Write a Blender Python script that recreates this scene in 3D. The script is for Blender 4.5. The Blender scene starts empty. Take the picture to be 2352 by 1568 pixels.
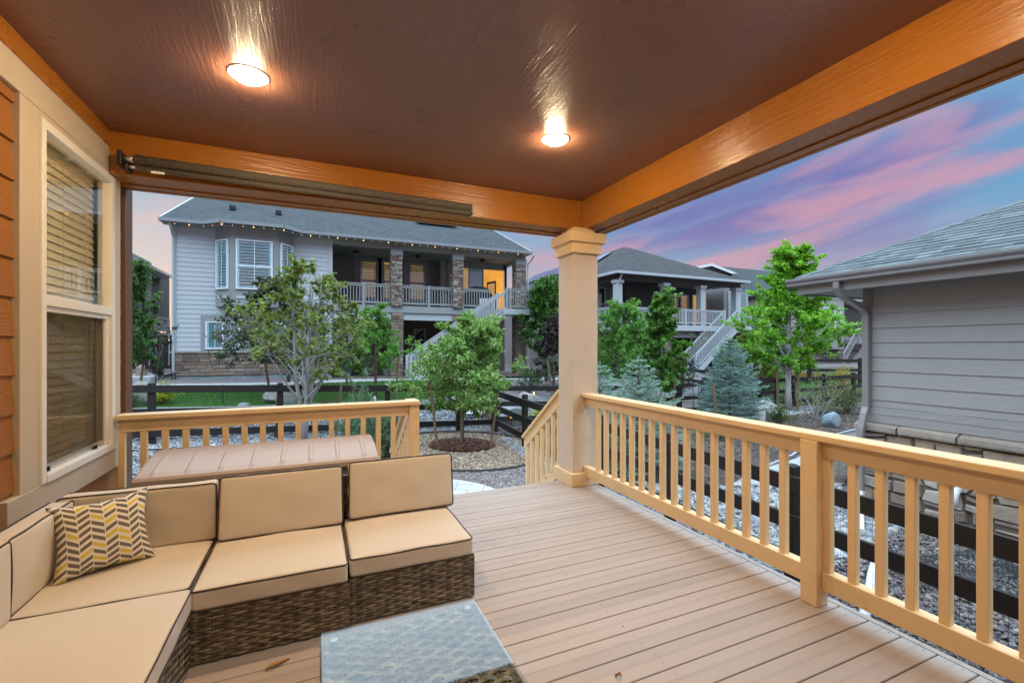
import bpy, bmesh, math, random
import numpy as np
from mathutils import Vector, Matrix

# ------------------------------------------------------------------ camera, world, exposure
S = bpy.context.scene
COL = S.collection
YAW = math.radians(23.6)
cam = bpy.data.cameras.new("camera")
cam_o = bpy.data.objects.new("camera", cam)
COL.objects.link(cam_o)
cam_o.location = (0, 0, 1.43)
cam_o.rotation_euler = (math.radians(90), 0, -YAW)
cam.sensor_width = 36.0
cam.lens = 15.92
cam.shift_y = 0.0047
cam.clip_start = 0.05
cam.clip_end = 600
S.camera = cam_o
S.view_settings.view_transform = 'Standard'
S.view_settings.look = 'None'
S.view_settings.exposure = 0.0
S.view_settings.gamma = 1.0
S.render.engine = 'CYCLES'
S.cycles.max_bounces = 8
S.cycles.transparent_max_bounces = 24
S.cycles.sample_clamp_indirect = 6.0
S.cycles.use_denoising = True

W = bpy.data.worlds.new("World")
S.world = W
W.use_nodes = True
wn, wl = W.node_tree.nodes, W.node_tree.links
wn.clear()

def wnode(t, **k):
    n = wn.new(t)
    for a, v in k.items():
        setattr(n, a, v)
    return n

def wmath(op, a, b=None, clamp=False):
    n = wnode('ShaderNodeMath', operation=op, use_clamp=clamp)
    for i, v in enumerate((a, b)):
        if v is None: continue
        if isinstance(v, (int, float)): n.inputs[i].default_value = v
        else: wl.new(v, n.inputs[i])
    return n.outputs[0]

def wmix(f, a, b):
    n = wnode('ShaderNodeMix', data_type='RGBA')
    for s, v in ((0, f), (6, a), (7, b)):
        if isinstance(v, (int, float)): n.inputs[s].default_value = v
        elif isinstance(v, tuple): n.inputs[s].default_value = (*v, 1)
        else: wl.new(v, n.inputs[s])
    return n.outputs[2]

def build_world():
    tc = wnode('ShaderNodeTexCoord')
    sep = wnode('ShaderNodeSeparateXYZ'); wl.new(tc.outputs['Generated'], sep.inputs[0])
    x, y, z = sep.outputs
    zc = wmath('MAXIMUM', z, 0.0)
    az_ = wmath('ARCTAN2', x, y)
    el = wmath('ARCSINE', z)
    tilt = wmath('SUBTRACT', el, wmath('MULTIPLY', az_, 0.17))
    def streak(fa, fe, loc, det, rough, dist):
        cmb = wnode('ShaderNodeCombineXYZ'); wl.new(wmath('ADD', wmath('MULTIPLY', az_, fa), loc), cmb.inputs[0]); wl.new(wmath('MULTIPLY', tilt, fe), cmb.inputs[1])
        cmb.inputs[2].default_value = loc * 1.7
        nz = wnode('ShaderNodeTexNoise')
        nz.inputs['Scale'].default_value = 1.0
        nz.inputs['Detail'].default_value = det
        nz.inputs['Roughness'].default_value = rough
        nz.inputs['Distortion'].default_value = dist
        wl.new(cmb.outputs[0], nz.inputs['Vector'])
        return nz.outputs[0]
    def soft(v, lo, hi):
        q = wmath('DIVIDE', wmath('SUBTRACT', v, lo), hi - lo, True)
        return wmath('MULTIPLY', wmath('MULTIPLY', q, q), wmath('SUBTRACT', 3.0, wmath('MULTIPLY', q, 2.0)))
    n1 = streak(2.2, 9.0, SKY_SEED, 2.5, 0.42, 0.3)
    n2 = streak(3.2, 15.0, SKY_SEED + 9.3, 4.0, 0.5, 0.45)
    n3 = streak(5.0, 24.0, SKY_SEED + 3.1, 5.0, 0.55, 0.5)
    # blue to purple cloud deck, pink lit bands across it, peach towards the horizon
    band = wmix(soft(n1, 0.36, 0.62), (.12, .335, .58), (.175, .17, .44))
    band = wmix(wmath('MULTIPLY', soft(n3, 0.42, 0.72), 0.45), band, (.36, .40, .58))
    pk = wmath('ADD', n2, wmath('MULTIPLY', wmath('SUBTRACT', 0.20, z), 0.55))
    band = wmix(wmath('MULTIPLY', soft(pk, 0.44, 0.66), 0.88), band, (.56, .29, .41))
    band = wmix(wmath('MULTIPLY', soft(wmath('SUBTRACT', 0.26, z), 0.0, 0.22), 0.66), band, (.62, .44, .45))
    # pale peach glow on the horizon towards the west (left of the view)
    az = wmath('ADD', wmath('MULTIPLY', x, -0.62), wmath('MULTIPLY', y, 0.60))
    glow = wmath('MULTIPLY', wmath('SUBTRACT', az, 0.12), 1.5, True)
    hz = wmath('SUBTRACT', 1.0, wmath('MULTIPLY', zc, 2.6), True)
    glow = wmath('MULTIPLY', glow, wmath('ADD', wmath('MULTIPLY', hz, 0.75), 0.18), True)
    band = wmix(glow, band, (.93, .73, .60))
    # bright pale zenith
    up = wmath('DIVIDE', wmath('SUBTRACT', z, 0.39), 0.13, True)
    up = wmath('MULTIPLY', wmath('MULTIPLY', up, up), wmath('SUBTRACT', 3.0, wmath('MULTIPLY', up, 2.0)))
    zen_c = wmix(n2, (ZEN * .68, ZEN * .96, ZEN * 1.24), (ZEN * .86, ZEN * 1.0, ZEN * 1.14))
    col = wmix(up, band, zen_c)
    # ground half
    dn = wmath('MULTIPLY', z, -12.0, True)
    col = wmix(dn, col, (.18, .17, .17))
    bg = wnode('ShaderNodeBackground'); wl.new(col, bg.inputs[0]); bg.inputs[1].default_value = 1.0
    sky = wnode('ShaderNodeTexSky'); sky.sky_type = 'NISHITA'; sky.sun_disc = False
    sky.sun_elevation = math.radians(1.0); sky.sun_rotation = math.radians(-60)
    bg2 = wnode('ShaderNodeBackground'); wl.new(sky.outputs[0], bg2.inputs[0]); bg2.inputs[1].default_value = 0.05
    ad = wnode('ShaderNodeAddShader'); wl.new(bg.outputs[0], ad.inputs[0]); wl.new(bg2.outputs[0], ad.inputs[1])
    out = wnode('ShaderNodeOutputWorld'); wl.new(ad.outputs[0], out.inputs[0])

SKY_SEED = 12.6
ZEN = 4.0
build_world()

LAMP_COL = (1.0, .74, .44)
LAMP_S = 480.0

# ------------------------------------------------------------------ picture geometry helpers (pixel of a 2352-wide photo -> world)
FPX, CXP, HYP, HC = 1040.0, 1176.0, 795.0, 1.43
sn, cs = math.sin(YAW), math.cos(YAW)
def atY(px, py, Y):
    t = (px - CXP) / FPX; d = Y / (cs - sn * t)
    return d * (sn + cs * t), HC + (HYP - py) / FPX * d
def aX(px, Y): return atY(px, 795, Y)[0]
def atX(px, py, X):
    t = (px - CXP) / FPX; d = X / (sn + cs * t)
    return d * (cs - sn * t), HC + (HYP - py) / FPX * d
def atD(px, d):
    t = (px - CXP) / FPX
    return d * (sn + cs * t), d * (cs - sn * t)

def G(x, y):
    """ground height"""
    xc = min(max(x, -6.0), 9.0)
    base = -.62 - .035 * xc + .015 * (max(min(y, 11.0), -6) - 11)
    if y > 11:
        t = min((y - 11) / 8.5, 1.0)
        a = .18 - .022 * (min(max(x, -5), 10) + 4.6)
        b = -.2
        k = min(max((x - 10) / 5.0, 0), 1)
        tgt = a * (1 - k) + b * k
        base = base + t * (tgt - base)
        if x < -4.5:
            base += min(max((y - 20) / 7.0, 0), 1) * min((-4.5 - x) / 2.5, 1) * .9
        if x > 24:
            base += min((x - 24) / 8, 1) * .2 * min((y - 11) / 6, 1)
    return base

# ------------------------------------------------------------------ mesh builder
class MB:
    def __init__(s):
        s.v, s.f, s.c, s.uv = [], [], [], []
    def add(s, vs, fs, col=None, uvs=None):
        o = len(s.v)
        s.v.extend([tuple(p) for p in vs])
        for i, f in enumerate(fs):
            s.f.append(tuple(o + k for k in f)); s.c.append(col)
            s.uv.append(uvs[i] if uvs else None)
        return s
    def box(s, x0, x1, y0, y1, z0, z1, col=None):
        v = [(x0, y0, z0), (x1, y0, z0), (x1, y1, z0), (x0, y1, z0), (x0, y0, z1), (x1, y0, z1), (x1, y1, z1), (x0, y1, z1)]
        return s.add(v, [(3, 2, 1, 0), (4, 5, 6, 7), (0, 1, 5, 4), (1, 2, 6, 5), (2, 3, 7, 6), (3, 0, 4, 7)], col)
    def obox(s, c, ax, ay, az, hx, hy, hz, col=None):
        c, ax, ay, az = Vector(c), Vector(ax), Vector(ay), Vector(az)
        v = [c + ax * (hx * i) + ay * (hy * j) + az * (hz * k) for k in (-1, 1) for j, i in ((-1, -1), (-1, 1), (1, 1), (1, -1))]
        return s.add(v, [(3, 2, 1, 0), (4, 5, 6, 7), (0, 1, 5, 4), (1, 2, 6, 5), (2, 3, 7, 6), (3, 0, 4, 7)], col)
    def bar(s, p0, p1, w, h, up=(0, 0, 1), col=None):
        p0, p1 = Vector(p0), Vector(p1)
        d = (p1 - p0); L = d.length; d.normalize()
        sd = d.cross(Vector(up))
        if sd.length < 1e-5: sd = Vector((1, 0, 0))
        sd.normalize(); u = sd.cross(d)
        return s.obox((p0 + p1) / 2, d, sd, u, L / 2, w / 2, h / 2, col)
    def tube(s, pts, rads, n=6, col=None, cap=True):
        pts = [Vector(p) for p in pts]
        if isinstance(rads, (int, float)): rads = [rads] * len(pts)
        rings = []; ref = None
        for i, p in enumerate(pts):
            d = (pts[min(i + 1, len(pts) - 1)] - pts[max(i - 1, 0)])
            if d.length < 1e-9: d = Vector((0, 0, 1))
            d.normalize()
            if ref is None: ref = Vector((1, 0, 0)) if abs(d.x) < .8 else Vector((0, 1, 0))
            a = (ref - d * ref.dot(d)); a.normalize(); b = d.cross(a); ref = a
            rings.append([p + (a * math.cos(2 * math.pi * k / n) + b * math.sin(2 * math.pi * k / n)) * rads[i] for k in range(n)])
        vs = [q for r in rings for q in r]; fs = []
        for i in range(len(pts) - 1):
            for k in range(n):
                fs.append((i * n + k, i * n + (k + 1) % n, (i + 1) * n + (k + 1) % n, (i + 1) * n + k))
        if cap:
            fs.append(tuple(reversed(range(n)))); fs.append(tuple((len(pts) - 1) * n + k for k in range(n)))
        return s.add(vs, fs, col)
    def prism(s, poly, fn, a, b, col=None):
        """poly of (u,v); fn(u,v,t) -> xyz; extruded from t=a to t=b"""
        n = len(poly)
        vs = [fn(u, v, a) for u, v in poly] + [fn(u, v, b) for u, v in poly]
        fs = [tuple(range(n)), tuple(range(2 * n - 1, n - 1, -1))] + [(i, i + n, (i + 1) % n + n, (i + 1) % n) for i in range(n)]
        return s.add(vs, fs, col)
    def ico(s, c, r, sub=2, jit=0.0, rng=None, col=None):
        bm = bmesh.new(); bmesh.ops.create_icosphere(bm, subdivisions=sub, radius=1)
        vs = []
        for v in bm.verts:
            k = 1 + (rng.uniform(-jit, jit) if rng else 0)
            vs.append((c[0] + v.co.x * r[0] * k, c[1] + v.co.y * r[1] * k, c[2] + v.co.z * r[2] * k))
        bm.verts.index_update()
        fs = [tuple(v.index for v in f.verts) for f in bm.faces]; bm.free()
        return s.add(vs, fs, col)
    def build(s, name, mat, parent=None, smooth=False, bevel=0.0, kind=None, fixn=False, seg=2):
        org = ORG.get(parent.as_pointer(), Vector((0, 0, 0))) if parent else Vector((0, 0, 0))
        me = bpy.data.meshes.new(name)
        me.from_pydata([(p[0] - org.x, p[1] - org.y, p[2] - org.z) for p in s.v], [], s.f)
        if any(c is not None for c in s.c):
            at = me.color_attributes.new("Col", 'FLOAT_COLOR', 'CORNER')
            arr = []
            for f, c in zip(s.f, s.c):
                c = c if c is not None else (1, 1, 1)
                arr.extend([c[0], c[1], c[2], 1.0] * len(f))
            at.data.foreach_set("color", arr)
        if any(u is not None for u in s.uv):
            ul = me.uv_layers.new(name="UV"); arr = []
            for f, u in zip(s.f, s.uv):
                for k in range(len(f)):
                    arr.extend(u[k] if u else (0, 0))
            ul.data.foreach_set("uv", arr)
        if fixn:
            bm = bmesh.new(); bm.from_mesh(me); bmesh.ops.recalc_face_normals(bm, faces=bm.faces); bm.to_mesh(me); bm.free()
        me.materials.append(mat)
        if smooth: me.polygons.foreach_set("use_smooth", [True] * len(me.polygons))
        me.update()
        o = bpy.data.objects.new(name, me); COL.objects.link(o)
        if parent:
            o.parent = parent
        ORG[o.as_pointer()] = org
        KEEP.append(o)
        if kind: o["kind"] = kind
        if bevel > 0:
            b = o.modifiers.new("bevel", 'BEVEL'); b.width = bevel; b.segments = seg; b.limit_method = 'ANGLE'; b.angle_limit = math.radians(40)
        return o

ORG, KEEP = {}, []

def thing(name, label, cat, loc=(0, 0, 0), group=None):
    o = bpy.data.objects.new(name, None); COL.objects.link(o)
    o.empty_display_size = .2
    o.location = loc; o["label"] = label; o["category"] = cat
    if group: o["group"] = group
    ORG[o.as_pointer()] = Vector(loc); KEEP.append(o)
    return o
def tag(o, label, cat, group=None):
    o["label"] = label; o["category"] = cat
    if group: o["group"] = group
    return o

def np_mesh(name, V, F, C, mat, parent=None, smooth=False, kind=None):
    """fast mesh: V (n,3), F (m,k), C (n,3) vertex colours"""
    org = ORG.get(parent.as_pointer(), Vector((0, 0, 0))) if parent else Vector((0, 0, 0))
    V = np.asarray(V, np.float32) - np.array(org, np.float32)
    F = np.asarray(F, np.int32)
    me = bpy.data.meshes.new(name)
    m, k = F.shape
    me.vertices.add(len(V)); me.vertices.foreach_set("co", V.ravel())
    me.loops.add(m * k); me.loops.foreach_set("vertex_index", F.ravel())
    me.polygons.add(m); me.polygons.foreach_set("loop_start", np.arange(0, m * k, k, dtype=np.int32))
    if smooth: me.polygons.foreach_set("use_smooth", np.ones(m, bool))
    if C is not None:
        at = me.color_attributes.new("Col", 'FLOAT_COLOR', 'POINT')
        at.data.foreach_set("color", np.concatenate([C, np.ones((len(C), 1))], 1).astype(np.float32).ravel())
    me.materials.append(mat); me.update(calc_edges=True); me.validate()
    o = bpy.data.objects.new(name, me); COL.objects.link(o)
    if parent: o.parent = parent
    ORG[o.as_pointer()] = org; KEEP.append(o)
    if kind: o["kind"] = kind
    return o

def copies(src_mesh, name, locs, parent):
    """one object per location, sharing one mesh, parented as parts"""
    org = ORG[parent.as_pointer()]
    for p in locs:
        o = bpy.data.objects.new(name, src_mesh); COL.objects.link(o)
        o.parent = parent; o.location = Vector(p) - org

# ------------------------------------------------------------------ materials
def hexc(r, g, b):
    f = lambda c: (c / 255 / 12.92) if c / 255 <= .04045 else ((c / 255 + .055) / 1.055) ** 2.4
    return (f(r), f(g), f(b))

class NT:
    def __init__(s, name):
        s.m = bpy.data.materials.new(name); s.m.use_nodes = True
        s.n, s.l = s.m.node_tree.nodes, s.m.node_tree.links
        s.p = s.n["Principled BSDF"]; s.out = s.n["Material Output"]
        s.tc = s.n.new('ShaderNodeTexCoord')
    def node(s, t, ins={}, **k):
        n = s.n.new(t)
        for a, v in k.items(): setattr(n, a, v)
        for a, v in ins.items(): s.put(n.inputs[a], v)
        return n
    def put(s, sock, v):
        if isinstance(v, bpy.types.NodeSocket): s.l.new(v, sock)
        elif isinstance(v, tuple) and len(v) == 3 and sock.type == 'RGBA': sock.default_value = (*v, 1)
        else: sock.default_value = v
    def math(s, op, a, b=0.0, c=None, clamp=False):
        n = s.n.new('ShaderNodeMath'); n.operation = op; n.use_clamp = clamp
        s.put(n.inputs[0], a); s.put(n.inputs[1], b)
        if c is not None: s.put(n.inputs[2], c)
        return n.outputs[0]
    def mix(s, f, a, b, mode='MIX'):
        n = s.n.new('ShaderNodeMix'); n.data_type = 'RGBA'; n.blend_type = mode
        s.put(n.inputs[0], f); s.put(n.inputs[6], a); s.put(n.inputs[7], b)
        return n.outputs[2]
    def mapping(s, vec, scale, rot=(0, 0, 0), loc=(0, 0, 0)):
        return s.node('ShaderNodeMapping', {'Vector': vec, 'Scale': scale, 'Rotation': rot, 'Location': loc}).outputs[0]
    def noise(s, vec, scale, det=4.0, rough=.55, dist=0.0):
        return s.node('ShaderNodeTexNoise', {'Vector': vec, 'Scale': scale, 'Detail': det, 'Roughness': rough, 'Distortion': dist}).outputs[0]
    def bump(s, h, strength, dist=.01, normal=None):
        n = s.node('ShaderNodeBump', {'Strength': strength, 'Distance': dist, 'Height': h})
        if normal is not None: s.l.new(normal, n.inputs['Normal'])
        s.l.new(n.outputs[0], s.p.inputs['Normal']); return n.outputs[0]
    def ramp(s, f, stops, interp='LINEAR'):
        n = s.n.new('ShaderNodeValToRGB'); s.put(n.inputs[0], f); cr = n.color_ramp; cr.interpolation = interp
        while len(cr.elements) > 1: cr.elements.remove(cr.elements[-1])
        cr.elements[0].position = stops[0][0]; cr.elements[0].color = (*stops[0][1], 1)
        for p, c in stops[1:]:
            e = cr.elements.new(p); e.color = (*c, 1)
        return n.outputs[0]
    def schlick(s, f0=.045):
        fc = s.node('ShaderNodeLayerWeight', {'Blend': .5}).outputs['Facing']
        return s.math('ADD', s.math('MULTIPLY', s.math('POWER', fc, 4.6), 1 - f0), f0)
    def attr(s): return s.node('ShaderNodeVertexColor', layer_name="Col").outputs[0]

def mul(c, k): return tuple(min(x * k, 1.0) for x in c)

def plain(name, col, rough=.6, vary=.12, vscale=3.0, bump=.0, bscale=60.0, metal=0.0, spec=.5, attr=False):
    t = NT(name)
    nz = t.noise(t.tc.outputs['Object'], vscale, 5)
    c = t.mix(nz, mul(col, 1 - vary), mul(col, 1 + vary))
    if attr: c = t.mix(1.0, t.attr(), t.mix(nz, (1 - vary,) * 3, (1.0,) * 3), 'MULTIPLY')
    t.put(t.p.inputs['Base Color'], c)
    t.p.inputs['Roughness'].default_value = rough; t.p.inputs['Metallic'].default_value = metal
    t.p.inputs['Specular IOR Level'].default_value = spec
    if bump: t.bump(t.noise(t.tc.outputs['Object'], bscale, 4), bump, .004)
    return t.m

def grain_paint(name, col, axis, rough=.45, vary=.1, bump=.35, cathedral=True, fine=1.0, spec=.5, dist=.004, ring_amt=.9, knots=0.0):
    """painted timber / hardboard with embossed wood grain running along axis"""
    t = NT(name); o = t.tc.outputs['Object']
    sc = [22.0 * fine] * 3; sc[axis] = 1.3 * fine
    v1 = t.mapping(o, tuple(sc))
    fine_n = t.noise(v1, 4.0, 5, .6, 1.2)
    h = fine_n
    if cathedral:
        sc2 = [5.0 * fine] * 3; sc2[axis] = .55 * fine
        v2 = t.mapping(o, tuple(sc2))
        big = t.noise(v2, 1.0, 2, .5, .6)
        rings = t.math('SINE', t.math('MULTIPLY', big, 90.0))
        amt = t.math('MULTIPLY', t.noise(v2, .9, 2, .5), 1.0)
        amt = t.math('MULTIPLY', t.math('SUBTRACT', amt, .25, clamp=True), ring_amt)
        h = t.math('ADD', fine_n, t.math('MULTIPLY', rings, amt))
    nz = t.noise(o, 1.7, 4)
    bc = t.mix(nz, mul(col, 1 - vary), mul(col, 1 + vary))
    if knots:
        sk = [7.0] * 3; sk[axis] = 3.2
        vo = t.node('ShaderNodeTexVoronoi', {'Vector': t.mapping(o, tuple(sk)), 'Scale': 1.0})
        pick = t.math('GREATER_THAN', t.node('ShaderNodeSeparateColor', {0: vo.outputs['Color']}).outputs[0], 1 - knots)
        dot = t.math('MULTIPLY', t.math('SUBTRACT', .075, vo.outputs['Distance'], clamp=True), 12.0, clamp=True)
        bc = t.mix(t.math('MULTIPLY', t.math('MULTIPLY', dot, pick), .75), bc, mul(col, .33))
        gr = t.noise(o, 4.5, 6, .7)
        bc = t.mix(t.math('MULTIPLY', t.math('SUBTRACT', gr, .52, clamp=True), 1.6, clamp=True), bc, mul(col, .62))
    t.put(t.p.inputs['Base Color'], bc)
    t.p.inputs['Roughness'].default_value = rough
    t.p.inputs['Specular IOR Level'].default_value = spec
    t.put(t.p.inputs['Roughness'], t.math('ADD', t.math('MULTIPLY', nz, .14), rough - .07))
    t.bump(h, bump, dist)
    return t.m

def shingle(name, c1, c2, course=.143, tab=.30, strength=.9):
    t = NT(name); uv = t.tc.outputs['UV']
    br = t.node('ShaderNodeTexBrick', {'Vector': uv, 'Scale': 1.0, 'Mortar Size': .012, 'Mortar Smooth': .3, 'Bias': 0.0,
                                       'Brick Width': tab, 'Row Height': course, 'Color1': (0, 0, 0), 'Color2': (1, 1, 1), 'Mortar': (.5, .5, .5)})
    br.offset = .37; br.offset_frequency = 2; br.squash = 1.35; br.squash_frequency = 3
    pos = t.node('ShaderNodeSeparateXYZ', {0: uv}).outputs
    gran = t.noise(t.tc.outputs['Object'], 260.0, 2)
    blotch = t.noise(t.tc.outputs['Object'], .5, 4)
    c = t.mix(br.outputs[0], c1, c2)
    c = t.mix(t.math('MULTIPLY', gran, .5), c, mul(c2, 1.25))
    c = t.mix(t.math('MULTIPLY', blotch, .35), c, mul(c1, .8))
    c = t.mix(br.outputs[1], c, mul(c1, .35))  # dark joint lines paint the shadow line of each shingle row
    t.put(t.p.inputs['Base Color'], c); t.p.inputs['Roughness'].default_value = .92
    t.p.inputs['Specular IOR Level'].default_value = .08
    fr = t.math('FRACT', t.math('DIVIDE', pos[1], course))
    h = t.math('ADD', t.math('MULTIPLY', fr, -1.0), t.math('MULTIPLY', t.noise(uv, 3.0, 2), .3))
    h = t.math('ADD', h, t.math('MULTIPLY', br.outputs[1], -.6))
    t.bump(h, strength, .02)
    return t.m

def leafmat(name, trans=.35, rough=.5):
    t = NT(name)
    c = t.attr()
    t.put(t.p.inputs['Base Color'], c); t.p.inputs['Roughness'].default_value = rough
    t.p.inputs['Specular IOR Level'].default_value = .35
    tr = t.node('ShaderNodeBsdfTranslucent', {'Color': t.mix(1.0, c, (1.3, 1.25, .55), 'MULTIPLY')})
    ms = t.node('ShaderNodeMixShader', {0: trans}); t.l.new(t.p.outputs[0], ms.inputs[1]); t.l.new(tr.outputs[0], ms.inputs[2])
    t.l.new(ms.outputs[0], t.out.inputs[0])
    return t.m

def glassmat(name, tint=(.9, .95, .95), refl=1.0, body=None, bodymix=0.0, rough=0.02):
    """thin pane: fresnel reflection over a straight-through view, optional body tint"""
    t = NT(name); t.n.remove(t.p)
    f = t.math('MULTIPLY', t.schlick(), 1.5 * refl, clamp=True)
    gl = t.node('ShaderNodeBsdfGlossy', {'Color': (1, 1, 1), 'Roughness': rough})
    tr = t.node('ShaderNodeBsdfTransparent', {'Color': tint})
    base = tr.outputs[0]
    if body:
        df = t.node('ShaderNodeBsdfDiffuse', {'Color': body})
        m0 = t.node('ShaderNodeMixShader', {0: bodymix}); t.l.new(tr.outputs[0], m0.inputs[1]); t.l.new(df.outputs[0], m0.inputs[2]); base = m0.outputs[0]
    ms = t.node('ShaderNodeMixShader', {0: f}); t.l.new(base, ms.inputs[1]); t.l.new(gl.outputs[0], ms.inputs[2])
    t.l.new(ms.outputs[0], t.out.inputs[0])
    return t.m

def emitmat(name, col, s, vary=.3, scale=2.0):
    t = NT(name)
    nz = t.noise(t.tc.outputs['Object'], scale, 3)
    t.put(t.p.inputs['Base Color'], (0.02, 0.02, 0.02))
    t.put(t.p.inputs['Emission Color'], t.mix(nz, mul(col, 1 - vary), col))
    t.p.inputs['Emission Strength'].default_value = s
    return t.m

M = {}
BROWN = (.135, .066, .040)
M['ceiling'] = grain_paint('ceiling_paint', (.215, .098, .062), 1, .29, .05, .45, spec=.45, ring_amt=.0, fine=.6, dist=.006)
M['beam_x'] = grain_paint('beam_paint_across', (.34, .122, .014), 0, .27, .08, .45, ring_amt=.4, fine=.6, dist=.006)
M['beam_y'] = grain_paint('beam_paint_along', (.34, .122, .014), 1, .27, .08, .45, ring_amt=.4, fine=.6, dist=.006)
M['brown_siding'] = grain_paint('brown_siding', (.28, .105, .018), 1, .5, .12, .5, fine=1.3)
M['brown_board'] = plain('brown_board', BROWN, .4, .12, 4, .5, 70)
M['tan_trim'] = plain('tan_trim', (.50, .41, .31), .55, .05, 3, .22, 45)
M['tan_x'] = grain_paint('tan_rail_across', (.74, .53, .29), 0, .5, .06, .55, False, 1.0, knots=.3)
M['tan_y'] = grain_paint('tan_rail_along', (.74, .53, .29), 1, .5, .06, .55, False, 1.0, knots=.3)
M['tan_z'] = grain_paint('tan_upright', (.74, .53, .29), 2, .5, .06, .4, False, 1.0, knots=.22)
M['tan_col'] = grain_paint('tan_column', (.58, .47, .36), 2, .5, .05, .55, False, .7, knots=.15)
M['vinyl'] = plain('white_vinyl', (.74, .70, .64), .35, .03, 3)
M['blind'] = plain('blind_cream', (.86, .76, .47), .55, .05, 3)
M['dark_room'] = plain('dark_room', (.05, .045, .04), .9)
M['pane'] = glassmat('window_pane', (.99, .99, .99))
M['screen'] = None
M['black_metal'] = plain('black_metal', (.012, .012, .013), .4, .2, 8)
M['alu'] = plain('aluminium', (.62, .60, .57), .35, .08, 8, metal=.9)
M['white_plastic'] = plain('white_plastic', (.72, .74, .76), .4, .04, 4)
M['fence'] = grain_paint('fence_stain', (.018, .014, .012), 0, .62, .35, .5, False, 1.0, .35)
M['wire'] = plain('galvanised_wire', (.10, .11, .12), .5, .1, 8, metal=.6)
M['concrete'] = plain('concrete', (.33, .335, .335), .9, .12, 2.5, .3, 90)
M['foundation'] = None
M['stake'] = plain('tree_stake', (.16, .105, .065), .85, .35, 12, .5, 40)
M['bark'] = plain('bark_brown', (.105, .075, .058), .9, .35, 14, .7, 50)
M['bark_grey'] = plain('bark_grey', (.30, .28, .275), .8, .22, 16, .5, 50)
M['bark_white'] = plain('bark_pale', (.46, .44, .42), .8, .15, 10, .4, 40)
M['leaf'] = leafmat('leaf')
M['needle'] = leafmat('needle', .12, .6)
M['pebble'] = plain('pebble', (1, 1, 1), .75, .35, 30, .3, 120, attr=True)
def m_stone():
    t = NT('ashlar'); o = t.tc.outputs['Object']
    n1 = t.noise(o, 7.0, 6, .65); n2 = t.noise(t.mapping(o, (1, 1, 3)), 26.0, 5, .65, .6); n3 = t.noise(o, 90, 3)
    c = t.mix(1.0, t.attr(), t.mix(n1, (.55, .53, .52), (1.25, 1.22, 1.15)), 'MULTIPLY')
    c = t.mix(t.math('MULTIPLY', n2, .35), c, mul((.30, .25, .21), 1.0))
    t.put(t.p.inputs['Base Color'], c); t.p.inputs['Roughness'].default_value = .92; t.p.inputs['Specular IOR Level'].default_value = .2
    t.bump(t.math('ADD', t.math('MULTIPLY', n1, 1.2), t.math('ADD', n2, t.math('MULTIPLY', n3, .4))), .9, .02)
    return t.m
M['stone'] = m_stone()
M['dirt'] = None

# ---- a few special materials
def m_screen():
    t = NT('insect_screen'); t.n.remove(t.p)
    a = t.node('ShaderNodeBsdfTransparent', {'Color': (.80, .77, .72)})
    b = t.node('ShaderNodeBsdfDiffuse', {'Color': (.16, .14, .12)})
    ms = t.node('ShaderNodeMixShader', {0: .14}); t.l.new(a.outputs[0], ms.inputs[1]); t.l.new(b.outputs[0], ms.inputs[2])
    t.l.new(ms.outputs[0], t.out.inputs[0]); return t.m
M['screen'] = m_screen()

def m_deck():
    t = NT('composite_decking'); o = t.tc.outputs['Object']
    sp = t.node('ShaderNodeSeparateXYZ', {0: o}).outputs
    bid = t.math('FLOOR', t.math('DIVIDE', sp[1], .1425))
    wn_ = t.node('ShaderNodeTexWhiteNoise', {'W': bid}, noise_dimensions='1D').outputs[0]
    off = t.node('ShaderNodeCombineXYZ', {0: t.math('MULTIPLY', wn_, 37.0), 1: 0.0, 2: 0.0}).outputs[0]
    o2 = t.node('ShaderNodeVectorMath', {0: o, 1: off}, operation='ADD').outputs[0]
    g = t.noise(t.mapping(o2, (2.2, 48, 48)), 1.6, 5, .6, 1.0)
    swirl = t.noise(t.mapping(o2, (1.6, 9, 9)), 1.0, 2, .5, .8)
    rings = t.math('SINE', t.math('MULTIPLY', swirl, 70.0))
    gate = t.math('SUBTRACT', t.noise(t.mapping(o2, (1.1, 6, 6)), 1.0, 2), .45, clamp=True)
    dirt = t.noise(o, 2.2, 6, .65)
    col = t.mix(wn_, (.365, .298, .252), (.43, .35, .296))
    col = t.mix(t.math('MULTIPLY', dirt, .32), col, (.32, .26, .22))
    col = t.mix(t.math('MULTIPLY', t.math('MULTIPLY', t.math('ADD', rings, 1.0), gate), .9, clamp=True), col, (.31, .23, .18))
    fy = t.math('FRACT', t.math('DIVIDE', sp[1], .1425))
    edge = t.math('MULTIPLY', t.math('ABSOLUTE', t.math('SUBTRACT', fy, .48)), 2.0)
    edge = t.math('MULTIPLY', t.math('POWER', edge, 9.0), t.math('ADD', dirt, .1))
    col = t.mix(t.math('MULTIPLY', edge, .45, clamp=True), col, (.19, .15, .125))
    spots = t.math('MULTIPLY', t.math('SUBTRACT', t.noise(o, 1.1, 7, .72, .3), .56, clamp=True), 2.2, clamp=True)
    col = t.mix(t.math('MULTIPLY', spots, .25), col, (.27, .21, .175))
    t.put(t.p.inputs['Base Color'], col)
    t.put(t.p.inputs['Roughness'], t.math('ADD', t.math('MULTIPLY', dirt, .2), .42))
    t.p.inputs['Specular IOR Level'].default_value = .4
    t.bump(t.math('ADD', g, t.math('MULTIPLY', t.math('MULTIPLY', rings, gate), .8)), .32, .003)
    return t.m
M['deck'] = m_deck()

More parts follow.
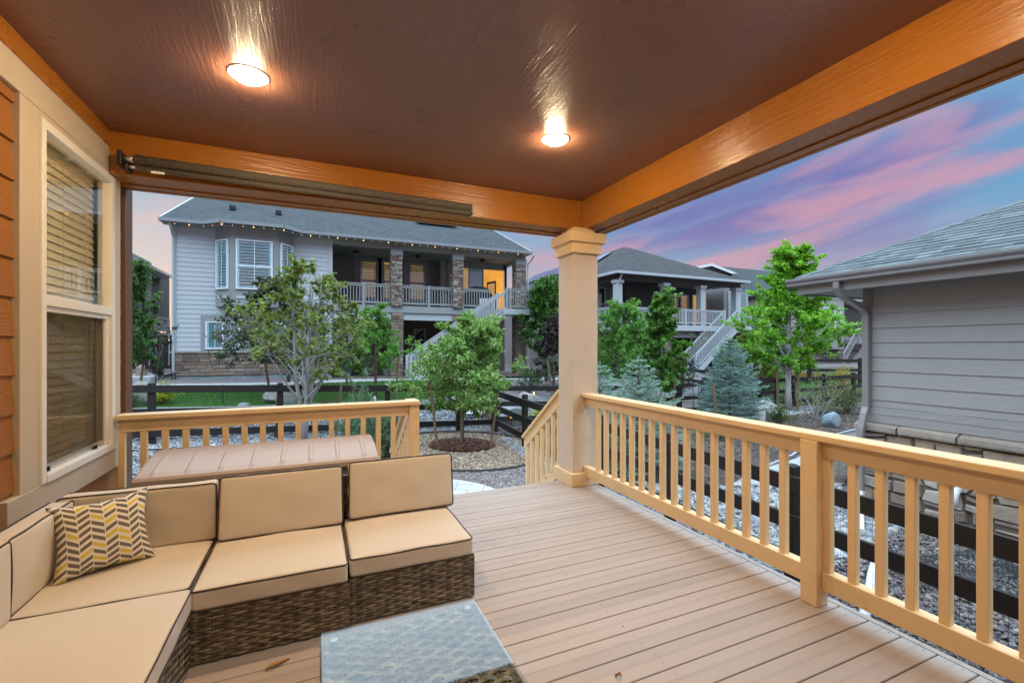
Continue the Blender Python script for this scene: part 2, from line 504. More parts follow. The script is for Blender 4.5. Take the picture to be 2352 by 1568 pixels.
def m_fabric():
    t = NT('cushion_fabric'); o = t.tc.outputs['Object']
    n = t.noise(o, 2.6, 4, .5)
    weave = t.noise(o, 420.0, 1)
    col = t.mix(n, (.57, .49, .395), (.65, .565, .465))
    col = t.mix(t.math('MULTIPLY', weave, .18), col, (.48, .39, .29))
    t.put(t.p.inputs['Base Color'], col); t.p.inputs['Roughness'].default_value = .85
    t.p.inputs['Specular IOR Level'].default_value = .2
    t.p.inputs['Sheen Weight'].default_value = .15
    w1 = t.noise(t.mapping(o, (3.2, 3.2, 4.5), (.3, .6, .9)), 1.1, 3, .5, 2.2)
    w1 = t.math('POWER', t.math('SUBTRACT', 1.0, t.math('ABSOLUTE', t.math('MULTIPLY', t.math('SUBTRACT', w1, .5), 5.0)), clamp=True), 2.0)
    w2 = t.noise(o, 6.0, 2, .5)
    w3 = t.noise(o, 1.3, 2)
    h = t.math('ADD', t.math('MULTIPLY', t.math('MULTIPLY', w1, w3), .0), t.math('MULTIPLY', w2, .6))
    t.bump(h, .42, .02)
    return t.m
M['fabric'] = m_fabric()
M['piping'] = plain('piping', (.040, .030, .023), .7, .1)

def m_wicker():
    t = NT('wicker'); o = t.tc.outputs['Object']
    n = t.noise(t.mapping(o, (9, 9, 30)), 2.2, 3, .6)
    n2 = t.noise(o, 130.0, 2)
    col = t.ramp(n, [(.26, (.05, .038, .026)), (.46, (.18, .14, .092)), (.66, (.40, .32, .22))])
    col = t.mix(t.math('MULTIPLY', n2, .4), col, (.05, .037, .025))
    col = t.mix(1.0, col, t.attr(), 'MULTIPLY')
    t.put(t.p.inputs['Base Color'], col); t.p.inputs['Roughness'].default_value = .34
    return t.m
M['wicker'] = m_wicker()

def m_chevron():
    t = NT('chevron_print')
    sp = t.node('ShaderNodeSeparateXYZ', {0: t.tc.outputs['UV']}).outputs
    N, R = 8.0, 11.0
    u = t.math('MULTIPLY', sp[0], N); cu = t.math('FLOOR', u); fu = t.math('FRACT', u)
    odd = t.math('MODULO', cu, 2.0)
    sg = t.math('SUBTRACT', t.math('MULTIPLY', odd, 2.0), 1.0)
    slope = t.math('MULTIPLY', t.math('MULTIPLY', t.math('SUBTRACT', fu, .5), sg), .85)
    v = t.math('ADD', t.math('MULTIPLY', sp[1], R), slope)
    v = t.math('ADD', v, t.math('MULTIPLY', odd, .2))
    fv = t.math('FRACT', v); cv = t.math('FLOOR', v)
    stripe = t.math('LESS_THAN', fv, .56)
    edge = t.math('MULTIPLY', t.math('GREATER_THAN', fu, .035), t.math('LESS_THAN', fu, .965))
    stripe = t.math('MULTIPLY', stripe, edge)
    idv = t.node('ShaderNodeCombineXYZ', {0: cu, 1: cv, 2: 1.7}).outputs[0]
    wn_ = t.node('ShaderNodeTexWhiteNoise', {'Vector': idv}).outputs[0]
    yel = t.math('GREATER_THAN', wn_, .84)
    ink = t.mix(yel, (.125, .105, .085), (.66, .52, .05))
    nz = t.noise(t.tc.outputs['Object'], 400.0, 1)
    c = t.mix(stripe, (.78, .71, .60), ink)
    c = t.mix(t.math('MULTIPLY', nz, .2), c, (.4, .36, .3))
    t.put(t.p.inputs['Base Color'], c); t.p.inputs['Roughness'].default_value = .9
    t.bump(t.noise(t.tc.outputs['Object'], 9.0, 3), .4, .012)
    return t.m
M['chevron'] = m_chevron()

def m_shade():
    t = NT('shade_mesh_fabric'); o = t.tc.outputs['Object']
    sp = t.node('ShaderNodeSeparateXYZ', {0: o}).outputs
    ribs = t.math('SINE', t.math('MULTIPLY', sp[0], 420.0))
    n = t.noise(o, 250.0, 2)
    c = t.mix(t.math('ADD', t.math('MULTIPLY', ribs, .3), t.math('MULTIPLY', n, .6), clamp=True), (.06, .05, .04), (.21, .18, .14))
    t.put(t.p.inputs['Base Color'], c); t.p.inputs['Roughness'].default_value = .8
    t.bump(ribs, .4, .003); return t.m
M['shade'] = m_shade()

def m_table_glass():
    t = NT('table_glass'); t.n.remove(t.p)
    f = t.math('MULTIPLY', t.schlick(), .66, clamp=True)
    gl = t.node('ShaderNodeBsdfGlossy', {'Color': (1, 1, 1), 'Roughness': .012})
    tr = t.node('ShaderNodeBsdfTransparent', {'Color': (.86, .9, .9)})
    ms = t.node('ShaderNodeMixShader', {0: f}); t.l.new(tr.outputs[0], ms.inputs[1]); t.l.new(gl.outputs[0], ms.inputs[2])
    smudge = t.noise(t.tc.outputs['Object'], 7.0, 5, .6)
    t.l.new(ms.outputs[0], t.out.inputs[0]); return t.m
M['table_glass'] = m_table_glass()
M['resin'] = plain('tan_resin', (.40, .31, .26), .5, .1, 3.5, .3, 220)
M['resin_dark'] = plain('brown_resin', (.20, .145, .11), .5, .1, 3.5, .3, 220)

def lap(mb, p0, p1, z0, z1, expo, nrm, t=.018, base=.004, zref=0.0, uvk=False):
    """lap siding from p0 to p1 (plan points) between z0 and z1, boards stepping out along nrm"""
    n = Vector((nrm[0], nrm[1], 0))
    a, b = Vector((p0[0], p0[1], 0)), Vector((p1[0], p1[1], 0))
    k = math.floor((z0 - zref) / expo)
    while True:
        lo, hi = zref + k * expo, zref + (k + 1) * expo
        k += 1
        if lo >= z1 - 1e-4: break
        l, h = max(lo, z0), min(hi, z1)
        if h - l < .004: continue
        ol = base + (t - base) * (hi - l) / expo; oh = base + (t - base) * (hi - h) / expo
        ZL, ZH = Vector((0, 0, l)), Vector((0, 0, h))
        vs = [a + n * ol + ZL, b + n * ol + ZL, b + n * oh + ZH, a + n * oh + ZH, a - n * .02 + ZL, b - n * .02 + ZL, a - n * .02 + ZH, b - n * .02 + ZH]
        mb.add(vs, [(0, 1, 2, 3), (4, 5, 1, 0), (4, 0, 3, 6), (1, 5, 7, 2), (6, 3, 2, 7)])

def flat_lap(name, p0, p1, z0, z1, expo, nrm, mat, parent, **k):
    mb = MB(); lap(mb, p0, p1, z0, z1, expo, nrm, **k)
    return mb.build(name, mat, parent)

# ------------------------------------------------------------------ own house: wall, window, ceiling, beams, column
WX = -1.36
house = thing('porch_house', 'brown lap-sided house whose covered porch, beams and square tan column frame the view', 'house', (WX, 3.0, -.7))
mb = MB()
lap(mb, (WX - .015, -2.2), (WX - .015, 3.039), -.75, 2.69, .192, (1, 0), zref=-.056)
lap(mb, (WX - .015, 3.039), (WX - .015, 4.386), -.75, .54, .192, (1, 0), zref=-.056)
lap(mb, (WX - .015, 4.311), (WX - .015, 4.386), .54, 2.66, .192, (1, 0), zref=-.056)
mb.build('siding_wall', M['brown_siding'], house)
mb = MB(); lap(mb, (-1.36, -2.2), (2.9, -2.2), -.1, 2.96, .192, (0, 1), zref=-.056)
mb.build('rear_siding_wall', M['brown_siding'], house)
mb = MB()
mb.box(WX - .03, WX + .022, 3.039, 3.211, .690, 2.690)
mb.box(WX - .03, WX + .022, 4.178, 4.311, .690, 2.690)
mb.box(WX - .03, WX + .024, -2.2, 4.3105, 2.6905, 2.852)
mb.box(WX - .03, WX + .026, 2.93, 4.338, .542, .6895)
mb.box(WX - .03, WX + .021, 3.2112, 4.1778, 2.652, 2.690)
mb.build('window_trim', M['tan_trim'], house, bevel=.004)
MB().box(WX - .03, WX + .03, -2.2, 4.099, 2.8525, 2.9645).build('frieze_board', M['beam_y'], house, bevel=.003)
MB().box(WX - .03, WX + .03, 4.3865, 4.524, -.75, 2.655).build('corner_board', M['brown_board'], house, bevel=.004)
# window
win = MB()
y0, y1, z0, z1, zm0, zm1 = 3.2115, 4.1775, .690, 2.6515, 1.652, 1.708
win.box(WX - .05, WX + .034, y0, y0 + .044, z0, z1)
win.box(WX - .05, WX + .034, y1 - .050, y1, z0, z1)
win.box(WX - .05, WX + .0335, y0 + .044, y1 - .05, z1 - .048, z1)
win.box(WX - .05, WX + .040, y0 + .044, y1 - .05, z0, z0 + .045)
win.box(WX - .05, WX + .0325, y0 + .044, y1 - .05, zm0, zm1)
win.box(WX - .05, WX + .012, y1 - .085, y1 - .05, z0 + .045, zm0 - .03)
win.box(WX - .05, WX + .016, y0 + .044, y1 - .05, zm0 - .03, zm0)
win_o = win.build('window', M['vinyl'], house, bevel=.003)
MB().box(WX + .002, WX + .006, y0 + .044, y1 - .05, zm1, z1 - .048).build('pane', M['pane'], win_o)
MB().box(WX - .030, WX - .026, y0 + .044, y1 - .085, z0 + .045, zm0 - .03).build('pane', M['pane'], win_o)
sb = MB()
for (a, b, c, d) in ((y0 + .046, y1 - .087, z0 + .047, z0 + .085), (y0 + .046, y0 + .06, z0 + .085, zm0 - .03), (y1 - .104, y1 - .087, z0 + .085, zm0 - .03)):
    sb.box(WX - .012, WX - .002, a, b, c, d)
sb.build('screen_frame', M['alu'], win_o)
MB().box(WX - .010, WX - .009, y0 + .06, y1 - .104, z0 + .085, zm0 - .031).build('insect_screen', M['screen'], win_o)
tb = MB()
for yy in (3.33, 3.93):
    tb.box(WX - .001, WX + .006, yy - .02, yy + .02, z0 + .05, z0 + .068); tb.box(WX + .006, WX + .016, yy - .006, yy + .006, z0 + .05, z0 + .075)
tb.build('screen_tab', M['black_metal'], win_o)
bl = MB()
z = .72
while z < 2.66:
    a = math.radians(76)
    bl.obox((WX - .085, (y0 + y1) / 2, z), (math.cos(a), 0, -math.sin(a)), (0, 1, 0), (math.sin(a), 0, math.cos(a)), .0305, .455, .0016)
    z += .0505
bl.box(WX - .13, WX - .075, y0 + .03, y1 - .03, 2.60, 2.66)
bo = bl.build('blind', M['blind'], win_o)
cd = MB()
for yy in (3.40, 3.70, 4.00):
    cd.tube([(WX - .068, yy, .7), (WX - .068, yy, 2.62)], .0022, 5)
cd.build('blind_cord', M['vinyl'], win_o)
rm = MB()
rm.box(WX - 1.2, WX - 1.15, 2.6, 4.8, .2, 2.9); rm.box(WX - 1.15, WX - .05, 2.6, 2.65, .2, 2.9); rm.box(WX - 1.15, WX - .05, 4.75, 4.8, .2, 2.9)
rm.box(WX - 1.15, WX - .05, 2.65, 4.75, .2, .25); rm.box(WX - 1.15, WX - .05, 2.65, 4.75, 2.85, 2.9)
rm.build('room', M['dark_room'], house)
# ceiling, roof over it, beams
MB().box(WX - .03, 2.62, -2.2, 4.12, 2.965, 3.0).build('ceiling', M['ceiling'], house)
MB().box(-4.0, 3.05, -6.0, 4.62, 3.12, 3.3).build('roof', M['brown_board'], house)
mb = MB(); mb.box(WX - .02, 2.599, 4.101, 4.40, 2.662, 2.9648); mb.box(WX - .02, 2.872, 4.4005, 4.435, 2.645, 3.118)
mb.box(WX - .02, 2.6, 4.315, 4.40, 2.651, 2.6618)
mb.build('beam', M['beam_x'], house, bevel=.004)
mb = MB(); mb.box(2.60, 2.87, -2.2, 4.40, 2.6625, 3.10); mb.box(2.8705, 2.905, -2.2, 4.435, 2.645, 3.118)
mb.box(2.79, 2.87, -2.2, 4.40, 2.651, 2.6618)
mb.build('beam', M['beam_y'], house, bevel=.004)
# column
cb = MB(); cb.box(2.43, 2.73, 4.0, 4.3, .132, 2.388)
col_o = cb.build('column', M['tan_col'], house, bevel=.006)
MB().box(2.388, 2.772, 3.955, 4.342, .002, .132).build('base_trim', M['tan_x'], col_o, bevel=.004)
MB().box(2.398, 2.762, 3.965, 4.332, 2.388, 2.497).build('capital', M['tan_x'], col_o, bevel=.004)
MB().box(2.366, 2.794, 3.932, 4.366, 2.497, 2.598).build('capital', M['tan_x'], col_o, bevel=.004)
MB().box(2.45, 2.71, 4.02, 4.28, 2.598, 2.660).build('neck', M['tan_x'], col_o)

# ------------------------------------------------------------------ recessed lamps (each with its own light-giving lens)
lens_m = bpy.data.materials.new('lamp_lens'); lens_m.use_nodes = True
_n = lens_m.node_tree.nodes; _p = _n["Principled BSDF"]
_p.inputs['Base Color'].default_value = (.9, .85, .75, 1)
_p.inputs['Emission Color'].default_value = (*LAMP_COL, 1); _p.inputs['Emission Strength'].default_value = LAMP_S
M['lamp_ring'] = plain('lamp_ring', (.8, .76, .68), .4, .02)
def lamp(x, y, label):
    t = thing('recessed_light', label, 'ceiling light', (x, y, 2.965), 'recessed porch ceiling lights')
    R = MB(); n = 40
    prof = [(.0742, -.004), (.100, -.005), (.106, -.003), (.109, .0015)]
    vs = [(x + r * math.cos(2 * math.pi * k / n), y + r * math.sin(2 * math.pi * k / n), 2.965 + dz) for r, dz in prof for k in range(n)]
    fs = [(i * n + k, i * n + (k + 1) % n, (i + 1) * n + (k + 1) % n, (i + 1) * n + k) for i in range(len(prof) - 1) for k in range(n)]
    R.add(vs, fs); R.build('trim_ring', M['lamp_ring'], t, smooth=True)
    L = MB(); prof = [(.0738, -.004), (.066, -.024), (.040, -.037), (.0, -.041)]
    vs = [(x + r * math.cos(2 * math.pi * k / n), y + r * math.sin(2 * math.pi * k / n), 2.965 + dz) for r, dz in prof[:-1] for k in range(n)] + [(x, y, 2.965 - .041)]
    fs = [((i + 1) * n + k, (i + 1) * n + (k + 1) % n, i * n + (k + 1) % n, i * n + k) for i in range(2) for k in range(n)]
    fs += [(3 * n, 2 * n + (k + 1) % n, 2 * n + k) for k in range(n)]
    L.add(vs, fs); L.build('lens', lens_m, t, smooth=True)
lamp(-.34, 2.95, 'lit round recessed light in the porch ceiling over the sofa, nearer the window wall')
lamp(1.64, 2.95, 'lit round recessed light in the porch ceiling nearer the tan column')
lamp(-.34, 1.0, 'lit round recessed light in the porch ceiling beside the window wall, behind the first row')
lamp(1.64, 1.0, 'lit round recessed light in the porch ceiling beside the railing beam, behind the first row')

# ------------------------------------------------------------------ deck
deck = thing('deck', 'tan composite plank deck with a stepped opening beside the tan column', 'deck', (.7, 1.5, -.05))
mb = MB(); k = math.floor(-2.3 / .1425)
while True:
    a, b = k * .1425, (k + 1) * .1425 - .0055; k += 1
    if a > 4.2: break
    if b < -2.2: continue
    mb.box(WX + .03, 2.655, max(a, -2.2), min(b, 4.235), -.026, 0)
mb.build('decking', M['deck'], deck, bevel=.003, seg=1)
MB().box(2.6605, 2.70, -2.2, 4.3, -.026, -.001).build('edge_board', M['deck'], deck, bevel=.003)
mb = MB(); mb.box(WX + .03, 2.685, 4.2, 4.235, -.29, -.0265); mb.box(2.665, 2.69, -2.2, 4.2, -.29, -.0265)
mb.box(WX + .03, 2.66, -2.2, 4.19, -.07, -.0275)
mb.build('rim_joist', M['brown_board'], deck)
mb = MB()
for i in range(3):
    zt = -.186 * (i + 1)
    mb.box(.90, 2.46, 4.24 + .28 * i, 4.535 + .28 * i, zt - .03, zt)
    mb.box(.90, 2.46, 4.24 + .28 * i, 4.262 + .28 * i, zt, zt + .15)
mb.build('step', M['deck'], deck)
mb = MB(); rng = random.Random(4)
for i in range(-10, 30):
    for dx in (.0,):
        for x in (2.63, 1.45):
            yy = i * .1425 + .04
            if -1.5 < yy < 4.2:
                mb.tube([(x + rng.uniform(-.01, .01), yy, -.002), (x, yy, .0008)], .0028, 6); mb.tube([(x, yy + .06, -.002), (x, yy + .06, .0008)], .0028, 6)
mb.build('deck_screw', M['stake'], deck)

# ------------------------------------------------------------------ railings
def baluster_mesh(name, h, mat, w=.040):
    b = MB().box(-w / 2, w / 2, -w / 2, w / 2, 0, h); me = b.build(name, mat, None, bevel=.003)
    return me
# railing beside the side yard
r = thing('deck_railing', 'long tan painted deck railing running from the column along the side yard', 'railing', (2.59, 1.2, 0), 'deck railings')
MB().box(2.522, 2.665, -2.15, 4.045, .910, .945).build('cap_rail', M['tan_y'], r, bevel=.005)
MB().box(2.568, 2.612, -2.15, 4.0, .817, .9095).build('sub_rail', M['tan_y'], r, bevel=.003)
for a, b in ((1.695, 3.999), (-2.15, 1.60)):
    MB().box(2.556, 2.626, a, b, .092, .192).build('bottom_rail', M['tan_y'], r, bevel=.004)
MB().box(2.516, 2.612, 1.600, 1.694, .002, .9095).build('post', M['tan_z'], r, bevel=.004)
ys = [3.782 - .1293 * i for i in range(16)] + [1.585 - .1265 * i for i in range(29)]
src = MB().box(-.020, .020, -.020, .020, 0, .624); so = src.build('baluster', M['tan_z'], r, bevel=.003)
def spread_baluster(so, root, locs):
    """the first object takes the first place, copies take the rest"""
    org = ORG[root.as_pointer()]
    me = so.data
    for v in me.vertices: v.co += org     # mesh was built about the world origin
    for i, p in enumerate(locs):
        o = so if i == 0 else so.copy()
        if i: COL.objects.link(o); KEEP.append(o)
        o.location = Vector(p) - org
spread_baluster(so, r, [(2.592, y, .1925) for y in ys])
# railing at the far end of the deck
r = thing('deck_railing', 'short tan painted deck railing behind the storage box, from the window wall to the steps', 'railing', (-.2, 4.2, 0), 'deck railings')
MB().box(WX + .045, .892, 4.13, 4.272, .895, .930).build('cap_rail', M['tan_x'], r, bevel=.005)
MB().box(.79, .893, 4.2725, 4.37, .8955, .931).build('cap_return', M['tan_y'], r, bevel=.005)
MB().box(WX + .045, .795, 4.176, 4.22, .800, .8945).build('sub_rail', M['tan_x'], r, bevel=.003)
MB().box(WX + .045, .795, 4.165, 4.235, .09, .19).build('bottom_rail', M['tan_x'], r, bevel=.003)
MB().box(.795, .885, 4.152, 4.245, .002, .8945).build('post', M['tan_z'], r, bevel=.004)
src = MB().box(-.020, .020, -.020, .020, 0, .609); so = src.build('baluster', M['tan_z'], r, bevel=.003)
spread_baluster(so, r, [(-1.293 + .13 * i, 4.198, .1905) for i in range(16)])
# stair railings
def stair_rail(x, ya, za, yb, zb, n, label):
    r = thing('stair_railing', label, 'railing', (x, ya, -.6), 'stair railings')
    d = Vector((0, yb - ya, zb - za)); d.normalize()
    MB().bar((x, ya, za), (x, yb, zb), .11, .032, (0, 0, 1)).build('cap_rail', M['tan_y'], r, bevel=.004)
    MB().prism([(ya, za - .018), (yb, zb - .018), (yb, zb - .15), (ya, za - .15)], lambda u, v, t: (t, u, v), x - .022, x + .022).build('sub_rail', M['tan_y'], r, bevel=.003, fixn=True)
    n_ = n
    for i in range(n_):
        f = (i + .5) / n_
        yy = ya + (yb - ya) * f; zz = za + (zb - za) * f - .149
        MB().box(x - .020, x + .020, yy - .020, yy + .020, max(zz - .66, G(x, yy) + .02), zz).build('baluster', M['tan_z'], r)
    MB().prism([(ya, za - .80), (yb, zb - .80), (yb, zb - .92), (ya, za - .92)], lambda u, v, t: (t, u, v), x - .02, x + .02).build('stringer', M['tan_y'], r, fixn=True)
stair_rail(2.50, 4.345, .945, 5.29, .262, 7, 'sloping tan stair railing going down from the tan column')
stair_rail(.845, 4.375, .905, 5.32, .222, 7, 'sloping tan stair railing going down behind the end of the short railing')

# ------------------------------------------------------------------ roller shade on the far beam
t = thing('roller_shade', 'rolled up dark mesh sun shade mounted along the far beam', 'sun shade', (.05, 4.03, 2.75), None)
SH = 4.035
MB().tube([(-1.17, SH, 2.757), (1.335, SH, 2.720)], .037, 20).build('rolled_fabric', M['shade'], t, smooth=True)
MB().tube([(-1.16, SH - .012, 2.700), (1.335, SH - .012, 2.667)], .019, 14).build('hem_bar', M['shade'], t, smooth=True)
mb = MB(); mb.tube([(-1.235, SH, 2.758), (-1.17, SH, 2.757)], .022, 14); mb.tube([(-1.205, SH - .012, 2.7005), (-1.16, SH - .012, 2.700)], .011, 12)
mb.build('end_tube', M['alu'], t, smooth=True)
for q in ((-1.262, -1.236, SH - .045, 4.10, 2.70, 2.80), (-1.225, -1.206, SH - .03, 4.10, 2.672, 2.722), (1.336, 1.356, SH - .04, 4.10, 2.655, 2.755)):
    MB().box(*q).build('bracket', M['black_metal'], t, bevel=.004)
mb = MB()
mb.tube([(1.345 + .016 * math.cos(a), SH - .02, 2.645 + .016 * math.sin(a)) for a in [i * .6 for i in range(11)]], .004, 6)
mb.build('hook', M['black_metal'], t)
MB().box(-1.07, -.99, SH - .034, SH - .031, 2.668, 2.684).build('white_tag', M['white_plastic'], t)

# ------------------------------------------------------------------ rattan sectional
def weave(mb, o, u, v, n, W_, H_, pu=.046, pv=.0155, amp=.0042):
    """woven panel: origin o, directions u (horizontal) and v (up), normal n"""
    o, u, v, n = Vector(o), Vector(u), Vector(v), Vector(n)
    nu = max(2, round(W_ / pu)); nv = max(2, round(H_ / pv)); pu = W_ / nu; pv = H_ / nv
    rg = random.Random(int(W_ * 1000) + int(H_ * 777))
    for j in range(nv):
        K = nu * 6; b = .70 + rg.random() * .5
        rows = []
        for i in range(K + 1):
            s = i / K * W_
            ph = math.cos(math.pi * s / pu + math.pi * (j % 2))
            w = amp * ph
            vc = (j + .5) * pv
            for q, (dv, dn) in enumerate(((-.46, -.0012), (-.16, .0012), (.0, .0004), (.16, .0012), (.46, -.0012))):
                rows.append(o + u * s + v * (vc + dv * pv) + n * (w + dn + amp))
        fs = [(i * 5 + q, (i + 1) * 5 + q, (i + 1) * 5 + q + 1, i * 5 + q + 1) for i in range(K) for q in range(4)]
        mb.add(rows, fs, (b, b, b))
    for i in range(nu + 1):
        b = .42 + rg.random() * .25
        s = min(max(i * pu, .006), W_ - .006)
        for ds in (-.0075, .0075):
            K = nv * 2; rows = []
            for j in range(K + 1):
                z_ = j / K * H_
                for du in (-.006, 0, .006):
                    rows.append(o + u * (s + ds + du) + v * z_ + n * (amp + (.0012 if du == 0 else 0)))
            fs = [(j * 3 + q, j * 3 + q + 1, (j + 1) * 3 + q + 1, (j + 1) * 3 + q) for j in range(K) for q in range(2)]
            mb.add(rows, fs, (b, b, b))
    mb.add([o - n * .001, o + u * W_ - n * .001, o + u * W_ + v * H_ - n * .001, o + v * H_ - n * .001], [(0, 1, 2, 3)], (.12, .12, .12))

def cushion(mb, c, ax, ay, az, hx, hy, hz, puff=.010, seed=1, nx=18, ny=18, nz=6, e=.018):
    """soft box; ax,ay,az unit axes, half sizes hx,hy,hz; puffs on the az faces"""
    c, ax, ay, az = Vector(c), Vector(ax), Vector(ay), Vector(az)
    rg = random.Random(seed); ph = [rg.uniform(0, 6.28) for _ in range(6)]
    def shape(x, y, z):   # in -1..1
        X, Y, Z = x * hx, y * hy, z * hz
        # rounded box
        qx, qy, qz = max(abs(X) - (hx - e), 0), max(abs(Y) - (hy - e), 0), max(abs(Z) - (hz - e), 0)
        L = math.sqrt(qx * qx + qy * qy + qz * qz)
        if L > e:
            k = e / L
            X = math.copysign(min(abs(X), hx - e) + qx * k, X); Y = math.copysign(min(abs(Y), hy - e) + qy * k, Y); Z = math.copysign(min(abs(Z), hz - e) + qz * k, Z)
        f = max(0, 1 - x * x) ** .6 * max(0, 1 - y * y) ** .6
        Z += z * puff * f + z * .0035 * f * math.sin(5 * x + ph[0]) * math.sin(4 * y + ph[1])
        side = max(0, 1 - z * z)
        X += x * .004 * side * math.sin(7 * y + ph[2]); Y += y * .004 * side * math.sin(7 * x + ph[3])
        return c + ax * X + ay * Y + az * Z
    def dens(n, h):
        r_ = e / h
        return [-1, -1 + r_ * .3, -1 + r_ * .7] + [-1 + r_ + (2 - 2 * r_) * i / (n - 1) for i in range(n)] + [1 - r_ * .7, 1 - r_ * .3, 1]
    gx, gy, gz = dens(nx, hx), dens(ny, hy), dens(nz, hz)
    def face(ga, gb, fn, flip):
        vs = [fn(a, b) for b in gb for a in ga]; A = len(ga)
        fs = []
        for j in range(len(gb) - 1):
            for i in range(A - 1):
                q = (j * A + i, j * A + i + 1, (j + 1) * A + i + 1, (j + 1) * A + i)
                fs.append(q if not flip else tuple(reversed(q)))
        mb.add(vs, fs)
    face(gx, gy, lambda a, b: shape(a, b, 1), False); face(gx, gy, lambda a, b: shape(a, b, -1), True)
    face(gx, gz, lambda a, b: shape(a, -1, b), False); face(gx, gz, lambda a, b: shape(a, 1, b), True)
    face(gy, gz, lambda a, b: shape(-1, a, b), True); face(gy, gz, lambda a, b: shape(1, a, b), False)
    def rim(z):
        pts = []; r_ = .03
        cx, cy = hx - r_ * .55, hy - r_ * .55
        out = []
        for (sx, sy, a0) in ((1, 1, 0), (-1, 1, 90), (-1, -1, 180), (1, -1, 270)):
            for k in range(5):
                a = math.radians(a0 + 90 * k / 4)
                out.append((sx * (hx - .022) + .0215 * math.cos(a) * 1.0, sy * (hy - .022) + .0215 * math.sin(a)))
        dense = []
        for i in range(len(out)):
            p, q = out[i], out[(i + 1) % len(out)]
            L = math.hypot(q[0] - p[0], q[1] - p[1]); m = max(1, int(L / .03))
            for k in range(m): dense.append((p[0] + (q[0] - p[0]) * k / m, p[1] + (q[1] - p[1]) * k / m))
        dense.append(dense[0])
        w = [c + ax * X + ay * Y + az * (z * (hz - .004) + .0025 * math.sin(X * 19 + ph[4]) * math.sin(Y * 17 + ph[5])) for X, Y in dense]
        return w
    return rim
def weld(o):
    bm = bmesh.new(); bm.from_mesh(o.data); bmesh.ops.remove_doubles(bm, verts=bm.verts, dist=.0004); bmesh.ops.recalc_face_normals(bm, faces=bm.faces); bm.to_mesh(o.data); bm.free()

def add_cushion(name, root, c, ax, ay, az, hx, hy, hz, seed, puff=.010, sides=(1, -1), nx=18, ny=18):
    mb = MB(); rim = cushion(mb, c, ax, ay, az, hx, hy, hz, puff, seed, nx, ny)
    o = mb.build(name, M['fabric'], root, smooth=True); weld(o)
    pb = MB()
    for s_ in sides: pb.tube(rim(s_), .0036, 6, cap=False)
    pb.build('piping', M['piping'], o, smooth=True)
    return o
XA, YA, ZA = (1, 0, 0), (0, 1, 0), (0, 0, 1)
SEAT = .335
def module(label, x0, x1, y0, y1, faces, seed):
    t = thing('sectional_sofa', label, 'sofa', ((x0 + x1) / 2, (y0 + y1) / 2, 0), 'wicker sectional sofa sections')
    wb = MB()
    if 'S' in faces: weave(wb, (x0, y0, .008), XA, ZA, (0, -1, 0), x1 - x0, .232)
    if 'E' in faces: weave(wb, (x1, y0, .008), YA, ZA, (1, 0, 0), y1 - y0, .232)
    if 'N' in faces: weave(wb, (x1, y1, .035), (-1, 0, 0), ZA, (0, 1, 0), x1 - x0, .205)
    wb.box(x0 + .006, x1 - .006, y0 + .006, y1 - .006, .012, .238, (.1, .1, .1))
    wb.build('wicker_base', M['wicker'], t)
    for x in (x0 + .06, x1 - .06):
        for y in (y0 + .06, y1 - .06): MB().tube([(x, y, 0), (x, y, .02)], .018, 10).build('foot', M['black_metal'], t)
    return t
MODS = []
# corner
t = module('corner section of the wicker sofa under the window, with the zigzag pillow on it', -1.215, -.515, 2.463, 3.13, '', 1)
add_cushion('seat_cushion', t, (-.865, 2.80, .288), XA, YA, ZA, .346, .336, .048, 11)
wb = MB(); weave(wb, (-.515, 3.13, .24), (-1, 0, 0), ZA, (0, 1, 0), .70, .36); wb.box(-1.215, -.515, 3.09, 3.128, .238, .60, (.3, .3, .3)); wb.box(-1.255, -1.216, 2.463, 3.13, .03, .60, (.3, .3, .3)); wb.build('back_panel', M['wicker'], t)
add_cushion('back_cushion', t, (-.852, 3.065, .498), XA, ZA, (0, -1, 0), .345, .160, .047, 12, .006)
add_cushion('back_cushion', t, (-1.165, 2.735, .495), YA, ZA, (1, 0, 0), .268, .158, .047, 13, .010)
# middle
t = module('middle armless section of the wicker sofa beside the corner section', -.505, .158, 2.425, 3.10, 'S', 2)
add_cushion('seat_cushion', t, (-.174, 2.727, .2885), XA, YA, ZA, .331, .309, .049, 21, .014)
wb = MB(); wb.box(-.505, .158, 3.06, 3.098, .238, .60, (.3, .3, .3)); wb.build('back_panel', M['wicker'], t)
la = math.radians(13)
add_cushion('back_cushion', t, (-.165, 3.03, .505), XA, (0, math.sin(la), math.cos(la)), (0, -math.cos(la), math.sin(la)), .327, .172, .047, 22, .014)
# end
t = module('end armless section of the wicker sofa nearest the open deck', .168, .832, 2.463, 3.13, 'SEN', 3)
add_cushion('seat_cushion', t, (.50, 2.755, .2885), XA, YA, ZA, .331, .300, .049, 31, .014)
wb = MB(); weave(wb, (.832, 3.13, .24), (-1, 0, 0), ZA, (0, 1, 0), .664, .36); wb.box(.168, .832, 3.09, 3.128, .238, .60, (.3, .3, .3)); wb.build('back_panel', M['wicker'], t)
add_cushion('back_cushion', t, (.535, 3.06, .512), XA, (.02, math.sin(la), math.cos(la)), (0, -math.cos(la), math.sin(la)), .335, .172, .047, 32, .014)
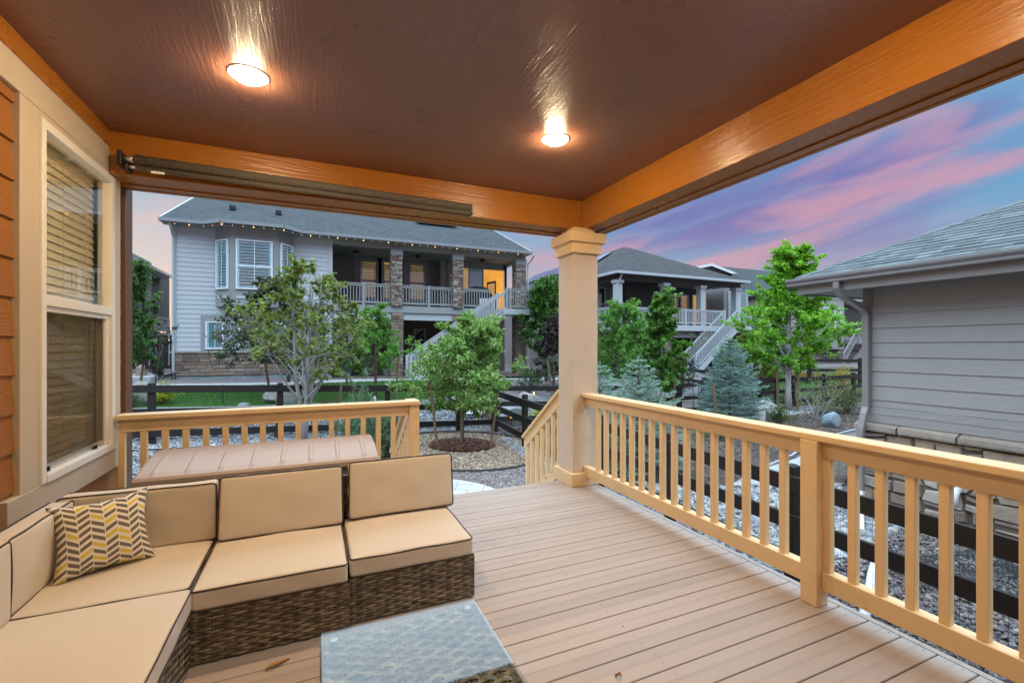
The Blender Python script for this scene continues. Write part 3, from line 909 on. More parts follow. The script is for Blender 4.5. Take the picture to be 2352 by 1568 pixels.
# near the camera, along the wall
t = module('section of the wicker sofa along the window wall, nearest the glass table', -1.215, -.515, 1.79, 2.453, 'ESN', 4)
add_cushion('seat_cushion', t, (-.845, 2.122, .291), XA, YA, ZA, .342, .331, .050, 41, .010)
wb = MB(); wb.box(-1.255, -1.216, 1.79, 2.455, .03, .60, (.3, .3, .3)); wb.build('back_panel', M['wicker'], t)
add_cushion('back_cushion', t, (-1.155, 2.115, .498), YA, ZA, (1, 0, 0), .338, .160, .052, 42, .008)
t = module('section of the wicker sofa along the wall at the very edge of the view', -1.215, -.515, 1.12, 1.782, 'E', 5)
add_cushion('seat_cushion', t, (-.845, 1.452, .291), XA, YA, ZA, .342, .331, .050, 51, .010)
add_cushion('back_cushion', t, (-1.155, 1.445, .498), YA, ZA, (1, 0, 0), .338, .160, .052, 52, .008)

# pillow
def pillow():
    n = 34; hw, hh, th = .192, .182, .082
    c = Vector((-.952, 2.850, .507))
    u = Vector((.905, .425, .035)); u.normalize()
    nrm = Vector((.40, -.86, .33)); nrm = (nrm - u * nrm.dot(u)).normalized(); w = nrm.cross(u) * 1.0
    mb = MB()
    for sgn in (1, -1):
        vs, uvs = [], []
        for j in range(n + 1):
            for i in range(n + 1):
                a, b = 2 * i / n - 1, 2 * j / n - 1
                pin = .15
                X = a * hw * (1 - pin * (1 - b * b) * abs(a) ** 2 * 1.0) ; Y = b * hh * (1 - pin * (1 - a * a) * abs(b) ** 2)
                f = (max(0, 1 - a * a) ** .42) * (max(0, 1 - b * b) ** .42)
                Z = sgn * th * f * (1 + .10 * math.sin(3 * a + 1) * math.sin(2.5 * b)) 
                Z += .006 * math.sin(9 * a + 4 * b) * (abs(a) ** 3 + abs(b) ** 3) * (1 - max(abs(a), abs(b)) ** 8)
                vs.append(c + u * X + w * Y + nrm * Z)
        fs, uv = [], []
        for j in range(n):
            for i in range(n):
                q = [(i, j), (i + 1, j), (i + 1, j + 1), (i, j + 1)]
                if sgn < 0: q.reverse()
                fs.append(tuple(b_ * (n + 1) + a_ for a_, b_ in q)); uv.append([(a_ / n, b_ / n) for a_, b_ in q])
        mb.add(vs, fs, None, uv)
    o = mb.build('throw_pillow', M['chevron'], None, smooth=True)
    weld(o)
    tag(o, 'cream throw pillow with grey and yellow zigzag stripes leaning in the sofa corner', 'pillow')
pillow()

M['pad'] = plain('clear_pad', (.42, .45, .46), .3, .05)
# ------------------------------------------------------------------ glass topped table
t = thing('coffee_table', 'low square wicker coffee table with a clear glass top reflecting the sky', 'coffee table', (.325, 1.55, 0))
x0, x1, y0, y1 = .022, .630, 1.243, 1.848
wb = MB()
weave(wb, (x0 + .006, y0 + .006, .02), XA, ZA, (0, -1, 0), x1 - x0 - .012, .30)
weave(wb, (x1 - .006, y0 + .006, .02), YA, ZA, (1, 0, 0), y1 - y0 - .012, .30)
weave(wb, (x1 - .006, y1 - .006, .02), (-1, 0, 0), ZA, (0, 1, 0), x1 - x0 - .012, .30)
weave(wb, (x0 + .006, y1 - .006, .02), (0, -1, 0), ZA, (-1, 0, 0), y1 - y0 - .012, .30)
weave(wb, (x0 + .006, y0 + .006, .322), XA, YA, ZA, x1 - x0 - .012, y1 - y0 - .012, .050, .025, .006)
wb.box(x0 + .02, x1 - .02, y0 + .02, y1 - .02, .02, .318, (.08, .08, .08))
wb.build('wicker_body', M['wicker'], t)
g_o = MB().box(x0, x1, y0, y1, .3445, .3505).build('glass_top', M['table_glass'], t, bevel=.002)
pb = MB()
for x in (x0 + .045, x1 - .045):
    for y in (y0 + .045, y1 - .045): pb.tube([(x, y, .333), (x, y, .3442)], .014, 16)
pb.build('suction_pad', M['pad'], t, smooth=False)

# ------------------------------------------------------------------ storage box
t = thing('storage_box', 'long tan resin storage box with a curved ribbed lid behind the sofa', 'storage box', (-.3, 3.77, 0))
MB().box(-1.0, .415, 3.54, 4.03, .012, .565).build('body', M['resin_dark'], t, bevel=.02)
def lid():
    xa, xb, ya, yb = -1.035, .445, 3.495, 4.055
    prof = [(ya, .560), (ya - .002, .590), (ya + .012, .606), (ya + .06, .622), (ya + .18, .648), (ya + .30, .668), (ya + .42, .680), (ya + .50, .684), (yb - .02, .680), (yb, .660), (yb, .56)]
    xs = [xa, xa + .006, xa + .02]
    ribs = [xa + .10 + i * (xb - xa - .2) / 7 for i in range(8)]
    for rx in ribs: xs += [rx - .018, rx - .008, rx + .008, rx + .018]
    xs += [xb - .02, xb - .006, xb]
    mb = MB(); vs = []
    for x in xs:
        ed = 0 if xa + .015 < x < xb - .015 else (.012 if x in (xa, xb) else .004)
        rb = any(abs(x - rx) < .01 for rx in ribs)
        for k, (y, z) in enumerate(prof):
            zz = z - (ed if z > .6 else 0)
            if rb and 3 <= k <= 5: zz += .007
            if rb and k in (7,): zz += .006
            vs.append((x, y, zz))
    P = len(prof); fs = []
    for i in range(len(xs) - 1):
        for k in range(P - 1): fs.append((i * P + k, (i + 1) * P + k, (i + 1) * P + k + 1, i * P + k + 1))
    fs.append(tuple(range(P))); fs.append(tuple((len(xs) - 1) * P + k for k in reversed(range(P))))
    mb.add(vs, fs)
    o = mb.build('lid', M['resin'], t, fixn=True, bevel=.004)
lid()
# fallen leaves on the planks
def dry_leaf(x, y, ln, wd, rot, label):
    u = Vector((math.cos(rot), math.sin(rot), 0)); v = Vector((-u.y, u.x, 0)); mb = MB(); vs = []
    for i in range(7):
        f = i / 6; w = wd * math.sin(math.pi * min(f * 1.05, 1)) + .001
        c = Vector((x, y, .004)) + u * (ln * (f - .5))
        for s_ in (-1, 0, 1): vs.append(c + v * (w * s_ * .5) + Vector((0, 0, .010 * abs(s_) + .007 * math.sin(f * 5))))
    fs = [(i * 3 + q, i * 3 + q + 1, (i + 1) * 3 + q + 1, (i + 1) * 3 + q) for i in range(6) for q in range(2)]
    mb.add(vs, fs)
    tag(mb.build('dry_leaf', plain('dry_leaf', (.36, .17, .05), .8, .3, 30), None), label, 'leaf', 'dry fallen leaves')
dry_leaf(-.15, 2.28, .11, .022, .5, 'long curled orange dry leaf at the foot of the wicker sofa')
x_, y_ = atD(1420, 1.96)[0], atD(1420, 1.96)[1]
dry_leaf(x_, y_, .030, .016, 2.2, 'tiny orange dry leaf alone on the open deck')
dry_leaf(.02, 2.02, .024, .012, 1.0, 'small pale dry leaf on the deck beside the glass table')

# =================================================================== GROUND
def m_ground(name, pal, scale, bump=.6, dist=.03, rough=.95):
    t = NT(name); o = t.tc.outputs['Object']
    vo = t.node('ShaderNodeTexVoronoi', {'Vector': o, 'Scale': scale})
    r = t.node('ShaderNodeSeparateColor', {0: vo.outputs['Color']}).outputs
    n = len(pal)
    c = t.ramp(r[0], [(i / n, p) for i, p in enumerate(pal)], 'CONSTANT')
    big = t.noise(o, .6, 4)
    c = t.mix(t.math('MULTIPLY', big, .4), c, mul(pal[0], .6))
    d = vo.outputs['Distance']
    t.put(t.p.inputs['Base Color'], t.mix(t.math('MULTIPLY', d, .9, clamp=True), c, mul(pal[0], .35)))
    t.p.inputs['Roughness'].default_value = rough
    t.bump(t.math('MULTIPLY', d, -1.0), bump, dist)
    return t.m
PURPLE = [(.17, .14, .145), (.24, .20, .20), (.30, .26, .25), (.21, .165, .155), (.34, .30, .285), (.14, .13, .14), (.28, .21, .19)]
BLUEGREY = [(.15, .165, .185), (.22, .235, .25), (.30, .31, .32), (.11, .12, .14), (.36, .36, .36), (.25, .23, .22)]
RIVER = [(.33, .35, .36), (.41, .42, .42), (.27, .29, .31), (.46, .46, .45), (.36, .33, .30), (.23, .25, .28)]
TAN = [(.34, .235, .15), (.43, .32, .215), (.26, .185, .13), (.47, .38, .275), (.35, .275, .215), (.20, .15, .12)]
MULCHD = [(.085, .06, .048), (.12, .085, .066), (.06, .045, .038), (.16, .12, .095)]
MULCHR = [(.12, .040, .024), (.17, .062, .036), (.08, .030, .02), (.21, .09, .055)]
M['ground'] = m_ground('gravelly_ground', PURPLE, 24)
M['bed_blue'] = m_ground('stone_bed', BLUEGREY, 22)
M['river'] = m_ground('river_stone_bed', RIVER, 16, .8, .05)
M['tan_bed'] = m_ground('pea_gravel_bed', TAN, 26)
M['mulch'] = m_ground('dark_mulch', MULCHD, 40)
M['mulch_red'] = m_ground('red_mulch', MULCHR, 45)
M['lawn'] = plain('lawn_soil', (.035, .075, .018), .95, .3, 6, .4, 60)
def m_pavers():
    t = NT('pavers'); o = t.tc.outputs['Object']
    br = t.node('ShaderNodeTexBrick', {'Vector': t.mapping(o, (1, 1, 1), (0, 0, .5)), 'Scale': 1.0, 'Mortar Size': .006, 'Brick Width': .42, 'Row Height': .26, 'Color1': (.40, .38, .36), 'Color2': (.50, .475, .45), 'Mortar': (.16, .15, .14)})
    n = t.noise(o, 14.0, 5)
    t.put(t.p.inputs['Base Color'], t.mix(t.math('MULTIPLY', n, .4), br.outputs[0], (.33, .31, .29))); t.p.inputs['Roughness'].default_value = .9
    t.bump(t.math('ADD', t.math('MULTIPLY', br.outputs[1], -1.0), t.math('MULTIPLY', n, .3)), .5, .01); return t.m
M['paver'] = m_pavers()

def ground():
    def ax(lo, hi, a, b, fine, coarse):
        v = [lo]
        while v[-1] < hi:
            v.append(v[-1] + (fine if a <= v[-1] < b else coarse))
        return v
    xs = ax(-150, 210, -12, 46, .5, 9.0); ys = ax(-20, 260, -4, 34, .5, 9.0)
    V = [(x, y, G(x, y)) for y in ys for x in xs]; n = len(xs)
    F = [(j * n + i, j * n + i + 1, (j + 1) * n + i + 1, (j + 1) * n + i) for j in range(len(ys) - 1) for i in range(n - 1)]
    np_mesh('ground', V, F, None, M['ground'], smooth=True, kind='structure')
ground()

def patch(name, poly, mat, dz, kind='structure', step=.5, skirt=0.0):
    bm = bmesh.new()
    bm.faces.new([bm.verts.new((x, y, 0)) for x, y in poly])
    xs = [p[0] for p in poly]; ys = [p[1] for p in poly]
    for a, lo, hi in ((0, min(xs), max(xs)), (1, min(ys), max(ys))):
        k = math.ceil(lo / step)
        while k * step < hi:
            co = [0, 0, 0]; no = [0, 0, 0]; co[a] = k * step; no[a] = 1
            bmesh.ops.bisect_plane(bm, geom=bm.verts[:] + bm.edges[:] + bm.faces[:], plane_co=co, plane_no=no)
            k += 1
    for f in bm.faces:
        if f.normal.z < 0: f.normal_flip()
    for v in bm.verts: v.co.z = G(v.co.x, v.co.y) + dz
    if skirt:
        ed = [e for e in bm.edges if e.is_boundary]
        r_ = bmesh.ops.extrude_edge_only(bm, edges=ed)
        for v in [g for g in r_['geom'] if isinstance(g, bmesh.types.BMVert)]: v.co.z -= skirt
    me = bpy.data.meshes.new(name); bm.to_mesh(me); bm.free(); me.materials.append(mat)
    o = bpy.data.objects.new(name, me); COL.objects.link(o); o["kind"] = kind; KEEP.append(o)
    return o
def ell(cx, cy, rx, ry, n=40, a0=0, a1=360):
    return [(cx + rx * math.cos(math.radians(a0 + (a1 - a0) * i / n)), cy + ry * math.sin(math.radians(a0 + (a1 - a0) * i / n))) for i in range(n + (0 if a1 - a0 == 360 else 1))]

P_RIVER1 = [(2.72, 2.3), (4.3, 2.9), (7.7, 3.5), (7.7, 4.3), (8.6, 5.2), (8.0, 6.0), (6.4, 5.3), (5.2, 5.9), (4.3, 6.6), (4.2, 9.9), (3.98, 9.9), (3.75, 7.4), (3.3, 5.9), (2.72, 5.1)]
P_DARK = [(2.72, -2.0), (7.7, -2.0), (7.7, 3.5), (4.3, 2.9), (2.72, 2.3)]
P_LEFT = [(-4.0, 4.4), (.8, 4.5), (.8, 7.6), (1.2, 9.2), (.6, 10.3), (-4.0, 10.35)]
P_LEFTW = [(-4.0, 10.35), (.6, 10.3), (1.6, 10.2), (1.8, 11.1), (-4.0, 11.1)]
P_TAN = ell(2.85, 9.15, 1.75, 1.75)
P_MUL = ell(2.94, 9.42, .72, .62)
P_PUR = [(.85, 5.2), (2.7, 5.1), (3.3, 5.9), (3.75, 7.4), (3.98, 9.9), (4.2, 10.9), (1.6, 10.9), (1.3, 9.2), (.85, 7.6)]
patch('river_rock_bed', P_RIVER1, M['river'], .010)
patch('river_rock_bed', P_LEFTW, M['river'], .010)
patch('stone_bed', P_LEFT, M['bed_blue'], .006)
patch('gravel_circle', P_TAN, M['tan_bed'], .012)
patch('mulch_ring', P_MUL, M['mulch_red'], .035, skirt=.04)
P_PATIO = [(2.42, 4.75)] + ell(1.25, 6.05, 1.38, 1.38, 30, -30, 210) + [(.5, 4.75)]
patch('patio', P_PATIO, M['paver'], .02, skirt=.06)
P_MULCH2 = [(4.35, 6.7), (5.3, 6.0), (6.4, 5.45), (7.9, 6.2), (9.6, 6.6), (11.5, 7.4), (14.2, 7.9), (19, 8.8), (26, 9.6), (26, 11.3), (4.4, 11.2)]
patch('mulch_bed', P_MULCH2, M['mulch'], .008)
P_RIVER2 = [(8.8, 5.3), (11.4, 6.9), (14.4, 7.6), (17.5, 8.3), (17.5, 5.6), (11.5, 4.6), (8.9, 4.5)]
patch('river_rock_bed', P_RIVER2, M['river'], .010)
P_RIVER3 = [(14.6, 10.3), (18.4, 10.6), (22, 10.9), (22, 11.25), (18, 11.2), (14.6, 10.9)]
patch('river_rock_bed', P_RIVER3, M['river'], .014)
patch('concrete_path', [(6.4, 5.5), (8.2, 4.9), (12.0, 5.6), (11.4, 7.0), (9.6, 6.5), (7.8, 6.1)], M['concrete'], .03, skirt=.08)
# beyond the back fence, in front of the big house
patch('stone_bed', [(-6, 11.3), (5.2, 11.3), (9.5, 12.5), (9.5, 15.3), (6, 15.5), (2, 15.3), (-2, 15.45), (-6, 15.6)], M['bed_blue'], .006)
P_LAWN = [(-4.6, 14.5), (-2, 14.4), (1.5, 14.75), (4.3, 15.2), (5.6, 16.2), (6.9, 19.25), (3.6, 19.25), (1.5, 18.93), (-2, 18.33), (-4.9, 18.2)]
patch('lawn', P_LAWN, M['lawn'], .012)
patch('concrete_path', [(-9.0, 18.25), (-2, 18.4), (1.5, 19.0), (4, 19.35), (8, 19.3), (12.5, 18.8), (12.5, 19.7), (7.0, 20.1), (2, 20.05), (-1, 18.95), (-9.0, 18.72)], M['concrete'], .02, skirt=.05)
P_LAWN2 = [(17.0, 13.2), (20, 12.6), (26, 12.4), (34, 13.0), (35, 15.5), (29, 18.2), (24.0, 18.8), (20.5, 18.0), (18.6, 16)]
patch('lawn', P_LAWN2, M['lawn'], .012)
patch('mulch_bed', [(16.2, 11.6), (36, 11.8), (36, 13.0), (26, 12.3), (20, 12.5), (17, 13.1), (18.5, 16), (20.4, 18.2), (24, 19.0), (29.2, 18.4), (33, 17), (35, 20), (24, 20.3), (16.2, 19.4)], M['mulch'], .006)
patch('patio', [(11.5, 14.8), (16.0, 14.6), (18.4, 16.2), (20.2, 18.4), (20.6, 21.2), (11.5, 21.2)], M['bed_blue'], .018)

def inpoly(P, poly):
    x, y = P[:, 0], P[:, 1]; ins = np.zeros(len(P), bool); n = len(poly); j = n - 1
    for i in range(n):
        xi, yi = poly[i]; xj, yj = poly[j]
        c = ((yi > y) != (yj > y)) & (x < (xj - xi) * (y - yi) / (yj - yi + 1e-12) + xi)
        ins ^= c; j = i
    return ins
def scatter(poly, n, rng, excl=()):
    p = np.array(poly); lo, hi = p.min(0), p.max(0)
    P = rng.uniform(lo, hi, (n * 4, 2)); m = inpoly(P, poly)
    for e in excl: m &= ~inpoly(P, e)
    return P[m][:n]
def ico_np(sub):
    bm = bmesh.new(); bmesh.ops.create_icosphere(bm, subdivisions=sub, radius=1); bm.verts.index_update()
    V = np.array([v.co[:] for v in bm.verts]); F = np.array([[v.index for v in f.verts] for f in bm.faces]); bm.free()
    return V, F
def rotmat(rng, n):
    q = rng.normal(size=(n, 4)); q /= np.linalg.norm(q, axis=1)[:, None]
    w, x, y, z = q.T
    return np.stack([np.stack([1 - 2 * (y * y + z * z), 2 * (x * y - z * w), 2 * (x * z + y * w)], 1),
                     np.stack([2 * (x * y + z * w), 1 - 2 * (x * x + z * z), 2 * (y * z - x * w)], 1),
                     np.stack([2 * (x * z - y * w), 2 * (y * z + x * w), 1 - 2 * (x * x + y * y)], 1)], 1)
def pebbles(label, poly, n, r0, r1, pal, seed, sub=1, smooth=True, excl=(), lift=.35, flat=.62, name='gravel'):
    rng = np.random.default_rng(seed)
    P = scatter(poly, n, rng, excl); n = len(P)
    z = np.array([G(a, b) for a, b in P])
    BV, BF = ico_np(sub)
    r = rng.uniform(r0, r1, n) * np.where(rng.random(n) < .12, 1.45, 1.0)
    sc = np.stack([rng.uniform(.8, 1.3, n), rng.uniform(.65, 1.0, n), rng.uniform(flat * .8, flat * 1.25, n)], 1) * r[:, None]
    jit = 1 + rng.uniform(-.13, .13, (n, len(BV), 1)) * (1 if not smooth else .6)
    V = BV[None] * jit * sc[:, None, :]
    tilt = rotmat(rng, n)
    az = rng.uniform(0, 6.28, n); tl = rng.normal(0, .35, (n, 2))
    ca, sa = np.cos(az), np.sin(az)
    X = V[..., 0] * ca[:, None] - V[..., 1] * sa[:, None]; Y = V[..., 0] * sa[:, None] + V[..., 1] * ca[:, None]
    Z = V[..., 2] + X * tl[:, :1] + Y * tl[:, 1:]
    V = np.stack([X + P[:, :1], Y + P[:, 1:], Z + (z + r * lift + .012)[:, None]], 2)
    F = (BF[None] + (np.arange(n) * len(BV))[:, None, None]).reshape(-1, 3)
    pal = np.array(pal); c = pal[rng.integers(0, len(pal), n)] * rng.uniform(.8, 1.2, (n, 1))
    C = np.repeat(c, len(BV), 0)
    o = np_mesh(name, V.reshape(-1, 3), F, C, M['pebble'], smooth=smooth, kind='stuff')
    tag(o, label, 'gravel')
pebbles('pale blue-white river stones beside the deck and its side fence', P_RIVER1, 6400, .026, .045, RIVER, 1, 2, excl=[[(6.4, 5.5), (8.2, 4.9), (12.0, 5.6), (11.4, 7.0), (9.6, 6.5), (7.8, 6.1)]])
pebbles('dark grey and pink crushed gravel between the deck and the neighbour wall', P_DARK, 15000, .013, .024, [(.13, .125, .13), (.20, .19, .19), (.27, .24, .235), (.16, .13, .125), (.34, .30, .29), (.10, .105, .115), (.26, .20, .18)], 2, 1, False)
pebbles('blue grey rounded stones behind the short railing', P_LEFT, 12000, .018, .032, BLUEGREY, 3, 1, excl=[P_PATIO])
pebbles('strip of white stones along the foot of the back fence', P_LEFTW, 1800, .022, .036, RIVER, 4, 1)
pebbles('tan pea gravel circle around the staked apple tree', P_TAN, 9000, .014, .026, TAN, 5, 1, excl=[P_MUL])
pebbles('purple grey gravel in front of the deck steps', P_PUR, 12000, .012, .022, PURPLE, 6, 1, False, excl=[P_TAN, P_PATIO])
pebbles('white river stones along the concrete path by the neighbour wall', P_RIVER2, 4200, .03, .05, RIVER, 7, 1)
pebbles('white stones behind the pale-trunked maple', P_RIVER3, 1500, .03, .05, RIVER, 8, 1)
pebbles('dark grey stones between the back fence and the lawn', [(-5, 11.4), (6, 11.4), (7.5, 15.0), (2, 15.2), (-5, 15.5)], 9000, .025, .04, BLUEGREY, 9, 1, excl=[P_LAWN])
def chips(label, poly, n, ln, pal, seed, mound=None, name='mulch_chips'):
    rng = np.random.default_rng(seed); P = scatter(poly, n, rng); n = len(P)
    z = np.array([G(a, b) for a, b in P]) + .045
    if mound:
        d = np.hypot((P[:, 0] - mound[0]) / mound[2], (P[:, 1] - mound[1]) / mound[3]); z += .07 * np.clip(1 - d * d, 0, 1)
    az = rng.uniform(0, 6.28, n); tl = rng.normal(0, .3, n); L = rng.uniform(.5, 1.3, n) * ln; w = L * rng.uniform(.12, .3, n)
    u = np.stack([np.cos(az), np.sin(az), tl], 1); v = np.stack([-np.sin(az), np.cos(az), rng.normal(0, .5, n)], 1)
    p = np.stack([P[:, 0], P[:, 1], z + rng.uniform(0, .015, n)], 1)
    V = np.stack([p - u * L[:, None] / 2 - v * w[:, None] / 2, p + u * L[:, None] / 2 - v * w[:, None] / 2, p + u * L[:, None] / 2 + v * w[:, None] / 2, p - u * L[:, None] / 2 + v * w[:, None] / 2], 1)
    F = (np.arange(4)[None] + (np.arange(n) * 4)[:, None])
    pal = np.array(pal); C = np.repeat(pal[rng.integers(0, len(pal), n)] * rng.uniform(.7, 1.3, (n, 1)), 4, 0)
    tag(np_mesh(name, V.reshape(-1, 3), F, C, M['pebble'], kind='stuff'), label, 'mulch')
chips('red brown shredded bark mulch heaped round the staked apple tree', P_MUL, 4500, .05, MULCHR, 1, (2.94, 9.42, .8, .7))
chips('dark bark mulch in the planting bed behind the neighbour house', P_MULCH2, 14000, .07, MULCHD + [(.22, .17, .14)], 2)
def grass(label, poly, n, h, seed, cols):
    rng = np.random.default_rng(seed); P = scatter(poly, n, rng); n = len(P)
    z = np.array([G(a, b) for a, b in P]) + .008
    az = rng.uniform(0, 6.28, n); H = rng.uniform(.55, 1.2, n) * h; w = .006
    lean = rng.normal(0, .35, (n, 2)) * H[:, None]
    b = np.stack([P[:, 0], P[:, 1], z], 1); s = np.stack([np.cos(az) * w, np.sin(az) * w, 0 * az], 1)
    V = np.stack([b - s, b + s, b + np.stack([lean[:, 0], lean[:, 1], H], 1)], 1)
    F = np.arange(3)[None] + (np.arange(n) * 3)[:, None]
    cols = np.array(cols); C = np.repeat(cols[rng.integers(0, len(cols), n)] * rng.uniform(.75, 1.25, (n, 1)), 3, 0)
    tag(np_mesh('grass', V.reshape(-1, 3), F, C, M['leaf'], kind='stuff'), label, 'grass')
GR = [(.05, .17, .022), (.065, .21, .03), (.04, .13, .018), (.085, .23, .035)]
grass('short mown green lawn in front of the big grey house', P_LAWN, 52000, .07, 1, GR)
grass('mown green lawn beyond the fence behind the pale-trunked maple', P_LAWN2, 36000, .08, 2, GR)
# edging strips
def edging(name, pts, label, mat, h=.06, w=.012):
    mb = MB()
    for a, b in zip(pts[:-1], pts[1:]):
        mb.bar((a[0], a[1], G(*a) + h / 2), (b[0], b[1], G(*b) + h / 2), w, h)
    tag(mb.build(name, mat, None), label, 'edging')
M['edge'] = plain('steel_edging', (.10, .105, .11), .5, .2, 6, metal=.4)
edging('garden_edging', ell(2.85, 9.15, 1.77, 1.77, 60), 'dark steel edging ring around the tan gravel circle', M['edge'], .07)
edging('garden_edging', [(-4, 10.33), (-1.5, 10.36), (.6, 10.3), (1.2, 10.2)], 'dark edging strip along the white stones under the back fence', M['edge'], .07, .02)
edging('garden_edging', [(8.3, 6.22), (9.6, 6.64), (11.5, 7.42), (14.3, 7.95), (19, 8.85)], 'grey edging curve between the mulch bed and the white stones', M['concrete'], .06, .05)
edging('garden_edging', [(-4.7, 14.46), (-2, 14.36), (1.5, 14.71), (4.3, 15.16), (5.7, 16.2), (7.0, 19.2)], 'low stone edging along the front of the lawn', M['concrete'], .07, .08)
edging('garden_edging', [(18.4, 16.1), (20.4, 18.15), (24.0, 18.95), (29.1, 18.35)], 'pale stone edging along the far side of the second lawn', M['concrete'], .10, .14)

# =================================================================== FENCES
def fence(label, pts, posts, rails, h, wire=True, wire_h=None, wstep=.10, wr=.0016, ph=.09):
    """rail fence along plan points pts (list of post positions)"""
    x0, y0 = pts[0]
    t = thing('rail_fence', label, 'fence', (x0, y0, G(x0, y0)), 'dark stained rail fences')
    for i, (x, y) in enumerate(pts):
        if not posts[i]: continue
        g = G(x, y); b = MB()
        b.box(x - ph / 2, x + ph / 2, y - ph / 2, y + ph / 2, g - .1, g + h)
        b.add([(x - ph / 2, y - ph / 2, g + h), (x + ph / 2, y - ph / 2, g + h), (x + ph / 2, y + ph / 2, g + h), (x - ph / 2, y + ph / 2, g + h), (x - ph / 4, y - ph / 4, g + h + .018), (x + ph / 4, y - ph / 4, g + h + .018), (x + ph / 4, y + ph / 4, g + h + .018), (x - ph / 4, y + ph / 4, g + h + .018)],
              [(0, 1, 5, 4), (1, 2, 6, 5), (2, 3, 7, 6), (3, 0, 4, 7), (4, 5, 6, 7)])
        b.build('post', M['fence'], t)
    for (xa, ya), (xb, yb) in zip(pts[:-1], pts[1:]):
        d = Vector((xb - xa, yb - ya, 0)); L = d.length; d.normalize(); s = Vector((d.y, -d.x, 0))
        for rz, rh in rails:
            off = s * (ph / 2 + .021)
            MB().bar(Vector((xa, ya, G(xa, ya) + rz)) + off + d * .003, Vector((xb, yb, G(xb, yb) + rz)) + off - d * .003, .038, rh).build('rail', M['fence'], t)
    if wire:
        w = MB(); wh = wire_h or h * .86
        for (xa, ya), (xb, yb) in zip(pts[:-1], pts[1:]):
            d = Vector((xb - xa, yb - ya, 0)); L = d.length; d.normalize(); s = Vector((d.y, -d.x, 0)) * -(ph / 2 + .004)
            n = int(L / (wstep * .5))
            for k in range(n):
                f = k / n; x, y = xa + (xb - xa) * f + s.x, ya + (yb - ya) * f + s.y; g = G(x, y)
                w.tube([(x, y, g + .02), (x, y, g + wh)], wr, 3, cap=False)
            zz = .04
            while zz < wh:
                a, b = Vector((xa, ya, G(xa, ya) + zz)) + s, Vector((xb, yb, G(xb, yb) + zz)) + s
                w.tube([a, b], wr, 3, cap=False); zz += wstep
        w.build('wire_mesh', M['wire'], t)
    return t
YF = 11.02
fx = [-7.6, aX(349, YF), aX(644, YF), aX(890, YF)]
R3 = [(.98, .14), (.56, .13), (.16, .13)]
bp = [(fx[0], YF)] + [(x, YF) for x in fx[1:]] + [(aX(1053, YF), YF), (4.30, YF)]
fence('dark three-rail fence running behind the grey-barked maple, across the yard from the house wall', bp, [1] * len(bp), [(1.115, .145), (.66, .135), (.24, .135)], 1.22, ph=.115)
b2 = [(4.30, YF + .3), (6.9, 11.25), (9.2, 11.3), (aX(1560, 11.4), 11.4), (13.6, 11.45), (aX(1745, 11.5), 11.5), (aX(1822, 11.55), 11.55), (aX(1893, 11.6), 11.6), (aX(1960, 11.7), 11.7), (24.5, 11.8)]
fence('dark three-rail fence behind the blue spruces, continuing the back fence line', b2, [0] + [1] * (len(b2) - 1), [(1.06, .14), (.64, .13), (.24, .13)], 1.20, wstep=.1, wr=.0018, ph=.12)
XF = 4.22
sf = [(4.30, YF - .12), (XF, atX(1205.6, 900, XF)[0]), (XF, 6.05), (XF, 4.55), (XF, atX(1819.6, 1068, XF)[0]), (XF + .02, .6), (XF + .04, -1.6)]
fence('dark three-rail fence with wire mesh running along the side yard beside the deck', sf, [1] * len(sf), [(1.02, .145), (.655, .14), (.29, .14)], 1.17, wr=.0013, ph=.10)
lf = [(15.9, 11.6), (15.4, 13.4), (14.6, 15.8), (13.8, 18.3), (13.2, 20.5)]
fence('dark rail fence climbing between the two houses behind the upright juniper', lf, [1] * 5, [(1.0, .14), (.55, .13)], 1.16, wstep=.12, wr=.002, ph=.11)
cf = [(23.6, 15.4), (26.5, 14.6), (29.5, 13.9), (32.5, 13.2)]
fence('dark rail fence at the far corner of the second lawn', cf, [1] * 4, [(1.25, .16), (.75, .15), (.3, .15)], 1.4, wire=False, ph=.14)

# =================================================================== HOUSES
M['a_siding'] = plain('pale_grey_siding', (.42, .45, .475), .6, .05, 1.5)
M['a_trim'] = plain('grey_trim', (.255, .265, .265), .6, .05, 2)
M['a_white'] = plain('pale_trim', (.40, .425, .43), .5, .04, 2)
M['a_dark'] = plain('shaded_porch_wall', (.20, .205, .205), .7, .08, 2)  # darker copy of the siding, porch shade put into the colour
M['white_frame'] = plain('white_frame', (.70, .73, .75), .4, .03, 2)
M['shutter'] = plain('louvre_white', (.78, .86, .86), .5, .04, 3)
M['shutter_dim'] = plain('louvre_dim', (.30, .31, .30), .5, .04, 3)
M['far_pane'] = glassmat('far_pane', (.84, .94, .97), 1.2)
M['dark_pane'] = glassmat('dark_pane', (.3, .33, .35), 1.2, (.02, .022, .025), .6)
M['grey_gutter'] = plain('grey_gutter', (.23, .25, .26), .35, .05, 2)
M['shingle_a'] = shingle('shingle_grey_green', (.030, .036, .039), (.070, .080, .084), .15, .33)
M['shingle_b'] = shingle('shingle_brown_grey', (.034, .033, .035), (.074, .072, .074), .15, .33)
M['shingle_d'] = shingle('shingle_near', (.115, .135, .145), (.225, .25, .26), .143, .30, .3)
M['lit_warm'] = emitmat('lit_room_warm', (1.0, .44, .06), 1.15, .55, 1.6)
M['lit_dim'] = emitmat('lit_room_dim', (1.0, .50, .14), .7, .5, 2.5)
M['bulb'] = emitmat('warm_bulb', (1.0, .50, .14), 5.0, .05)
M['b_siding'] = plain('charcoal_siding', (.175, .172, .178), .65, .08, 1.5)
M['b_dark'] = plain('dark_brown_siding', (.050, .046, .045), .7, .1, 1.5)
M['b_white'] = plain('pale_blue_trim', (.40, .43, .45), .5, .04, 2)
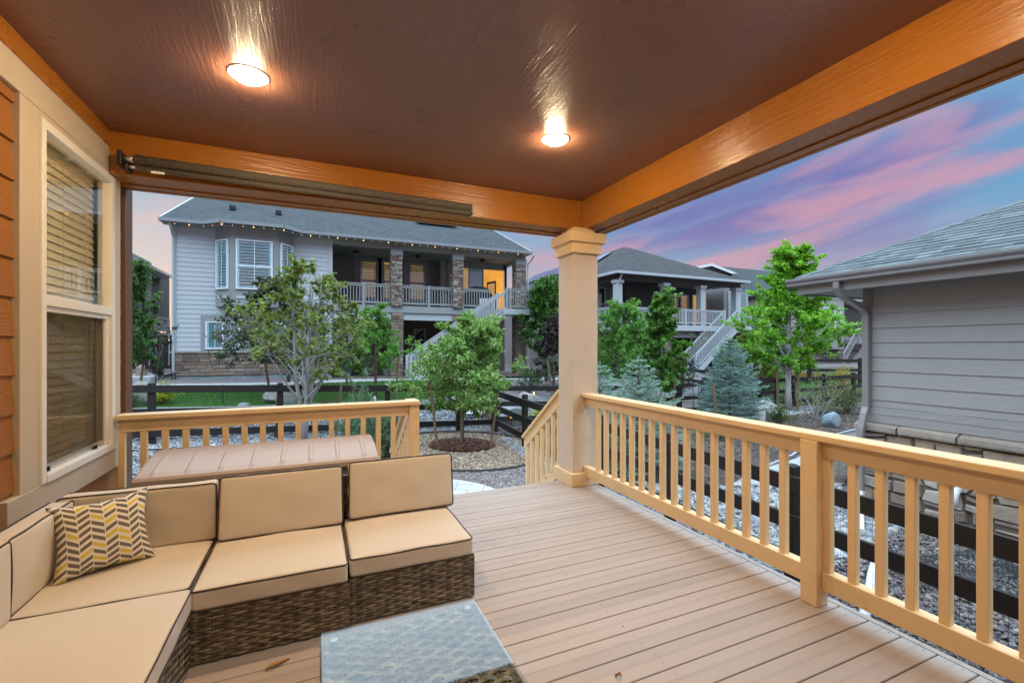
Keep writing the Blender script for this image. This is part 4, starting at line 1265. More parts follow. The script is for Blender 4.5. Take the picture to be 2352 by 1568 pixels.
M['c_siding'] = plain('warm_grey_siding', (.26, .25, .245), .65, .06, 1.5)
M['d_siding'] = grain_paint('taupe_siding', (.285, .275, .268), 1, .6, .06, .5, True, 1.0, .35)
M['d_trim'] = plain('taupe_trim', (.225, .205, .195), .5, .06, 3, .15, 60)
M['d_gutter'] = plain('taupe_gutter', (.215, .20, .195), .32, .05, 3)
M['brickdark'] = plain('dark_brick', (.11, .085, .075), .9, .3, 9, .5, 30)
def m_found():
    t = NT('foundation'); o = t.tc.outputs['Object']
    n = t.noise(t.mapping(o, (1, 1, 2.2)), 1.6, 6, .7); n2 = t.noise(o, 9, 4)
    c = t.ramp(n, [(.3, (.15, .19, .215)), (.55, (.22, .26, .28)), (.64, (.36, .40, .41)), (.75, (.20, .24, .26))])
    t.put(t.p.inputs['Base Color'], t.mix(t.math('MULTIPLY', n2, .3), c, (.14, .17, .19))); t.p.inputs['Roughness'].default_value = .9
    return t.m
M['foundation'] = m_found()

def roof_face(mb, pts, th=0.0):
    """pts: eave start, eave end, then the rest; uv in metres along / up the slope"""
    P = [Vector(p) for p in pts]
    u = (P[1] - P[0]).normalized(); n = (P[1] - P[0]).cross(P[2] - P[0]).normalized(); v = n.cross(u)
    if v.z < 0: v = -v
    uv = [((p - P[0]).dot(u), (p - P[0]).dot(v)) for p in P]
    order = list(range(len(P)))
    if n.z < 0: order.reverse()
    mb.add([P[i] for i in order], [tuple(range(len(P)))], None, [[uv[i] for i in order]])

STONES_A = [(.20, .145, .115), (.25, .18, .14), (.30, .225, .18), (.22, .175, .15), (.17, .12, .10), (.33, .265, .22), (.24, .20, .18)]
STONES_COL = [(.20, .12, .105), (.34, .30, .27), (.44, .41, .37), (.165, .10, .09), (.28, .21, .185), (.40, .35, .31), (.23, .15, .135), (.48, .46, .43)]
STONES_B = [(.25, .24, .225), (.18, .17, .16), (.32, .31, .295), (.12, .115, .11), (.22, .19, .16), (.28, .265, .24)]
STONES_D = [(0.439, 0.366, 0.293), (0.537, 0.470, 0.390), (0.366, 0.299, 0.250), (0.293, 0.232, 0.207), (0.610, 0.561, 0.488), (0.439, 0.348, 0.268), (0.329, 0.287, 0.287)]
GROUT = [(.15, .14, .13)]
def stonework(mb, o, u, n, W_, H_, pal, rng, rh=(.10, .19), rw=(.22, .55), gap=.008, depth=.03, wonk=.0):
    o, u, n = Vector(o), Vector(u), Vector(n); v = Vector((0, 0, 1))
    grout = GROUT[0]
    mb.add([o, o + u * W_, o + u * W_ + v * H_, o + v * H_], [(0, 1, 2, 3)], grout)
    def stone(x, z, w, h):
        d = depth * rng.uniform(.5, 1.2); c = mul(rng.choice(pal), rng.uniform(.8, 1.15))
        j = lambda a: rng.uniform(-a, a)
        g = gap
        q = [(x + g, z + g), (x + w - g, z + g), (x + w - g, z + h - g), (x + g, z + h - g)]
        q = [(a + j(wonk), b + j(wonk)) for a, b in q]
        e = min(.012, h * .2)
        base = [o + u * a + v * b for a, b in q]
        cx_, cz_ = x + w / 2, z + h / 2
        top = [o + u * (a + math.copysign(e, cx_ - a)) + v * (b + math.copysign(e, cz_ - b)) + n * (d * rng.uniform(.75, 1.1)) for a, b in q]
        mb.add(base + top, [(4, 5, 6, 7), (0, 1, 5, 4), (1, 2, 6, 5), (2, 3, 7, 6), (3, 0, 4, 7)], c)
    z = 0
    while z < H_ - .02:
        h = min(rng.uniform(*rh), H_ - z)
        if H_ - z - h < .06: h = H_ - z
        x = 0
        while x < W_ - .01:
            w = min(rng.uniform(*rw), W_ - x)
            if W_ - x - w < .08: w = W_ - x
            if h > .14 and w < .34 and rng.random() < .35:
                a = h * rng.uniform(.4, .6); stone(x, z, w, a); stone(x, z + a, w, h - a)
            else: stone(x, z, w, h)
            x += w
        z += h

def stone_post(name, parent, x0, x1, y0, y1, z0, z1, pal, seed, rh=(.07, .13), rw=(.10, .26)):
    rng = random.Random(seed); mb = MB()
    stonework(mb, (x0, y0, z0), (1, 0, 0), (0, -1, 0), x1 - x0, z1 - z0, pal, rng, rh, rw)
    stonework(mb, (x0, y1, z0), (0, -1, 0), (-1, 0, 0), y1 - y0, z1 - z0, pal, rng, rh, rw)
    stonework(mb, (x1, y0, z0), (0, 1, 0), (1, 0, 0), y1 - y0, z1 - z0, pal, rng, rh, rw)
    mb.box(x0 + .004, x1 - .004, y0 + .004, y1 - .004, z0, z1, (.17, .155, .145))
    return mb.build(name, M['stone'], parent)

def window(parent, o, u, n, W_, H_, split='hung', slats='shutter', pane='far_pane', lit=None, bar=.05, grid=False, frame='white_frame', expo=.085):
    """framed window: lower-left corner o, along u, facing n"""
    o, u, n = Vector(o), Vector(u).normalized(), Vector(n).normalized(); v = Vector((0, 0, 1))
    def bx(mb, a, b, c, d, n0, n1):
        mb.obox(o + u * ((a + b) / 2) + v * ((c + d) / 2) + n * ((n0 + n1) / 2), u, v, n, (b - a) / 2, (d - c) / 2, (n1 - n0) / 2)
    f = MB()
    bx(f, 0, bar, 0, H_, 0, .07); bx(f, W_ - bar, W_, 0, H_, 0, .07); bx(f, bar, W_ - bar, 0, bar, 0, .069); bx(f, bar, W_ - bar, H_ - bar, H_, 0, .069)
    if split == 'hung': bx(f, bar, W_ - bar, H_ * .47 - bar / 2, H_ * .47 + bar / 2, .002, .066)
    if split == 'slider': bx(f, W_ / 2 - bar * .6, W_ / 2 + bar * .6, bar, H_ - bar, .002, .066)
    fo = f.build('window', M[frame], parent)
    p = MB(); bx(p, bar * .8, W_ - bar * .8, bar * .8, H_ - bar * .8, .052, .056); p.build('pane', M[pane], fo)
    if grid:
        g = MB(); bx(g, W_ / 2 - .012, W_ / 2 + .012, bar, H_ - bar, .057, .062)
        if split == 'slider':
            g = MB(); bx(g, W_ * .27 - .01, W_ * .27 + .01, bar, H_ - bar, .057, .062); bx(g, W_ * .73 - .01, W_ * .73 + .01, bar, H_ - bar, .057, .062)
        g.build('glazing_bar', M[frame], fo)
    if slats:
        s = MB(); z = bar + .04; a = math.radians(38)
        bx(s, bar, bar + .06, bar, H_ - bar, .012, .034); bx(s, W_ - bar - .06, W_ - bar, bar, H_ - bar, .012, .034)
        while z < H_ - bar - .03:
            s.obox(o + u * (W_ / 2) + v * z + n * .026, u, (v * math.cos(a) + n * math.sin(a)), (v * -math.sin(a) + n * math.cos(a)), W_ / 2 - bar - .04, expo * .40, .005)
            z += expo
        s.build('louvre', M[slats], fo)
    b = MB(); bx(b, .01, W_ - .01, .01, H_ - .01, .001, .006); b.build('room_glow' if lit else 'room_dark', M[lit] if lit else M['dark_room'], fo)
    return fo

def rails(parent, p0, p1, h, mat, spacing=.125, w=.034, posts=(), top_h=.05, name='railing'):
    """railing between two points (z of walking surface in p); slope allowed"""
    p0, p1 = Vector(p0), Vector(p1); up = Vector((0, 0, 1))
    mb = MB(); mb.bar(p0 + up * (h - .02), p1 + up * (h - .02), .09, .04); mb.bar(p0 + up * (h - .085), p1 + up * (h - .085), .04, .08)
    mb.bar(p0 + up * .13, p1 + up * .13, .04, .07)
    ro = mb.build(name, mat, parent)
    d = (p1 - p0); L = math.hypot(d.x, d.y); n = max(1, int(L / spacing))
    src = MB().box(-w / 2, w / 2, -w / 2, w / 2, 0, h - .24)
    me = bpy.data.meshes.new('baluster'); me.from_pydata(src.v, [], src.f); me.materials.append(mat)
    copies(me, 'baluster', [p0 + d * ((i + .5) / n) + up * .155 for i in range(n)], ro)
    for f in posts:
        q = p0 + d * f
        MB().box(q.x - .055, q.x + .055, q.y - .055, q.y + .055, q.z, q.z + h + .02).build('post', mat, ro)
    return ro

# ------------------------------------------------------------------ big pale house beyond the lawn
YA = 20.7
A = thing('grey_house', 'large pale grey two-storey house with a covered upper deck and a string of eave lights', 'house', (2.0, YA, 0))
xl, xp = aX(397, YA), aX(762, YA)
xr = aX(1206.5, YA)
ZE = 6.05
# walls
bx0, bx1 = aX(494, YA), aX(676, YA)
mb = MB()
lap(mb, (xl, YA), (xp, YA), 1.25, ZE - .05, .178, (0, -1), t=.021, base=.004)
lap(mb, (xl, YA + 9.5), (xl, YA), 1.25, ZE - .05, .178, (-1, 0), t=.03, base=.004)
mb.add([(xl, YA, ZE - .06), (xl, YA + 9.5, ZE - .06), (xl, YA + 9.5, 9.9)], [(0, 1, 2)])
mb.build('siding_wall', M['a_siding'], A)
mb = MB(); mb.box(xl - .02, xl + .12, YA - .04, YA - .002, 1.26, ZE - .06); mb.box(xp - .14, xp + .03, YA - .042, YA + .05, 1.26, ZE - .06)
mb.build('corner_board', M['a_white'], A)
rng = random.Random(8); mb = MB(); stonework(mb, (xl - .02, YA - .03, .30), (1, 0, 0), (0, -1, 0), xp - xl + .05, .88, STONES_A, rng, (.10, .17), (.2, .6), .005, .035); stonework(mb, (xl - .02, YA + 3, .30), (0, -1, 0), (-1, 0, 0), 3.03, .88, STONES_A, rng, (.10, .17), (.2, .6), .005, .035)
mb.build('stone_base', M['stone'], A)
mb = MB(); x = xl - .06
while x < xp:
    w_ = rng.uniform(.5, .9); mb.box(x, min(x + w_ - .015, xp + .05), YA - .11, YA - .001, 1.18, 1.249, mul((.40, .39, .37), rng.uniform(.85, 1.1))); x += w_
mb.build('stone_ledge', M['stone'], A)
MB().box(xl, xp, YA - .01, YA + .3, -.4, .30).build('foundation', M['foundation'], A)
# bay window
yb = 20.08
fx0, fx1 = aX(531, yb), aX(637, yb)
zb0, zb1 = atY(590, 702, yb)[1] - .03, ZE - .05
BP = [(bx0, YA), (fx0, yb), (fx1, yb), (bx1, YA)]
mb = MB(); mb.prism(BP, lambda u, v, t: (u, v, t), zb0, zb1); bay = mb.build('bay_window', M['a_trim'], A, fixn=True)
zw0, zw1 = 3.62, 5.52
for i, (a, b) in enumerate(zip(BP[:-1], BP[1:])):
    d = Vector((b[0] - a[0], b[1] - a[1], 0)); L = d.length; d.normalize(); n = Vector((d.y, -d.x, 0))
    m_ = .14 if i != 1 else .16
    s = MB(); lap(s, (a[0] + d.x * m_, a[1] + d.y * m_), (b[0] - d.x * m_, b[1] - d.y * m_), zb0 + .30, zw0 - .22, .178, (n.x, n.y), t=.035, base=.012)
    s.build('siding_panel', M['a_siding'], bay)
    W_ = L - 2 * m_ + (.0 if i == 1 else .04)
    o = Vector((a[0], a[1], zw0)) + d * (m_ - (.0 if i == 1 else .02)) + n * .004
    window(bay, o, d, n, W_, zw1 - zw0, 'hung' if i == 1 else 'fixed', grid=True, expo=.12)
# lower windows
wx0, zt = atY(473, 738, YA); wx1 = aX(552, YA); zb_ = 1.32
mb = MB(); mb.box(wx0 - .16, wx1 + .16, YA - .036, YA - .034, 1.26, zt + .02); mb.box(wx0 - .16, wx1 + 2.9, YA - .045, YA - .003, zt + .0201, zt + .24); mb.box(wx0 - .16, wx0 - .002, YA - .045, YA - .0031, 1.26, zt + .02); mb.box(wx1 + .002, wx1 + 1.0, YA - .045, YA - .0031, 1.26, zt + .02)
mb.build('window_trim', M['a_trim'], A)
window(A, (wx0, YA - .036, zb_), (1, 0, 0), (0, -1, 0), wx1 - wx0, zt - zb_, 'slider', grid=True)
window(A, (wx1 + 1.02, YA - .036, zb_), (1, 0, 0), (0, -1, 0), wx1 - wx0, zt - zb_, 'slider', grid=True)
# porch: deck, floor, back walls
ZD = 3.24
YB = 23.7
xj = aX(1012, 22.9)
xw = aX(1163, 22.9)
mb = MB(); mb.box(xp, xr + .1, YA - .05, YA + .12, ZD - .30, ZD); mb.box(xp, xr, YA + .121, YB, ZD - .14, ZD - .001)
mb.build('deck_fascia', M['a_trim'], A)
MB().box(xp, aX(1066, YA), YA + .03, YA + .3, ZD - .62, ZD - .301).build('deck_beam', M['a_white'], A)
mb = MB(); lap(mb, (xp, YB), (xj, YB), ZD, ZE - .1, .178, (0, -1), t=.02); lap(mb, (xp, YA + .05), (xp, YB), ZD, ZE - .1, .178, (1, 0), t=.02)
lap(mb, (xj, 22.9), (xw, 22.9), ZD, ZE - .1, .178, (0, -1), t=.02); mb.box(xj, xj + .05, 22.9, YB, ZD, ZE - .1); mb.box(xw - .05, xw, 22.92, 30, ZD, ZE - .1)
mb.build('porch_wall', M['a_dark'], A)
mb = MB(); mb.box(xw - .2, xw + .012, 22.85, 22.879, ZD, ZE - .1); mb.box(xj - .012, xj + .25, 22.85, 22.879, ZD, ZE - .1); mb.build('corner_board', M['a_trim'], A)
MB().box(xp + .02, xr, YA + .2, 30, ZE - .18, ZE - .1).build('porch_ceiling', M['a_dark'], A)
mb = MB(); mb.box(xp, xr + .02, YA - .02, YA + .22, ZE - .28, ZE - .06); mb.box(xr - .2, xr + .021, YA + .221, 30, ZE - .28, ZE - .06); mb.build('porch_beam', M['a_trim'], A)
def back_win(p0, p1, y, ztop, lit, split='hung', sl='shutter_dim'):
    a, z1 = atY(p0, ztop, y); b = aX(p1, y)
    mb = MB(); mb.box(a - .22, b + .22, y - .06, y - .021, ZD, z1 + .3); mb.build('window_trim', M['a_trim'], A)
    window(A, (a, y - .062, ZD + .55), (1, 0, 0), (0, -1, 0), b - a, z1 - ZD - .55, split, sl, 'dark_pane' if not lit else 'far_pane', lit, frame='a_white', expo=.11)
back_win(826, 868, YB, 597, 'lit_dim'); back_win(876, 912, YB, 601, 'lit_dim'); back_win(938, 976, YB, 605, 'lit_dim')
# sliding door with the lit room
yd = 22.9
dx0, dz1 = atY(1037, 612, yd); dxm = aX(1076, yd); dxn = aX(1108, yd); dx1 = aX(1158, yd)
mb = MB(); mb.box(dx0 - .2, dx1 + .12, yd - .05, yd - .021, ZD, dz1 + .28); mb.build('door_trim', M['a_trim'], A)
mb = MB()
for a, b, c, d_ in ((dx0, dx1, dz1 - .05, dz1), (dx0, dx0 + .05, ZD, dz1 - .05), (dx1 - .05, dx1, ZD, dz1 - .05), (dxm - .03, dxm + .03, ZD, dz1 - .05), (dxn - .04, dxn + .04, ZD, dz1 - .05)):
    mb.box(a, b, yd - .10, yd - .0505, c, d_)
door = mb.build('sliding_door', M['a_white'], A)
MB().box(dx0 + .05, dxn - .04, yd - .075, yd - .07, ZD, dz1 - .05).build('pane', M['far_pane'], door)
MB().box(dx0 + .05, dxm, yd - .057, yd - .0515, ZD, dz1 - .05).build('room_glow', M['lit_dim'], door)
MB().box(dxm, dxn - .04, yd - .057, yd - .0515, ZD, dz1 - .05).build('blind', M['shutter'], door)
MB().box(dxn + .04, dx1 - .05, yd - .057, yd - .0515, ZD, dz1 - .05).build('room_glow', M['lit_warm'], door)
q0, q1 = aX(1117, yd), aX(1138, yd)
mb = MB(); mb.prism([(q0, 3.3), (q1 + .02, 3.36), (q1, 4.98), (q0, 4.85)], lambda u, v, t: (u, t, v), yd - .066, yd - .0575); fr = mb.build('picture_frame', M['black_metal'], door, fixn=True)
MB().prism([(q0 + .06, 3.4), (q1 - .07, 3.45), (q1 - .08, 4.85), (q0 + .06, 4.75)], lambda u, v, t: (u, t, v), yd - .068, yd - .0665).build('picture', M['lit_dim'], fr, fixn=True)  # picture surface emits, its lit look is put into the material
# columns
for i, (p, q) in enumerate(((898.6, 923), (1040, 1063), (1184.7, 1206.5))):
    a, b = aX(p, YA - .05), aX(q, YA - .05)
    stone_post('stone_column', A, a, b, YA - .14, YA - .14 + (b - a), ZD - .02, ZE - .55, STONES_COL, 30 + i)
    MB().box(a - .03, b + .03, YA - .17, YA - .11 + (b - a), ZE - .55, ZE - .281).build('column_cap', M['a_trim'], A)
    if i: 
        pass
    a2, b2 = a + .02, b + .06
    stone_post('stone_column', A, a2, b2, YA - .02, YA + .45, -.3, ZD - .30, STONES_A, 50 + i, (.12, .2), (.2, .5))
# railings and stair
c1, c2, c3 = aX(898.6, YA), aX(1040, YA), aX(1184.7, YA)
c1b, c2b, c3b = aX(923, YA), aX(1063, YA), aX(1206.5, YA)
rails(A, (xp + .05, YA + .02, ZD), (c1, YA + .02, ZD), .95, M['a_trim'], posts=(.51,))
rails(A, (c1b, YA + .02, ZD), (c2, YA + .02, ZD), .95, M['a_trim'], posts=(.52,))
yl = 19.62
lx0, lx1 = aX(1160, yl), aX(1229, yl)
rails(A, (c2b, YA + .02, ZD), (lx0 - .3, YA + .02, ZD), .95, M['a_trim'])
rails(A, (lx0 + .1, yl + .05, ZD - .05), (lx1, yl + .05, ZD - .05), .97, M['a_trim'], posts=(0.0, .12, 1.0))
rails(A, (lx1, yl + .05, ZD - .05), (lx1, YA + .3, ZD - .05), .97, M['a_trim'])
MB().box(lx0 - .1, lx1 + .12, yl - .04, YA - .051, ZD - .31, ZD - .05).build('landing', M['a_white'], A)
sx1, sz1 = aX(944, yl), -.0
for yy in (yl + .05, yl + .95):
    rails(A, (lx0 + .05, yy, ZD - .15), (sx1, yy, sz1 + .05), .98, M['a_white'], .13, posts=(1.0,), name='stair_railing')
mb = MB(); ns = 17
for k in range(ns):
    f = (k + .5) / ns; x_ = lx0 + (sx1 - lx0) * f; z_ = ZD - .15 + (sz1 - ZD + .1) * f
    mb.box(x_ - .15, x_ + .15, yl + .08, yl + .93, z_ - .04, z_)
for yy in (yl + .06, yl + .95):
    mb.bar((lx0, yy, ZD - .32), (sx1, yy, sz1 - .13), .045, .26)
mb.build('stair', M['a_white'], A)
# lower patio
mb = MB(); mb.box(xp + .02, xr, 23.4, 23.6, -.2, ZD - .2); mb.box(xp, xp + .02, YA + .05, 23.4, -.2, ZD - .3); mb.build('patio_wall', M['brickdark'], A)
for p, q in ((820, 855), (951, 977)):
    a, z1 = atY(p, 755, 23.38); b = aX(q, 23.38)
    window(A, (a, 23.395, .35), (1, 0, 0), (0, -1, 0), b - a, z1 - .35, 'fixed', None, 'dark_pane', None, frame='a_white')
mb = MB(); mb.box(xp - .2, xr + .6, YA - .35, 23.4, -.35, .07); mb.build('patio_slab', M['brickdark'], A)
mb = MB(); x = xp - .2; rng = random.Random(3)
while x < xr + .6:
    mb.box(x, x + .28, YA - .56, YA - .355, -.03, .075, mul((.21, .15, .12), rng.uniform(.75, 1.25))); x += .29
mb.build('patio_edging', M['stone'], A)
# roof
ex0, ex1 = aX(365, 20.2), aX(1221, 20.2)
yr, zr = 30.0, ZE + .06 + (30.0 - 20.2) * .44
mb = MB(); zt_ = ZE + .06
roof_face(mb, [(ex0, 20.2, zt_), (ex1, 20.2, zt_), (ex1, yr, zr), (ex0, yr, zr)])
roof_face(mb, [(ex1, 39.8, zt_), (ex0, 39.8, zt_), (ex0, yr, zr), (ex1, yr, zr)])
g0, g1 = aX(466, 20.2), aX(692, 20.2)
h0, h1 = aX(508, 19.62), aX(652, 19.62)
ap = [(aX(557, 23.5), 23.5, ZE + .08 + 3.3 * .44 + .02), (aX(590, 23.5), 23.5, ZE + .08 + 3.3 * .44 + .02)]
roof_face(mb, [(g0, 20.18, zt_ + .01), (h0, 19.62, zt_ + .0), ap[0]]); roof_face(mb, [(h0, 19.62, zt_), (h1, 19.62, zt_), ap[1], ap[0]]); roof_face(mb, [(h1, 19.62, zt_), (g1, 20.18, zt_ + .01), ap[1]])
mb.build('roof', M['shingle_a'], A)
mb = MB()
E5 = [(ex0, 20.2), (g0, 20.2), (h0, 19.62), (h1, 19.62), (g1, 20.2), (ex1, 20.2)]
for a, b in zip(E5[:-1], E5[1:]):
    mb.bar((a[0], a[1] - .04, ZE - .0), (b[0], b[1] - .04, ZE - .0), .13, .125)
mb.bar((ex0, 20.2, zt_ - .06), (ex0, yr, zr - .06), .05, .14); mb.bar((ex1, 20.2, zt_ - .06), (ex1, yr, zr - .06), .05, .14)
mb.build('gutter', M['grey_gutter'], A)
mb = MB(); mb.box(ex0 + .03, ex1 - .03, 20.22, YA + .02, ZE - .075, ZE - .055); mb.prism([(h0 + .1, 19.72), (h1 - .1, 19.72), (g1, 20.25), (g0, 20.25)], lambda u, v, t: (u, v, t), ZE - .078, ZE - .058); mb.build('soffit', M['a_trim'], A, fixn=True)
mb = MB(); X_ = xl + .03; yd_ = YA - .08
mb.tube([(X_ - .05, 20.2, ZE - .06), (X_, 20.3, ZE - .2), (X_, yd_, ZE - .5), (X_, yd_, .42)], .045, 8)
Xr = xr + .1; mb.tube([(Xr + .18, 20.25, ZE - .06), (Xr + .15, 20.4, ZE - .25), (Xr, YA - .1, ZE - .5), (Xr, YA - .1, .1)], .04, 8)
mb.build('downspout', M['a_white'], A)
MB().tube([(X_, yd_, .44), (X_ + .03, yd_ - .05, .25), (X_ + .02, yd_ - .15, .1), (X_ - .06, yd_ - .25, .03)], .065, 10).build('drain_elbow', M['black_metal'], A, smooth=True)
for p, q in ((535, 462), (640, 473)):
    a, z_ = atY(p, q, 23.2)
    mb = MB().box(a - .12, a + .12, 23.05, 23.3, ZE + .1 + 3 * .44 - .05, ZE + .1 + 3 * .44 + .12)
    mb.build('roof_vent', M['black_metal'], A)
MB().box(aX(975, 23), aX(1072, 23), 24.6, 27.6, 0, .05).build('solar_panel', M['dark_pane'], A)
sp = KEEP[-1]; sp.data.transform(Matrix.Translation((0, 0, 0)))
for v in sp.data.vertices:
    wy = v.co.y + ORG[A.as_pointer()].y; v.co.z += zt_ + (wy - 20.2) * .44 + .10
# eave light string
t = thing('eave_lights', 'string of small warm bulbs glowing under the eave of the large pale house', 'string lights', (xl, 20.15, ZE))
pts = []
for a, b in zip(E5[:-1], E5[1:]):
    L = math.hypot(b[0] - a[0], b[1] - a[1]); n_ = max(1, int(L / .34))
    for k in range(n_): pts.append((a[0] + (b[0] - a[0]) * k / n_, a[1] + .10 + (b[1] - a[1]) * k / n_))
pts = [p for p in pts if p[0] > xl]
MB().tube([(x, y, ZE - .085) for x, y in pts], .004, 4).build('cable', M['black_metal'], t)
bs = []
for i, (x, y) in enumerate(pts):
    r_ = .019 if i % 3 == 1 else .009
    bs.append((x, y, ZE - .10, r_))
me = {}
for r_ in (.019, .009):
    s = MB().ico((0, 0, 0), (r_, r_, r_), 2); m_ = bpy.data.meshes.new('bulb'); m_.from_pydata(s.v, [], s.f); m_.materials.append(M['bulb']); me[r_] = m_
for r_ in me: copies(me[r_], 'bulb', [(x, y, z) for x, y, z, q in bs if q == r_], t)
# ceiling fans
def fan(px, py, y, label):
    x, z = atY(px, py, y); t = thing('ceiling_fan', label, 'ceiling fan', (x, y, ZE - .18), 'dark ceiling fans over the upper deck')
    MB().tube([(x, y, ZE - .18), (x, y, z + .05)], .02, 8).build('rod', M['black_metal'], t)
    MB().tube([(x, y, z + .08), (x, y, z + .05), (x, y, z - .10), (x, y, z - .16)], [.05, .13, .12, .06], 14).build('motor', M['black_metal'], t, smooth=True)
    MB().tube([(x, y, z - .16), (x, y, z - .22), (x, y, z - .27)], [.08, .09, .03], 12).build('lamp_bowl', M['a_trim'], t, smooth=True)
    for k in range(5):
        a = k * 1.2566 + px; d = Vector((math.cos(a), math.sin(a), 0)); s = Vector((-d.y, d.x, .25)).normalized()
        b = MB(); c = Vector((x, y, z)); b.obox(c + d * .48, d, s, d.cross(s), .36, .075, .006); b.obox(c + d * .13, d, s, d.cross(s), .08, .02, .006); b.build('blade', M['black_metal'], t)
fan(818, 574, 22.2, 'dark ceiling fan in the deck bay next to the bay window wall')
fan(960, 586, 22.1, 'dark ceiling fan in the middle bay between the stone columns')
fan(1108, 596, 21.9, 'dark ceiling fan in front of the lit sliding door')
# things on the upper deck and patio
gx, _ = atY(1097, 660, 22.0)
t = thing('covered_grill', 'black covered barbecue grill on the upper deck before the sliding door', 'grill', (gx, 22.0, ZD))
mb = MB(); mb.prism([(-.75, 0), (.75, 0), (.72, .85), (.62, .92), (.50, 1.14), (.25, 1.22), (-.25, 1.22), (-.50, 1.14), (-.62, .92), (-.72, .85)], lambda u, v, t_: (gx + u, t_, ZD + v), 21.7, 22.3)
mb.build('cover', M['black_metal'], t, fixn=True, bevel=.04)
MB().box(gx - .02, gx + .46, 21.62, 21.695, ZD + .28, ZD + .62).build('panel', M['white_frame'], t)
def patio_box(name, label, cat, p0, p1, y, ztop, mat, depth=.7):
    a, z1 = atY(p0, ztop, y); b = aX(p1, y); t = thing(name, label, cat, ((a + b) / 2, y, .07))
    return t, a, b, z1
t, a, b, z1 = patio_box('hot_tub', 'square dark blue hot tub cabinet at the corner of the lower patio', 'hot tub', 768, 808, 21.3, 797, None)
MB().box(a, b, 21.3, 22.9, .071, z1 - .10).build('cabinet', plain('tub_navy', (.02, .032, .045), .5, .1), t, bevel=.03)
MB().box(a - .02, b + .02, 21.28, 22.92, z1 - .10, z1).build('cover', M['black_metal'], t, bevel=.03)
t, a, b, z1 = patio_box('patio_armchair', 'brown wicker armchair in shade on the lower patio', 'armchair', 832, 864, 21.8, 815, None)
MB().box(a, b, 21.8, 22.6, .10, .45).build('seat', M['brickdark'], t, bevel=.03); MB().box(a, b, 22.45, 22.6, .451, z1).build('backrest', M['brickdark'], t, bevel=.03)
MB().box(a, a + .14, 21.8, 22.44, .451, .66).build('armrest', M['brickdark'], t, bevel=.02); MB().box(b - .14, b, 21.8, 22.44, .451, .66).build('armrest', M['brickdark'], t, bevel=.02)
t, a, b, z1 = patio_box('fire_table', 'round grey stone fire table beside the patio column', 'fire table', 882, 918, 21.2, 812, None)
rr = (b - a) / 2; cx_ = (a + b) / 2
mb = MB(); rng = random.Random(5); z_ = .072
while z_ < z1 - .06:
    for k in range(14):
        a0, a1 = 2 * math.pi * k / 14 + z_ * 9, 2 * math.pi * (k + .93) / 14 + z_ * 9; ro = rr * rng.uniform(.93, 1.0)
        mb.prism([(math.cos(a0), math.sin(a0)), (math.cos(a1), math.sin(a1)), (math.cos(a1) * .7, math.sin(a1) * .7), (math.cos(a0) * .7, math.sin(a0) * .7)], lambda u, v, t_: (cx_ + u * ro, 21.6 + v * ro, t_), z_, z_ + .075, mul((.15, .165, .165), rng.uniform(.7, 1.3)))
    z_ += .08
mb.build('stone_drum', M['stone'], t, fixn=True); MB().tube([(cx_, 21.6, z1 - .06), (cx_, 21.6, z1)], rr * 1.05, 24).build('top', M['a_trim'], t)

# ------------------------------------------------------------------ charcoal house with the lit deck windows
YB0 = 21.0; ZB = 5.68; YC = 21.55; ZBD = 2.74
B = thing('charcoal_house', 'charcoal house with hipped roof, pale deck columns and orange lit windows', 'house', (20, YC, -.2))
bl_, br_ = 15.65, 26.1
ax_, ay_, az_ = 20.35, 26.6, 8.55
mb = MB()
roof_face(mb, [(bl_, YB0, ZB), (br_, YB0, ZB), (ax_ + .5, ay_, az_), (ax_, ay_, az_)])
roof_face(mb, [(bl_, 44, ZB), (bl_, YB0, ZB), (ax_, ay_, az_), (ax_, 38, az_)])
roof_face(mb, [(br_, YB0, ZB), (br_, 44, ZB), (ax_ + .5, 38, az_), (ax_ + .5, ay_, az_)])
roof_face(mb, [(br_, 44, ZB), (bl_, 44, ZB), (ax_, 38, az_), (ax_ + .5, 38, az_)])
mb.add([(ax_, ay_, az_), (ax_ + .5, ay_, az_), (ax_ + .5, 38, az_), (ax_, 38, az_)], [(0, 1, 2, 3)], None, [[(0, 0), (1, 0), (1, 9), (0, 9)]])
mb.build('roof', M['shingle_b'], B)
mb = MB(); mb.bar((bl_ - .06, YB0 - .06, ZB - .05), (br_ + .06, YB0 - .06, ZB - .05), .13, .15); mb.bar((bl_ - .06, YB0 + .01, ZB - .05), (bl_ - .06, 44, ZB - .05), .13, .15)
mb.build('gutter', M['b_white'], B)
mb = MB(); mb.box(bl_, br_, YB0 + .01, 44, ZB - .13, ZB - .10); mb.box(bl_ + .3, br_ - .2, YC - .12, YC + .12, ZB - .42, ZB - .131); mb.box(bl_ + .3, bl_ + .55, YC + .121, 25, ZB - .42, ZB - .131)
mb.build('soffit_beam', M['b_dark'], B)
slope = (az_ - ZB) / (ax_ - bl_)
def panel(y0, y1, d0, d1):
    m = MB(); n = Vector((-slope, 0, 1)).normalized()
    P = [(bl_ + d0, y0), (bl_ + d0, y1), (bl_ + d1, y1), (bl_ + d1, y0)]
    q = [Vector((x, y, ZB + (x - bl_) * slope)) for x, y in P]
    m.add([p + n * .08 for p in q] + [p + n * .13 for p in q], [(4, 5, 6, 7)[::-1], (0, 1, 5, 4), (1, 2, 6, 5), (2, 3, 7, 6), (3, 0, 4, 7)])
    return m.build('solar_panel', M['solar'], B, fixn=True)
_t = NT('solar_glass'); _t.put(_t.p.inputs['Base Color'], (.03, .045, .07)); _t.p.inputs['Roughness'].default_value = .12; _t.p.inputs['Specular IOR Level'].default_value = 1.0; _t.p.inputs['Coat Weight'].default_value = 1.0; _t.p.inputs['Coat Roughness'].default_value = .05; M['solar'] = _t.m
